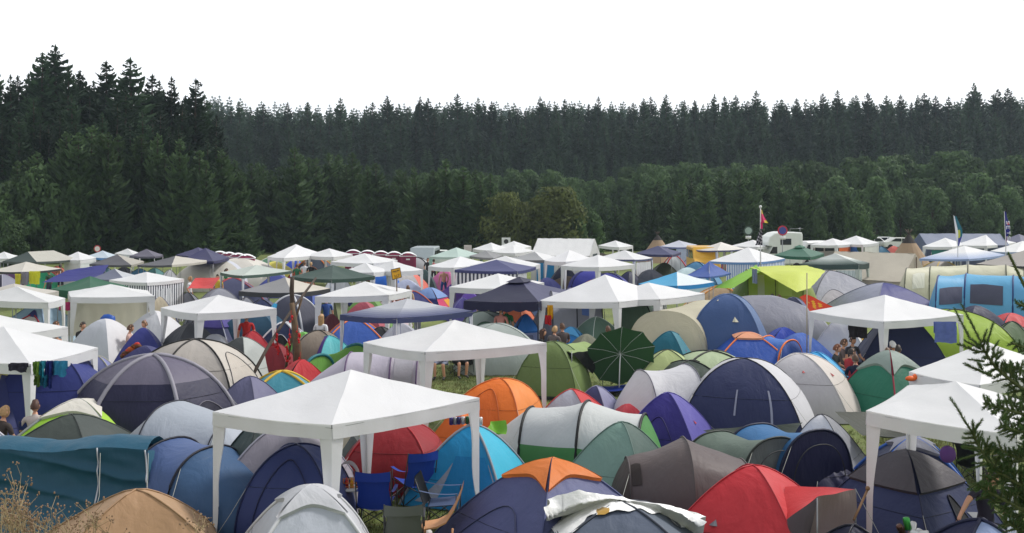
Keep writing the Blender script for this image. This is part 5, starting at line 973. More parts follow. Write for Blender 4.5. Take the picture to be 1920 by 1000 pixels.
m, nt, b, o = base_mat('silver_foil'); tc, n1, r = varied(nt, (.86, .86, .86), .10, 9, 5); nt.links.new(r.outputs[0], b.inputs['Base Color']); b.inputs['Metallic'].default_value = .08; b.inputs['Roughness'].default_value = .38
n2 = nd(nt, 'ShaderNodeTexNoise'); n2.inputs['Scale'].default_value = 14; n2.inputs['Detail'].default_value = 6; nt.links.new(tc.outputs['Object'], n2.inputs['Vector'])
bp = nd(nt, 'ShaderNodeBump'); bp.inputs['Strength'].default_value = .45; bp.inputs['Distance'].default_value = .04; nt.links.new(n2.outputs['Fac'], bp.inputs['Height']); nt.links.new(bp.outputs[0], b.inputs['Normal'])
m2, nt, b, o = base_mat('gold_foil'); b.inputs['Base Color'].default_value = (.55, .33, .08, 1); b.inputs['Metallic'].default_value = .8; b.inputs['Roughness'].default_value = .3
tag(k.build('rescue_sheet', [m, m2], org=tuple(at(1170, 950, Y0))), 'crinkled silver sheet with a gold patch draped over the grey blue tent', 'foil sheet')
# paper lantern
p = at(1777, 852, 16.3); k = MB()
k.lathe([(.035 if abs(i - 8) == 8 else .115 * math.sin(math.pi * (i + .6) / 17.2) + (.004 if i % 2 else 0), .125 * -math.cos(math.pi * i / 16)) for i in range(17)], p, 20); k.tube([p + V(0, 0, .12), p + V(0, 0, .42), at(1770, 812, 16.4)], .004, 4)
tag(k.build('paper_lantern', fabric((140, 98, 180), .35, .8, .05), org=tuple(p)), 'round purple paper lantern hanging beside the navy dome tent', 'lantern')
# parasol lying open, its underside to the viewer
hub = at(1162, 661, 30.6); T = thing('parasol', 'open dark green parasol tipped on its side with thin pale ribs', 'parasol', V(hub.x, hub.y, 0)); k = MB()
axd = V(-.06, .93, .36).normalized(); ex = V(1, 0, 0); ex = (ex - axd * ex.dot(axd)).normalized(); ey = axd.cross(ex) * -1
tips = [hub + ex * (1.02 * math.cos(a)) + ey * (.94 * math.sin(a)) - axd * .22 for a in [math.pi * (q + .5) / 5 for q in range(10)]]
for i in range(10):
    A, B = tips[i], tips[(i + 1) % 10]
    k.quadgrid(lambda u, v: (hub + axd * .10).lerp(A.lerp(B, u), v) - axd * 0 + axd * (.05 * math.sin(math.pi * v)) - (A.lerp(B, u) - hub) * (.03 * math.sin(math.pi * u) * v), 4, 6)
k.build('canopy', fabric((46, 78, 50), .3, .7, .1), T)
for tp in tips:
    k = MB(); k.tube([hub - axd * .1, hub.lerp(tp, .5) + axd * .02, tp], .0045, 4); k.build('rib', M_POLE, T)
k = MB(); k.tube([hub + axd * .1, hub - axd * .15, hub - axd * .3 - V(.04, 0, .1), V(hub.x - .08, hub.y - .55, .02)], .016, 6); k.build('pole', M_POLE, T)
# khaki tent's side awning
A = [at(1048, 648, 30.4), at(1096, 640, 32.2), at(1130, 654, 31.2), at(1072, 662, 29.4)]
T = thing('awning', 'flat pale green awning with dark triangular sides beside the khaki green tent', 'awning', V(A[3].x, A[3].y, 0))
sheet('', '', '', A, (162, 186, 120), .04, T, kindpart='roof_sheet', trans=.3)
sheet('', '', '', [at(1053, 655, 29.8), A[3], at(1073, 700, 29.6), at(1071, 702, 29.7)], (42, 44, 46), 0, T, kindpart='side_sheet')
sheet('', '', '', [A[3], A[2], at(1112, 700, 30.4), at(1110, 701, 30.4)], (40, 42, 44), 0, T, kindpart='side_sheet')
for q in (A[3], A[2]):
    k = MB(); k.tube([q + V(0, 0, .04), (q.x, q.y, -.02)], .011, 5); k.build('pole', M_STEEL, T)
# barbecue on the grass
g_ = ground_at(935, 34.2); T = thing('barbecue_grill', 'small round barbecue grill on thin legs standing on the grass', 'grill', g_); k = MB()
k.lathe([(0, .4), (.16, .41), (.24, .5), (.26, .56), (.25, .56), (0, .55)], g_, 16); k.build('bowl', M_BLK, T); k = MB(); k.lathe([(.02, .57), (.24, .57), (.24, .60), (.2, .68), (.05, .70)], g_, 14); k.build('wind_guard', M_STEEL, T)
for a in (.4, 2.5, 4.6):
    k = MB(); k.tube([g_ + V(.16 * math.cos(a), .16 * math.sin(a), .44), g_ + V(.3 * math.cos(a), .3 * math.sin(a), 0)], .01, 5); k.build('leg', M_STEEL, T)
sheet('ground_sheet', 'blue groundsheet spread on the grass before the parasol', 'groundsheet', [at(1105, 727, 30.2), at(1172, 722, 30.9), at(1180, 731, 29.6), at(1112, 736, 29.2)], (40, 60, 150), 0, wob=.04)
# ---------------------------------------------------------------- wooden poles hung with red ribbons
M_WOOD = plain('barked_pole', (104, 84, 64), .9, 0, .4, 6, .5); M_WD2 = plain('dark_pole_wood', (72, 60, 52), .9, 0, .4, 6, .5); M_RED = fabric((200, 32, 40), .15)
def wpole(label, pts, Y0, Y1, r0, r1, mt):
    n_ = len(pts); k = MB(); q = [at(x, y, lerp(Y0, Y1, i / (n_ - 1))) for i, (x, y) in enumerate(pts)]; k.tube(q, [lerp(r0, r1, i / (n_ - 1)) for i in range(n_)], 7)
    return tag(k.build('wooden_pole', mt, org=tuple(q[0])), label, 'wooden pole', 'rough wooden poles lashed together')
wpole('long thin wooden pole leaning across the others up to the grey pavilion', [(476, 700), (500, 655), (525, 615), (548, 580), (575, 545), (592, 522)], 28.5, 33.5, .05, .035, M_WD2)
wpole('upright barked wooden pole standing in the bundle', [(556, 690), (553, 640), (550, 590), (547, 545), (548, 520)], 30.5, 30.5, .085, .06, M_WD2)
wpole('short pale barked trunk at the front of the bundle', [(560, 696), (558, 650), (553, 610), (547, 568)], 30.3, 30.4, .14, .07, M_WOOD)
wpole('slim wooden pole tilted to the other side of the bundle', [(536, 690), (546, 640), (556, 592), (566, 560)], 30.7, 30.6, .04, .03, M_WOOD)
r2 = random.Random(8)
for i in range(0, 24, 2):
    px, py = [(521, 640), (526, 632), (518, 628), (531, 645), (540, 650), (545, 655), (543, 628), (541, 612), (562, 628), (556, 640), (558, 622), (566, 665), (563, 672), (566, 682), (546, 594), (532, 610), (520, 650), (521, 680), (537, 668), (524, 620), (515, 632), (548, 668), (542, 672), (564, 656)][i]
    c0 = at(px, py, 30.2 + r2.uniform(-.15, .1)); k = MB(); n_ = r2.randrange(3, 6)
    for q in range(n_): k.ball(c0 + V(r2.uniform(-.04, .04), r2.uniform(-.05, .05), -.07 * q), r2.uniform(.022, .042), 7, 5, 0, (1, 1, 1.3))
    k.tube([c0 + V(0, 0, .18), c0 - V(.01, 0, .1)], .006, 4)
    tag(k.build('ribbon_bunch', M_RED, org=tuple(c0)), 'bunch of red ribbon tied to the wooden poles', 'ribbon', 'red ribbon bunches on the poles')
# thin flag stick by the white party tent and other sticks
k = MB(); q = at(1513, 600, 33.6); k.tube([V(q.x, q.y, 0), at(1513, 512, 33.6)], .018, 6); tag(k.build('wooden_stick', plain('pale_stick', (170, 158, 132), .8), org=(q.x, q.y, 0)), 'tall pale stick tied to the leg of the white party tent with towels', 'stick')
k = MB(); k.tube([at(1601, 975, 15.2), at(1626, 920, 15.6)], .02, 6); k.ball(at(1627, 916, 15.6), .035, 8, 6); tag(k.build('broom_stick', plain('brown_stick', (132, 98, 70), .7), org=tuple(at(1612, 948, 15.4))), 'brown stick leaning between the red porch and the party tent leg', 'stick')
# orange clip
k = MB(); k.ball(at(1708, 710, 21.0), .09, 8, 6, 0, (1.3, .8, .6)); k.ball(at(1716, 707, 21.0), .06, 8, 6, 0, (1, 1, 1)); tag(k.build('orange_clip', plain('orange_plastic', (230, 100, 30), .5), org=tuple(at(1710, 709, 21))), 'orange rag knotted on the corner of a white party tent', 'clip')
# ---------------------------------------------------------------- toilets
def toilet_meshes():
    b = MB(); b.box((0, 0, 1.06), (1.08, 1.08, 2.1)); d = MB(); d.box((0, -.56, 1.05), (.74, .03, 1.86))
    rf = MB(); rf.quadgrid(lambda u, v: V(lerp(-.58, .58, u), lerp(-.58, .58, v), 2.1 + .30 * math.sin(math.pi * u) ** .8 * (.75 + .25 * math.sin(math.pi * v))), 12, 8); rf.box((0, 0, 2.09), (1.16, 1.16, .05))
    ar = MB(); ar.quadgrid(lambda u, v: V(lerp(-.54, .54, u), -.56, 2.08 + (.20 * math.sin(math.pi * u) ** .8) * v), 12, 2)
    sg = MB(); sg.box((0, -.585, 1.86), (.26, .02, .10))
    return b, d, rf, ar, sg
b, d, rf, ar, sg = toilet_meshes(); MAG = plain('magenta_plastic', (140, 30, 76), .4, 0, .08)
T0 = thing('toilet_cabin', 'magenta toilet cabin', 'portable toilet', (0, 0, 0), 'row of magenta portable toilets')
for mb, nm, mt in ((b, 'cabin', MAG), (d, 'door', plain('magenta_door', (122, 24, 66), .4, 0, .08)), (rf, 'roof', plain('white_plastic', (226, 228, 230), .4)), (ar, 'gable', MAG), (sg, 'sign_plate', plain('white_sign', (226, 226, 226), .5))): mb.build(nm, mt, T0, smooth=False)
sp = [(412, 73.5, .2), (429, 72, .2), (446, 70.5, .2), (462, 69, .2), (662, 76, .1), (689, 75, .1), (714, 74, .1), (739, 73, .1), (765, 72, .1)]
lab = ['magenta portable toilet at the far end of the shorter row', 'magenta portable toilet second in the shorter row', 'magenta portable toilet third in the shorter row', 'magenta portable toilet at the near end of the shorter row, next to a teal dome', 'magenta portable toilet at the far end of the longer row', 'magenta portable toilet second in the longer row', 'magenta portable toilet in the middle of the longer row with a pale sign', 'magenta portable toilet last but one in the longer row', 'magenta portable toilet at the near end of the longer row beside the silver van']
for i, (px, Y, rz) in enumerate(sp):
    o = T0 if i == 0 else copy_tree(T0); g_ = ground_at(px, Y); o.location = g_; o.rotation_euler.z = rz; o.scale.z = .9; o['label'] = lab[i]
# ---------------------------------------------------------------- vehicles
GLASS = plain('window_glass', (38, 44, 50), .08, 0, .05); TYRE = plain('tyre_rubber', (26, 26, 28), .8)
def vehicle(name, label, cat, px, Y, rz, prof, wid, paint, wins, group=None, wheels=(-1.3, 1.35), extra=None):
    g_ = ground_at(px, Y); T = thing(name, label, cat, g_, group); c, s_ = math.cos(R(rz)), math.sin(R(rz))
    def P(x, y, z): return g_ + V(x * c - y * s_, x * s_ + y * c, z)
    pm = plain('paint_%d_%d_%d' % paint, paint, .3, 0, .05); k = MB(); n_ = len(prof)
    ct = V(sum(p[0] for p in prof) / n_, 0, sum(p[1] for p in prof) / n_)
    def Rg(i, off, sc): x, z = prof[i % n_]; return P(ct.x + (x - ct.x) * sc, off, ct.z + (z - ct.z) * sc)
    st = [(-wid / 2, .93), (-wid / 2 + .07, 1.0), (wid / 2 - .07, 1.0), (wid / 2, .93)]
    for (o0, s0), (o1, s1) in zip(st, st[1:]):
        for i in range(n_): k.face([Rg(i, o0, s0), Rg(i + 1, o0, s0), Rg(i + 1, o1, s1), Rg(i, o1, s1)])
    k.face([Rg(i, st[0][0], .93) for i in range(n_)]); k.face([Rg(i, st[-1][0], .93) for i in range(n_)][::-1]); k.build('body', pm, T, smooth=False)
    for w_ in wins:
        for sy in (-1, 1): k = MB(); k.face([P(x, sy * (wid / 2 + .012), z) for x, z in w_]); k.build('window', GLASS, T, smooth=False)
    for x in wheels:
        for sy in (-1, 1):
            k = MB(); cc = [P(x + .33 * math.cos(a), sy * (wid / 2 - .08), .33 + .33 * math.sin(a)) for a in [6.283 * q / 16 for q in range(16)]]; c2 = [P(x + .33 * math.cos(a), sy * (wid / 2 + .03), .33 + .33 * math.sin(a)) for a in [6.283 * q / 16 for q in range(16)]]
            for q in range(16): k.face([cc[q], cc[(q + 1) % 16], c2[(q + 1) % 16], c2[q]])
            k.face(c2); k.face(cc[::-1]); k.build('wheel', TYRE, T, smooth=False)
    return T, P
CAR = [(-2.1, .35), (-2.15, .75), (-1.9, .92), (-1.25, .98), (-.7, 1.42), (.75, 1.46), (1.55, 1.0), (2.0, .92), (2.1, .6), (2.05, .35)]
CARW = [[(-1.05, 1.0), (-.62, 1.36), (-.02, 1.38), (-.02, 1.0)], [(.05, 1.0), (.05, 1.38), (.72, 1.38), (1.3, 1.02)]]
VAN = [(-2.5, .4), (-2.5, 2.0), (-2.35, 2.2), (1.3, 2.2), (1.85, 1.45), (2.4, 1.15), (2.5, .8), (2.45, .4)]
VANW = [[(-2.2, 1.35), (-2.2, 1.95), (-1.0, 1.95), (-1.0, 1.35)], [(-.8, 1.35), (-.8, 1.95), (.3, 1.95), (.3, 1.35)], [(.5, 1.35), (.5, 1.95), (1.2, 1.95), (1.6, 1.4)]]
CAMP = [(-3.0, .5), (-3.05, 2.9), (-2.9, 3.1), (.6, 3.15), (1.7, 3.05), (2.6, 2.75), (2.95, 2.35), (2.9, 2.05), (2.2, 2.0), (2.7, 1.35), (3.2, 1.1), (3.3, .5)]
T, P = vehicle('camper_van', 'white camper van with an overcab bulge and one small window', 'camper van', 1464, 87, 184, [(x * .48, z) for x, z in CAMP], 2.2, (216, 222, 218), [[(-.5, 2.1), (-.5, 2.6), (.4, 2.6), (.4, 2.1)], [(1.3, 1.4), (1.0, 1.95), (.65, 1.95), (.65, 1.4)]], wheels=(-.95, 1.2))
k = MB(); k.tube([P(-1.6, 0, 3.1), P(-1.6, 0, 3.5)], .03, 5); k.tube([P(-1.6, .8, 3.4), P(-.5, .8, 3.4)], .02, 5); k.tube([P(-.5, .8, 3.1), P(-.5, .8, 3.4)], .02, 5); k.build('roof_rack', M_STEEL, T)
vehicle('parked_van', 'white van parked behind the white camper van', 'van', 1516, 92, 215, VAN, 1.9, (222, 224, 224), VANW)
vehicle('parked_van', 'silver van beside the near end of the toilets', 'van', 796, 79, 268, VAN, 1.8, (150, 162, 166), VANW)
vehicle('parked_van', 'mustard yellow van behind the off white pavilion', 'van', 1318, 80, 268, VAN, 1.9, (214, 164, 50), VANW)
for i, (px, Y, lb, pc_) in enumerate([(1636, 128, 'white car nearest the broadleaf bush in the far parking row', (224, 226, 226)), (1660, 130, 'pale silver car in the middle of the far parking row', (206, 212, 212)), (1686, 127, 'white car next to the tipi in the far parking row', (226, 228, 226)), (822, 92, 'white car behind the mint green pavilion', (216, 222, 220)), (802, 96, 'red car half hidden behind the white car', (170, 60, 50))]):
    vehicle('parked_car', lb, 'car', px, Y, 178 + i, CAR, 1.75, pc_, CARW, 'cars parked along the far edge')
# ---------------------------------------------------------------- marquee, ridge tent, tipis, blue grey marquee
def gable(label, name, cat, L, Rr, Y, depth_, heave, hridge, c, wallc, rz=0, group=None, open_end=False):
    g_ = ground_at((L + Rr) / 2, Y); s = FL / Y; w_ = (Rr - L) / s / 2; T = thing(name, label, cat, g_, group); ca, sa = math.cos(R(rz)), math.sin(R(rz))
    def P(x, y, z): return g_ + V(x * ca - y * sa, x * sa + y * ca, z)
    d = depth_ / 2; rm = fabric(c, .18, .5, .15); wm = fabric(wallc, .18, .5, .15); k = MB()
    for sy in (-1, 1): k.quadgrid(lambda u, v: P(lerp(-w_, w_, u), sy * d * v * 1.03, lerp(hridge, heave, v) - .06 * math.sin(math.pi * v)) + wrinkle((u * 6, v * 2, sy), .05), 20, 8)
    k.build('roof', rm, T)
    for sy in (-1, 1):
        k = MB(); k.quadgrid(lambda u, v: P(lerp(-w_, w_, u), sy * d, lerp(heave, 0, v)), 16, 4); k.build('side_wall', wm, T)
    for sx in (-1, 1):
        k = MB(); k.face([P(sx * w_, -d, heave), P(sx * w_, d, heave), P(sx * w_, 0, hridge)])
        if not (open_end and sx > 0): k.face([P(sx * w_, -d, 0), P(sx * w_, d, 0), P(sx * w_, d, heave), P(sx * w_, -d, heave)])
        k.build('gable', wm, T, smooth=False)
    return T, P, w_, d
T, P, w_, d = gable('white marquee with a long gabled roof', 'marquee', 'marquee', 1007, 1116, 73, 4.2, 1.95, 3.02, (228, 229, 230), (220, 221, 222), -14)
k = MB(); k.face([P(-.4, -d - .02, .2), P(-1.6, -d - .02, .2), P(-1.6, -d - .02, 1.9), P(-.4, -d - .02, 1.9)]); k.build('poster', fabric((52, 140, 200)), T)
k = MB(); k.face([P(w_ + .02, -.9, .0), P(w_ + .02, .9, .0), P(w_ + .02, .9, 2.0), P(w_ + .02, -.9, 2.0)]); k.build('entrance', fabric((70, 84, 90)), T)
T, P, w_, d = gable('tan canvas ridge tent with an open dark end', 'canvas_tent', 'tent', 1562, 1716, 61, 4.4, 1.15, 2.6, (206, 199, 184), (186, 178, 164), -40, open_end=True)
for i in range(3):
    k = MB(); k.tube([P(w_ + .1, -1.2 + 1.2 * i, 0), P(w_ + .05, -1.2 + 1.2 * i, 1.4 + (1 if i == 1 else 0))], .03, 5); k.build('pole', M_WOOD, T)
gable('blue grey marquee roof beside the tipi', 'marquee', 'marquee', 1726, 1872, 92, 4.6, 1.95, 2.85, (140, 148, 170), (110, 120, 150), -6)
def tipi(label, px, Y, h, r):
    g_ = ground_at(px, Y); T = thing('tipi', label, 'tipi', g_, 'tan canvas tipis'); k = MB()
    k.lathe([(r, 0), (r * .72, h * .28), (r * .42, h * .58), (r * .22, h * .78)], g_, 16); k.build('cover', fabric((176, 152, 126), .15, .8, .2), T, smooth=False)
    k = MB(); k.lathe([(r * .225, h * .775), (r * .12, h * .88), (r * .04, h * .96)], g_, 16); k.build('smoke_cap', fabric((62, 58, 58), 0, .8), T, smooth=False)
    k = MB()
    for i in range(7): a = i * .9; k.tube([g_ + V(r * .1 * math.cos(a), r * .1 * math.sin(a), h * .86), g_ - V(r * .12 * math.cos(a), r * .12 * math.sin(a), -h * 1.07)], .03, 4)
    k.build('poles', M_WD2, T); return T
tipi('tan tipi behind the navy pavilion with a dark smoke cap', 1233, 99, 2.65, 1.9)
tipi('tan tipi next to the blue grey marquee, the larger of the two', 1704, 76, 3.35, 2.2)
# earth bank and gravel heap
for lb, px, Y, w_, hh, c_ in [('brown earth bank behind the violet blue tents', 1105, 66, 3.6, 1.25, (96, 82, 70)), ('grey brown gravel heap beside the white marquee', 1128, 88, 1.8, 1.7, (126, 118, 108))]:
    g_ = ground_at(px, Y); k = MB(); k.quadgrid(lambda u, v: g_ + V(lerp(-w_, w_, u), lerp(-1.6, 1.6, v), -.1 + hh * (math.sin(math.pi * u) ** .6) * math.sin(math.pi * v) * (.8 + .35 * nz((u * 6, v * 4, px)))), 40, 14)
    tag(k.build('earth_heap', plain('earth_%d' % c_[0], c_, .95, 0, .4, 5, .6), org=tuple(g_)), lb, 'heap')
# ---------------------------------------------------------------- flags and signs
def flagpole(label, px, ytop, Y, hh=None):
    t_ = at(px, ytop, Y); b_ = V(t_.x, t_.y, 0); T = thing('flagpole', label, 'flagpole', b_); k = MB(); k.tube([b_, t_], [.05, .03], 6); k.ball(t_ + V(0, 0, .06), .09, 8, 6); k.build('pole', M_POLE, T); return T, t_, b_
T, t_, b_ = flagpole('tall flagpole with a pink pennant above a black and white banner', 1426, 390, 62)
def F(px, py, dy=0): return at(px, py, 62 - dy)
k = MB(); k.quadgrid(lambda u, v: F(lerp(1427, lerp(1429, 1441, v ** 1.6), u), lerp(394, 417, v) + u * 2 * v, .15 + .15 * math.sin(u * 5)), 8, 10, lambda u, v: 1 if (v < .35 and u > .3) or (v > .82 and u > .55) else 0)
k.quadgrid(lambda u, v: F(lerp(1426, 1430, u), lerp(417, 429, v), .15), 4, 6); k.build('pennant', [fabric((214, 50, 110), .3), fabric((206, 190, 60), .3)], T)
k = MB(); k.quadgrid(lambda u, v: F(lerp(lerp(1425, 1416, v), 1429.5, u), lerp(429, 460, v), .2 + .12 * math.sin(u * 8)), 12, 18, lambda u, v: 1 if (math.sin(u * 17 + v * 9) + math.sin(v * 31 - u * 6)) > .25 else 0); k.build('banner', [fabric((40, 38, 52), .2), fabric((200, 196, 206), .2)], T)
def feather(label, px0, ytop, px1, ybot, Y, c1, c2, lean, wmax):
    T = thing('feather_flag', label, 'flag', V(at(px1, ybot, Y).x, Y, 0), 'tall feather flags'); k = MB(); q = at(px0, ytop, Y); e = at(px1, ybot, Y); k.tube([V(e.x, Y, 0), e, q], [.035, .03, .012], 5); k.build('pole', M_POLE, T)
    k = MB(); k.quadgrid(lambda u, v: q.lerp(e, lerp(.02, .95, v)) + V(u * wmax * math.sin(math.pi * min(1, v * .85 + .1)) ** .7, .1 * math.sin(v * 9) * u, 0), 6, 26, lambda u, v: c2(u, v)); k.build('flag_cloth', [fabric(c, .2) for c in c1], T); return T, q, e
feather('feather flag in white, blue and green with a lime streak', 1788, 404, 1796, 465, 66, [(222, 224, 236), (40, 110, 130), (60, 66, 160), (190, 196, 80)], lambda u, v: 0 if u < .35 else (3 if .45 < v < .75 and u < .75 else (1 if v < .7 else 2)), 0, .38)
T, q, e = feather('dark blue feather flag with white letters and a red spot', 1883, 396, 1886, 458, 66, [(40, 42, 128), (226, 228, 236), (206, 60, 60), (120, 40, 110)], lambda u, v: 2 if .33 < v < .42 and u > .45 else (3 if v > .82 and u > .4 else 0), 0, .26)
def letters(T, txt, fn, c, size):
    strokes = {'E': [(0, 0, 0, 1), (0, 1, .8, 1), (0, .5, .7, .5), (0, 0, .8, 0)], 'S': [(.8, .9, .1, .95), (.1, .95, .1, .55), (.1, .55, .75, .45), (.75, .45, .75, .05), (.75, .05, 0, .05)], 'T': [(0, 1, .9, 1), (.45, 1, .45, 0)], 'Z': [(0, 1, .8, 1), (.8, 1, 0, 0), (0, 0, .8, 0)], 'P': [(0, 0, 0, 1), (0, 1, .7, 1), (.7, 1, .7, .5), (.7, .5, 0, .5)]}
    for i, ch in enumerate(txt):
        k = MB()
        for x0, y0, x1, y1 in strokes[ch]: k.tube([fn(i, x0, y0), fn(i, x1, y1)], size, 4)
        k.build('letter', plain('letter_%d' % c[0], c, .6), T)
letters(T, 'SETS', lambda i, x, y: q.lerp(e, .30 + .155 * i + .12 * x) + V(.03 + .2 * y, -.13, 0), (226, 228, 236), .018)
# yellow notice
Y = 40.5; T = thing('yellow_notice', 'yellow notice board with black lines of writing on a stick', 'sign', V(at(744, 530, Y).x, Y, 0))
c4 = [at(733, 506, Y), at(750, 502, Y), at(753, 520, Y), at(736, 525, Y)]
k = MB(); k.face(c4); k.face([p + V(0, .03, 0) for p in c4][::-1])
for i in range(4): k.face([c4[i], c4[(i + 1) % 4], c4[(i + 1) % 4] + V(0, .03, 0), c4[i] + V(0, .03, 0)])
k.build('board', plain('sign_yellow', (222, 164, 14), .5), T, smooth=False)
k = MB(); ins = [(0, 1), (1, 2), (2, 3), (3, 0)]
for a, b_ in ins: k.tube([c4[a] - V(0, .01, 0), c4[b_] - V(0, .01, 0)], .012, 4)
k.build('border', M_BLK, T)
k = MB(); r2 = random.Random(3)
for v0, u0, u1, hh in [(.2, .14, .86, .10), (.32, .2, .62, .05), (.60, .25, .85, .06), (.70, .2, .8, .06), (.83, .22, .72, .06)]:
    u = u0
    while u < u1:
        w_ = r2.uniform(.03, .07)
        if r2.random() < .86:
            def B(uu, vv): return c4[0].lerp(c4[1], uu).lerp(c4[3].lerp(c4[2], uu), vv) - V(0, .006, 0)
            k.face([B(u, v0), B(u + w_ * .75, v0), B(u + w_ * .75, v0 + hh), B(u, v0 + hh)])
        u += w_
k.build('lettering', plain('sign_ink', (46, 38, 22), .6), T, smooth=False)
p = at(744, 523, Y + .04); k = MB(); k.tube([V(p.x, p.y, 0), p], .025, 6); k.build('stick', M_WOOD, T)
def roadsign(label, px, ytop, Y, r, cface, cedge, plate=False):
    t_ = at(px, ytop, Y); T = thing('road_sign', label, 'road sign', V(t_.x, Y, 0), 'round signs above the tents'); k = MB(); k.tube([V(t_.x, Y, 0), t_ - V(0, 0, r)], .035, 6); k.build('post', M_STEEL, T)
    for rr_, dy, c_, nm in ((r, -.05, cedge, 'rim'), (r * .72, -.065, cface, 'face')):
        k = MB(); k.face([t_ + V(rr_ * math.cos(a), dy, -r + rr_ * math.sin(a)) for a in [6.283 * q / 20 for q in range(20)]]); k.build(nm, plain('sign_%d_%d_%d' % c_, c_, .5), T, smooth=False)
    if plate: k = MB(); k.box(t_ + V(0, -.05, -2 * r - .18), (r * 1.2, .02, .26)); k.build('plate', plain('white_sign', (226, 226, 226), .5), T)
roadsign('round white road sign with a red rim above the pale blue pavilion', 183, 460, 90, .30, (226, 222, 222), (190, 60, 66))
roadsign('tall narrow grey sign with a small plate, left of the flagpole', 1403, 424, 95, .42, (150, 170, 160), (60, 76, 70), True)
roadsign('round red and blue no stopping sign in front of the camper van', 1467, 423, 84, .40, (60, 70, 150), (186, 40, 66), True)
# box on a pole and loudspeaker box
for lb, px, py, Y, c_, w_ in [('small square board on a pole between two white party tents', 877, 466, 80, (196, 188, 184), .55), ('white loudspeaker box with a dark cone on a pole', 949, 453, 92, (214, 216, 218), .75)]:
    p = at(px, py, Y); T = thing('box_on_pole', lb, 'box', V(p.x, Y, 0)); k = MB(); k.box(p, (w_, .4, w_ * .85)); k.build('box', plain('pale_box_%d' % c_[0], c_, .6), T, smooth=False); k = MB(); k.tube([V(p.x, Y, 0), p], .03, 5); k.build('pole', M_STEEL, T)
    if w_ > .6: k = MB(); k.face([p + V(.2 * math.cos(a), -.21, .2 * math.sin(a)) for a in [6.283 * q / 16 for q in range(16)]]); k.build('cone', M_BLK, T)

# clutter on the grass between the tents
rc = random.Random(17)
def bottle(px, Y, c_, h_, label):
    g_ = ground_at(px, Y); k = MB(); k.lathe([(0, 0), (h_ * .14, 0), (h_ * .14, h_ * .55), (h_ * .05, h_ * .78), (h_ * .05, h_), (0, h_)], (0, 0, 0), 10); o = k.build('bottle', plain('bottle_glass_%d' % c_[0], c_, .15), loc=g_ + V(0, 0, .0)); return tag(o, label, 'bottle', 'bottles left on the grass')
for px, Y, c_, h_ in [(662, 17.2, (60, 90, 50), .27), (668, 16.9, (200, 206, 210), .3), (742, 17.0, (206, 150, 60), .28), (803, 17.3, (90, 60, 36), .26), (640, 17.3, (190, 60, 50), .24), (905, 29.3, (70, 110, 200), .3)]:
    bottle(px, Y, c_, h_, 'bottle standing on the grass among the camp chairs')
def bag(px, Y, c_, sz, label):
    g_ = ground_at(px, Y); k = MB(); k.ball(g_ + V(0, 0, sz * .5), sz, 12, 9, 0, (1, .75, .6)); k.v = [tuple(Vector(q) + wrinkle(q, sz * .3, 3.2 / sz * .3) + wrinkle(q, sz * .1, 12)) for q in k.v]
    return tag(k.build('bag', fabric(c_, .1, .45), org=tuple(g_)), label, 'bag', 'bags lying about the camp')
bag(690, 16.3, (206, 208, 212), .2, 'white plastic bag on the grass beside the grey camp chair')
bag(712, 16.5, (150, 156, 166), .17, 'grey bag on the grass beside the white plastic one')
bag(798, 17.0, (206, 202, 200), .13, 'small white bag under the plywood lounge chair')
bag(910, 29.6, (200, 60, 66), .16, 'red bag at the edge of the grass by the orange dome tent')
bag(884, 28.6, (60, 100, 180), .14, 'blue bag beside the leg of the white party tent on the grass')
bag(1576, 18.4, (40, 44, 70), .22, 'dark bag beside the blue tunnel tent')
bag(1590, 18.8, (60, 120, 170), .16, 'blue bag next to the dark one by the blue tunnel tent')
bag(1830, 17.4, (40, 130, 160), .2, 'turquoise bag near the person reaching out')
T = thing('cool_box', 'small white cool box with a blue lid by the blue tunnel tent', 'cool box', ground_at(1590, 18.2)); g_ = ground_at(1590, 18.2)
k = MB(); k.box(g_ + V(0, 0, .16), (.42, .28, .32)); k.build('box_body', plain('cool_white', (206, 208, 210), .5), T, smooth=False); k = MB(); k.box(g_ + V(0, 0, .345), (.44, .30, .05)); k.build('lid', plain('cool_blue', (50, 90, 160), .5), T, smooth=False)
sheet('green_chair_cloth', 'lime green cloth draped low between the cyan and orange dome tents', 'cloth', [at(917, 792, 20.4), at(946, 789, 20.3), at(948, 814, 19.8), at(914, 812, 19.9)], (112, 172, 44), .12, wob=.07)
# ================================================================ people
def skin_body(J, E, rad, root):
    me = bpy.data.meshes.new('body'); bm = bmesh.new(); ly = bm.verts.layers.skin.verify(); vs = {n: bm.verts.new(J[n]) for n in J}
    for a, b in E: bm.edges.new((vs[a], vs[b]))
    for n in J: vs[n][ly].radius = (rad[n], rad[n]); vs[n][ly].use_root = (n == root)
    bm.to_mesh(me); bm.free(); o = bpy.data.objects.new('tmp', me); col.objects.link(o)
    md = o.modifiers.new('s', 'SKIN'); md.use_smooth_shade = True; md.branch_smoothing = .4; o.modifiers.new('u', 'SUBSURF').levels = 1; o.modifiers['u'].render_levels = 1
    ev = o.evaluated_get(bpy.context.evaluated_depsgraph_get()); m2 = ev.to_mesh(); V_ = [v.co.copy() for v in m2.vertices]; F_ = [list(p.vertices) for p in m2.polygons]; ev.to_mesh_clear()
    bpy.data.objects.remove(o); bpy.data.meshes.remove(me); return V_, F_
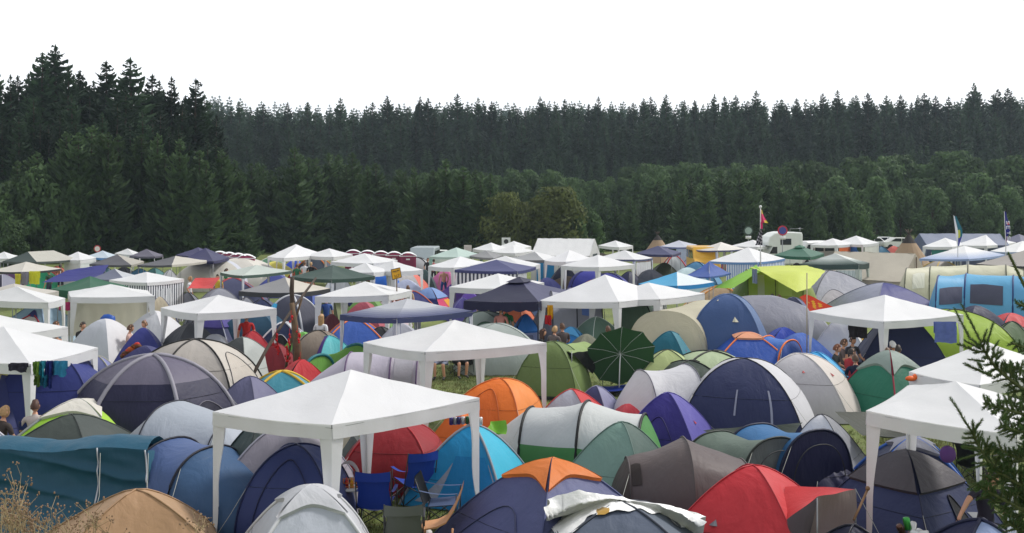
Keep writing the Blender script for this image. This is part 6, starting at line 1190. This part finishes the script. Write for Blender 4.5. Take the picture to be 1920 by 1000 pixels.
def pose(kind_):
    J = {}
    if kind_ == 'stand':
        J = dict(pel=(0, 0, .95), wst=(0, .01, 1.1), chs=(0, .02, 1.32), nck=(0, .01, 1.47), hb=(0, -.005, 1.55))
        J.update(shl=(-.19, .01, 1.41), ell=(-.25, .05, 1.13), wrl=(-.22, -.10, .92), hal=(-.21, -.15, .86), shr=(.19, .01, 1.41), elr=(.26, .03, 1.13), wrr=(.27, -.05, .89), har=(.27, -.08, .81))
        J.update(hil=(-.10, 0, .90), knl=(-.11, -.03, .50), anl=(-.12, .02, .09), tol=(-.13, -.13, .04), hir=(.10, 0, .90), knr=(.12, -.02, .50), anr=(.13, .03, .09), tor=(.15, -.12, .04)); hd = Vector((0, -.02, 1.64))
    else:
        J = dict(pel=(0, .05, .52), wst=(0, .09, .67), chs=(0, .08, .90), nck=(0, .05, 1.05), hb=(0, .03, 1.13))
        J.update(shl=(-.19, .06, .99), ell=(-.25, .0, .72), wrl=(-.18, -.22, .64), hal=(-.15, -.29, .63), shr=(.19, .06, .99), elr=(.26, .02, .72), wrr=(.2, -.2, .66), har=(.16, -.27, .66))
        J.update(hil=(-.10, .02, .50), knl=(-.13, -.40, .52), anl=(-.13, -.36, .09), tol=(-.14, -.50, .04), hir=(.10, .02, .50), knr=(.14, -.40, .51), anr=(.15, -.30, .09), tor=(.17, -.44, .04)); hd = Vector((0, .01, 1.22))
        if kind_ == 'reach':
            J.update(ell=(-.37, -.06, .93), wrl=(-.53, -.12, .73), hal=(-.57, -.14, .66), nck=(.02, .02, 1.08), hb=(.03, 0, 1.16), shl=(-.19, .02, 1.04), shr=(.20, .04, 1.02)); hd = Vector((.04, -.03, 1.25))
    E = [('pel', 'wst'), ('wst', 'chs'), ('chs', 'nck'), ('nck', 'hb')]
    for q in 'lr': E += [('chs', 'sh' + q), ('sh' + q, 'el' + q), ('el' + q, 'wr' + q), ('wr' + q, 'ha' + q), ('pel', 'hi' + q), ('hi' + q, 'kn' + q), ('kn' + q, 'an' + q), ('an' + q, 'to' + q)]
    rad = dict(pel=.125, wst=.115, chs=.13, nck=.055, hb=.05)
    for q in 'lr': rad.update({'sh' + q: .065, 'el' + q: .043, 'wr' + q: .028, 'ha' + q: .032, 'hi' + q: .092, 'kn' + q: .058, 'an' + q: .04, 'to' + q: .034})
    V_, F_ = skin_body(J, E, rad, 'pel'); J = {k: Vector(v) for k, v in J.items()}
    reg = {'torso': ('pel', 'wst', 'wst', 'chs', 'chs', 'nck', 'chs', 'shl', 'chs', 'shr'), 'sleeve': ('shl', 'ell', 'shr', 'elr'), 'arm': ('ell', 'wrl', 'wrl', 'hal', 'elr', 'wrr', 'wrr', 'har'), 'thigh': ('pel', 'hil', 'pel', 'hir', 'hil', 'knl', 'hir', 'knr'), 'calf': ('knl', 'anl', 'knr', 'anr'), 'foot': ('anl', 'tol', 'anr', 'tor'), 'head': ('nck', 'hb')}
    def near(c):
        best = (9, '')
        for nm, bs in reg.items():
            for a, b in zip(bs[::2], bs[1::2]):
                A, B = J[a], J[b]; t = max(0, min(1, (c - A).dot(B - A) / (B - A).length_squared)); d = (A.lerp(B, t) - c).length
                if d < best[0]: best = (d, nm + ('2' if nm == 'sleeve' and t > .72 else ''))
        return best[1]
    MI = {'torso': 0, 'sleeve': 0, 'sleeve2': 2, 'arm': 2, 'thigh': 1, 'calf': 3, 'foot': 4, 'head': 2}
    mb = MB(); mb.v = [tuple(v) for v in V_]; mb.f = F_; mb.uv = [[(0, 0)] * len(f) for f in F_]
    for f in F_: mb.m.append(MI[near(sum((V_[i] for i in f), Vector()) / len(f))])
    b0 = len(mb.v); mb.ball(hd, .1, 14, 11, 2, (.80, .98, 1.2))          # head with brow, nose and chin drawn out of the ball
    for i in range(b0, len(mb.v)):
        p = Vector(mb.v[i]) - hd
        if p.y < 0:
            p.y -= .022 * math.exp(-((p.x / .018) ** 2 + ((p.z + .012) / .024) ** 2)); p.y += .008 * math.exp(-(((abs(p.x) - .034) / .018) ** 2 + ((p.z - .012) / .012) ** 2)); p.y -= .010 * math.exp(-((p.x / .03) ** 2 + ((p.z + .085) / .02) ** 2))
        mb.v[i] = tuple(hd + p)
    for sx in (-1, 1):
        mb.ball(hd + Vector((sx * .082, .01, -.005)), .026, 7, 5, 2, (.4, .7, 1.1)); mb.ball(hd + Vector((sx * .032, -.084, .012)), .011, 7, 5, 5, (1.2, .6, .7))
    mb.ball(hd + Vector((0, -.088, -.056)), .018, 8, 4, 6, (1.2, .5, .35))
    for q, sg in (('l', -1), ('r', 1)):                                 # palm runs on from the wrist; five fingers rooted in it
        W_, H_ = J['wr' + q], J['ha' + q]; d = (H_ - W_).normalized(); sd = d.cross(Vector((0, 1, .2))).normalized() * sg; nn = d.cross(sd).normalized()
        for i, (o_, l_) in enumerate(((-.024, .06), (-.008, .075), (.009, .07), (.025, .055))):
            a = H_ + sd * o_ + d * .012; mid = a + d * (l_ * .55) + nn * .006; mb.tube([a, mid, mid + d * (l_ * .35) + nn * .022], [.0095, .0085, .006], 5, 2)
        a = W_.lerp(H_, .7) - sd * .026; mb.tube([a, a - sd * .026 + d * .024, a - sd * .030 + d * .052 + nn * .01], [.011, .010, .007], 5, 2)
    hr = MB(); hr.quadgrid(lambda u, v: hd + Vector((.088 * math.sin(v * 1.75) * math.cos(6.283 * u), .012 + .105 * math.sin(v * 1.75) * math.sin(6.283 * u), .128 * math.cos(v * 1.75) - .0)) + Vector((0, .02 * v * (math.sin(6.283 * u) > -.2), (.06 * v if math.sin(6.283 * u) < -.35 else -.03 * v))), 18, 7)
    hl = MB(); hl.quadgrid(lambda u, v: hd + Vector((.094 * math.cos(-.5 + 4.15 * u), .02 + .105 * math.sin(-.5 + 4.15 * u), lerp(.06, -.24, v))), 14, 6); hl.v += [];
    bb = len(hl.v); hl.v += hr.v; hl.f += [[i + bb for i in f] for f in hr.f]; hl.m += hr.m; hl.uv += hr.uv
    return mb, hr, hl
POSES = {k_: pose(k_) for k_ in ('stand', 'sit', 'reach')}
SKIN = (202, 150, 122); SK2 = (176, 120, 94)
def person(label, px, py, kd, yaw, shirt, trous, hair, calf=None, long=False, skin=SKIN, group='people in the camp', Y=None, tor_skin=False, cap_=None):
    hh = {'stand': 1.75, 'sit': 1.33, 'reach': 1.36}[kd]; Yp = Y or depth(py, hh); g_ = ground_at(px, Yp)
    T = thing('person', label, 'person', g_, group); T.rotation_euler.z = R(yaw); mb, hr, hl = POSES[kd]
    sk = plain('skin_%d' % skin[0], skin, .5, 0, .06); mats = [sk if tor_skin else fabric(shirt, 0, .8, .3), fabric(trous, 0, .8, .3), sk, fabric(calf, 0, .8) if calf else sk, plain('shoe', (60, 58, 58), .7), plain('eye', (40, 34, 30), .3), plain('lip', (170, 96, 86), .5)]
    mb.build('body', mats, T, org=(0, 0, 0)); (hl if long else hr).build('hair', plain('hair_%d_%d' % hair[:2], hair, .6, 0, .3, 20), T, org=(0, 0, 0))
    if cap_:
        k = MB(); k.v = [tuple(Vector(v) * 1.0 + Vector((0, 0, .012))) for v in hr.v]; k.f = hr.f; k.m = hr.m; k.uv = hr.uv; k.build('cap', fabric(cap_, 0), T, org=(0, 0, 0))
    return T
DKH = (44, 34, 30); BRN = (92, 62, 42); FAIR = (176, 140, 96)
person('person in a dark T-shirt reaching one arm out beside the navy dome tent', 1854, 888, 'reach', 8, (52, 48, 64), (50, 52, 66), DKH, (50, 52, 66), Y=15.9)
person('fair haired person sitting low in a beige backed camp chair', 10, 762, 'sit', 150, (70, 62, 60), (34, 34, 40), FAIR)
person('person with dark pinned up hair sitting in a dark blue camp chair', 66, 751, 'sit', 200, (190, 180, 176), (30, 30, 36), (76, 44, 32))
person('auburn haired person in a dark top sitting in profile beside the navy tent', 1571, 646, 'sit', 60, (56, 62, 64), (60, 60, 70), (116, 66, 38), Y=30.4)
person('brown haired person in grey half hidden behind the auburn haired one', 1584, 642, 'sit', 70, (110, 96, 96), (60, 60, 70), BRN, Y=31.6)
person('black haired person in grey at the back of the seated group', 1600, 640, 'sit', 20, (60, 60, 70), (60, 60, 70), DKH, Y=32.2)
person('black haired person in a red top in the group beside the navy tent', 1598, 654, 'sit', 110, (176, 50, 56), (50, 54, 70), DKH, Y=29.6)
person('broad backed person in a navy top seated in front of the group', 1603, 664, 'sit', 178, (38, 44, 66), (40, 44, 60), BRN, Y=28.4)
person('person in a white cap behind the green dome tent', 1673, 648, 'sit', 200, (90, 80, 84), (60, 60, 70), DKH, Y=31, cap_=(226, 226, 226))
person('dark haired person beside the one in a white cap', 1684, 654, 'sit', 160, (180, 120, 96), (60, 60, 70), DKH, Y=30.2)
person('brown haired person leaning close in front of the one in a white cap', 1664, 658, 'sit', 150, (170, 150, 140), (60, 60, 70), BRN, Y=29.6)
person('bare legged person in denim shorts sitting under the white party tent on the grass', 832, 0, 'sit', -20, (150, 150, 176), (130, 136, 156), BRN, Y=32.6)
person('bare legged person in dark shorts sitting on a folding chair, on the grass', 857, 0, 'sit', 30, (206, 110, 130), (52, 50, 54), DKH, Y=32.8)
person('bare backed man in blue shorts standing before the pink dome tent', 832, 503, 'stand', 195, SKIN, (50, 96, 150), DKH, tor_skin=True)
person('dark haired person with bare shoulders standing right under the yellow notice', 747, 540, 'stand', 170, (190, 110, 96), (60, 60, 70), DKH)
person('brown haired person in a beige top standing close to the yellow notice', 765, 536, 'stand', 190, (196, 176, 146), (60, 60, 70), BRN)
person('person in a green top beside the one in white by the charcoal and orange dome', 557, 495, 'stand', 180, (54, 116, 84), (60, 60, 70), BRN)
person('person in a white T-shirt in the middle of three by the charcoal and orange dome', 571, 491, 'stand', 185, (220, 220, 226), (60, 60, 70), BRN)
person('person in a black tank top by the charcoal and orange dome', 583, 492, 'stand', 175, (40, 36, 40), (60, 60, 70), FAIR)
person('person in a black vest seen from behind under the off white pavilion', 1323, 474, 'stand', 182, (30, 30, 34), (40, 40, 50), DKH)
person('bare shouldered person beside the long hipped canopy', 113, 496, 'stand', 170, (176, 120, 96), (60, 60, 70), DKH)
person('person with sunglasses by the scribbled white wall', 139, 493, 'stand', 20, (206, 150, 126), (60, 60, 70), BRN)
person('person dressed in black sitting beside the white grey dome tent', 156, 606, 'sit', 60, (36, 36, 38), (36, 36, 40), DKH, Y=36.2)
person('curly brown haired person sitting under the cream back wall', 270, 602, 'sit', -30, (150, 130, 110), (60, 60, 70), (120, 88, 60), Y=36.6)
person('person in a pale pink top sitting in front of the curly haired one', 246, 612, 'sit', 100, (206, 170, 160), (60, 60, 70), BRN, Y=35.4)
person('dark haired person low under the white party tent with the light blue dome', 106, 603, 'sit', 120, (110, 80, 60), (60, 60, 70), BRN)
person('dark haired person standing by the pale grey green pavilion', 424, 504, 'stand', 90, (60, 130, 90), (60, 60, 70), DKH)
person('dark haired person standing under the navy scalloped pavilion', 939, 576, 'stand', -20, (206, 140, 130), (60, 60, 70), DKH)
person('person in a green top standing beside another under the navy scalloped pavilion', 950, 574, 'stand', 160, (50, 130, 80), (60, 60, 70), DKH)
person('long haired person in black sitting by the khaki green tent', 1019, 617, 'sit', 80, (32, 32, 36), (40, 40, 46), (70, 40, 30), long=True)
person('brown haired person sitting behind the small bright blue dome', 1054, 609, 'sit', 200, (90, 80, 80), (60, 60, 70), BRN, Y=35.8)
person('fair haired person sitting left of the small bright blue dome', 1041, 618, 'sit', 140, (110, 100, 100), (60, 60, 70), FAIR, Y=35)
person('person with short dark hair sitting before the olive house tent', 1448, 548, 'sit', 160, (120, 90, 50), (60, 60, 70), DKH, Y=47.6)
person('person in a mustard top sitting before the olive house tent', 1461, 547, 'sit', 200, (190, 140, 50), (60, 60, 70), BRN, Y=47.2)
person('person in a dark top standing under the mint green pavilion, next to another in pink', 802, 484, 'stand', 30, (60, 60, 66), (60, 60, 70), BRN)
person('person in pink standing under the mint green pavilion', 813, 486, 'stand', 160, (206, 110, 120), (60, 60, 70), DKH)
person('dark haired person in white standing beside the feather flag', 1752, 465, 'stand', 180, (220, 220, 224), (60, 60, 70), DKH)
for lb, px, py, kd, yaw, sh, hr_, lg in [
    ('person in a red T-shirt standing behind the salmon red dome tent', 462, 588, 'stand', 200, (190, 50, 50), BRN, False), ('long haired person in a white top by the bundle of wooden poles', 602, 590, 'stand', 160, (214, 214, 218), FAIR, True), ('person in a blue shirt standing inside the white party tent next to the notice', 612, 556, 'stand', 30, (60, 90, 160), DKH, False), ('person in a yellow top behind the navy and red sleeved dome', 408, 515, 'stand', 10, (216, 186, 70), DKH, False),
    ('person in a grey hooded top beside the taupe green dome tent', 1140, 612, 'sit', 190, (130, 132, 136), BRN, False), ('person in an orange top under the navy pavilion before the tipi', 1216, 482, 'stand', 20, (216, 110, 50), BRN, False), ('person in a light blue shirt beside the striped curtains', 1640, 503, 'stand', 200, (130, 170, 210), BRN, False),
    ('long haired person in a purple top near the violet blue dome', 905, 548, 'stand', 150, (120, 80, 150), DKH, True), ('person in a white shirt standing at the edge of the striped enclosure', 356, 519, 'stand', 90, (216, 216, 220), FAIR, False), ('person in a dark green jacket walking past the off white pavilion', 92, 506, 'stand', 250, (50, 80, 60), BRN, False)]:
    person(lb, px, py, kd, yaw, sh, (60, 66, 90), hr_, long=lg)
# ================================================================ young spruce standing close to the viewer
M_NEED = foliage('near_spruce_needles', (.052, .105, .036), (.078, .135, .040), 0, .35)
TX, TY = 2.86, 5.75; tz = hill(TX, TY) - .15
T = thing('spruce_tree', 'young spruce close to the viewer, its branches reaching in front of the white party tents', 'tree', (TX, TY, tz))
k = MB(); k.tube([(TX, TY, tz), (TX + .02, TY, 4.0), (TX + .04, TY, 5.0), (TX + .03, TY, 5.6)], [.06, .05, .025, .006], 8); k.build('trunk', M_BARK, T)
rs = random.Random(21)
def shoot(mb, A, B, r0=.0055, ln=.019, dens=1.):
    A, B = Vector(A), Vector(B); L = (B - A).length
    if L < .01: return
    d = (B - A).normalized(); u = d.cross(Vector((.3, .5, .8))).normalized(); v = d.cross(u)
    mb.tube([A, A.lerp(B, .5), B], [r0, r0 * .8, r0 * .35], 4, 1, False)
    n_ = int(L * 1050 * dens) + 6
    for i in range(n_):
        t = (i + rs.random()) / n_; a = rs.random() * 6.283; rd = u * math.cos(a) + v * math.sin(a); p = A.lerp(B, t) + rd * r0 * .6
        l_ = ln * rs.uniform(.75, 1.15) * (1 - .25 * t); q = p + (d * .62 + rd * .72 + Vector((0, 0, .14))).normalized() * l_; s_ = d.cross(rd) * .0021
        mb.face([p - s_, p + s_, q], 0)
    for i in range(6):
        a = i * 1.05; rd = u * math.cos(a) + v * math.sin(a); q = B + (d + rd * .45).normalized() * ln * .9; s_ = d.cross(rd) * .0021; mb.face([B - s_, B + s_, q], 0)
def branch(pts, Y0, Y1, side=True, extra=(), r0=.012, lmax=52):
    n_ = len(pts); q = [at(x, y, lerp(Y0, Y1, i / (n_ - 1))) for i, (x, y) in enumerate(pts)]; q[0] = Vector((TX + .01, TY, q[0].z)); mb = MB()
    mb.tube(q, [lerp(r0, .005, i / (n_ - 1)) for i in range(n_)], 6, 1)
    tot = sum((b - a).length for a, b in zip(q, q[1:])); acc = 0
    for a, b in zip(q, q[1:]):
        L = (b - a).length; m_ = max(1, int(L / .019)); d = (b - a).normalized()
        shoot(mb, a, b, .006, .017, .9)
        if side:
            for i in range(m_):
                t = (i + rs.random()) / m_; f = (acc + L * t) / tot; l_ = lmax / 364 * (1.05 - .72 * f) * rs.uniform(.6, 1.25) * (.5 + .5 * min(1, f * 4))
                sg = 1 if (i % 2) else -1; up = d.cross(Vector((0, 1, 0))).normalized(); dep = Vector((0, 1, 0)); ang = rs.uniform(-.9, .9)
                dd = (d * rs.uniform(.55, .95) + (up * math.cos(ang) + dep * math.sin(ang)) * sg * rs.uniform(.6, .9)).normalized(); p = a.lerp(b, t)
                e = p + dd * l_; shoot(mb, p, e)
                if l_ > .085:
                    for s2 in (-1, 1):
                        pp = p.lerp(e, rs.uniform(.35, .6)); sx = dd.cross(Vector((0, 1, 0))).normalized() * s2; shoot(mb, pp, pp + (dd * .8 + sx * .6).normalized() * l_ * .5)
        acc += L
    for x0, y0, x1, y1 in extra: shoot(mb, at(x0, y0, Y1), at(x1, y1, Y1 + rs.uniform(-.08, .04)))
    mb.build('branch', [M_NEED, plain('green_twig', (84, 92, 52), .8)], T, smooth=False)
branch([(2000, 790), (1955, 752), (1915, 728), (1885, 705), (1866, 688), (1850, 665), (1839, 646)], 5.7, 5.4, extra=[(1818, 634, 1790, 580), (1839, 650, 1818, 634), (1841, 644, 1803, 572), (1842, 642, 1850, 620), (1850, 647, 1862, 606), (1860, 657, 1872, 641), (1833, 660, 1798, 646), (1839, 655, 1810, 639), (1842, 698, 1809, 683), (1860, 705, 1842, 698), (1846, 678, 1818, 674), (1842, 693, 1834, 681), (1862, 670, 1878, 658), (1894, 699, 1894, 679), (1912, 705, 1918, 678)])
branch([(2000, 690), (1960, 670), (1925, 655), (1898, 643)], 5.7, 5.5, lmax=26)
branch([(2000, 610), (1960, 590), (1930, 578), (1906, 569)], 5.7, 5.55, lmax=18)
branch([(2005, 640), (1950, 585), (1920, 535), (1903, 500), (1891, 476)], 5.7, 5.5, side=False)
branch([(2000, 800), (1950, 790), (1915, 776), (1880, 766), (1846, 757)], 5.7, 5.3, lmax=46)
branch([(2000, 930), (1945, 925), (1905, 905), (1872, 886), (1850, 862), (1834, 834), (1823, 812)], 5.7, 5.3, lmax=56, extra=[(1823, 812, 1783, 748), (1824, 812, 1841, 788), (1826, 815, 1824, 790), (1840, 850, 1799, 862), (1850, 868, 1812, 884), (1838, 842, 1806, 838)])
branch([(2000, 880), (1950, 868), (1915, 862), (1888, 850), (1862, 838)], 5.7, 5.45, lmax=50)
branch([(2000, 980), (1945, 968), (1905, 950), (1872, 932), (1846, 918), (1828, 908)], 5.7, 5.35, lmax=54)
branch([(2000, 1040), (1950, 1020), (1910, 995), (1882, 975)], 5.7, 5.5, lmax=50)
branch([(2000, 850), (1960, 830), (1930, 812), (1900, 806), (1876, 800)], 5.7, 5.35, lmax=44)
branch([(2000, 745), (1955, 720), (1928, 700), (1905, 690), (1886, 684)], 5.7, 5.6, lmax=40)
branch([(2000, 990), (1960, 960), (1925, 925), (1898, 905), (1884, 880)], 5.7, 5.6, lmax=52)
# ================================================================ dry weeds and grass
M_WEED = plain('dry_stems', (170, 152, 116), .9, 0, .35, 9); M_SEED = plain('seed_heads', (150, 124, 98), .95, 0, .45, 14)
k = MB(); rw = random.Random(12)
def weed(px, py, Y):
    p = at(px, py, Y); b = Vector((p.x + rw.uniform(-.08, .08), Y + rw.uniform(-.1, .1), hill(p.x, Y) - .03)); m_ = b.lerp(p, .6) + Vector((rw.uniform(-.03, .03), 0, .03))
    k.tube([b, m_, p], [.004, .003, .0015], 4, 0)
    for i in range(rw.randrange(5, 11)):
        t = rw.uniform(.45, 1.); a = m_.lerp(p, (t - .45) / .55) if t > .6 else b.lerp(m_, t / .6); e = a + Vector((rw.uniform(-.09, .09), rw.uniform(-.08, .08), rw.uniform(.02, .11)))
        k.tube([a, e], [.0018, .001], 3, 0, False)
        for q in range(rw.randrange(2, 5)):
            c0 = e + Vector((rw.uniform(-.022, .022), rw.uniform(-.02, .02), rw.uniform(-.02, .02))); r_ = rw.uniform(.003, .0075)
            k.ball(c0, r_, 5, 3, 1, (1, 1, rw.uniform(.7, 1.5)))
for i in range(42):
    px = abs(rw.gauss(0, 1)) * 62 - 6 + rw.uniform(-10, 16); py = 922 + px * .5 + abs(rw.gauss(0, 36)); weed(px, min(py, 1010), rw.uniform(5.6, 6.8))
for px, py in [(165, 972), (172, 966), (178, 960), (160, 988), (150, 992), (182, 975), (120, 985), (128, 975), (365, 985), (372, 990), (380, 988), (200, 995), (230, 1000), (95, 950), (104, 960), (40, 886), (28, 900)]: weed(px, py, rw.uniform(5.8, 6.4))
kind(k.build('dry_weeds', [M_WEED, M_SEED], smooth=False), 'stuff')
M_GRASS = foliage('grass_blades', (.090, .125, .030), (.150, .140, .055), 0, .25)
k = MB(); rg = random.Random(2)
def tuft(x, y, n_, hh):
    for i in range(n_):
        a = rg.random() * 6.283; bx, by = x + rg.gauss(0, .05), y + rg.gauss(0, .05); h = hh * rg.uniform(.5, 1.3); w_ = .006
        dx, dy = math.cos(a), math.sin(a); z = hill(bx, by); k.face([(bx - dy * w_, by + dx * w_, z), (bx + dy * w_, by - dx * w_, z), (bx + dx * h * .6, by + dy * h * .6, z + h)], 0)
for (x0, x1, Y0, Y1, n_, hh) in [(640, 905, 15.2, 20, 1500, .06), (800, 1010, 26, 35, 2200, .07), (1630, 1915, 16.5, 28, 3000, .10), (410, 500, 15, 18.5, 500, .07), (-100, 2000, 15, 40, 2600, .07), (1560, 1760, 20, 25, 500, .08), (940, 1200, 28, 33, 700, .06), (-20, 420, 5, 8, 1500, .16), (600, 2000, 4.5, 8, 500, .14)]:
    for i in range(n_):
        Y = rg.uniform(Y0, Y1); tuft((rg.uniform(x0, x1) - CX) * Y / FL, Y, 6, hh)
kind(k.build('grass', M_GRASS, smooth=False), 'stuff')
for o in bpy.data.objects:
    if 'org' in o: del o['org']
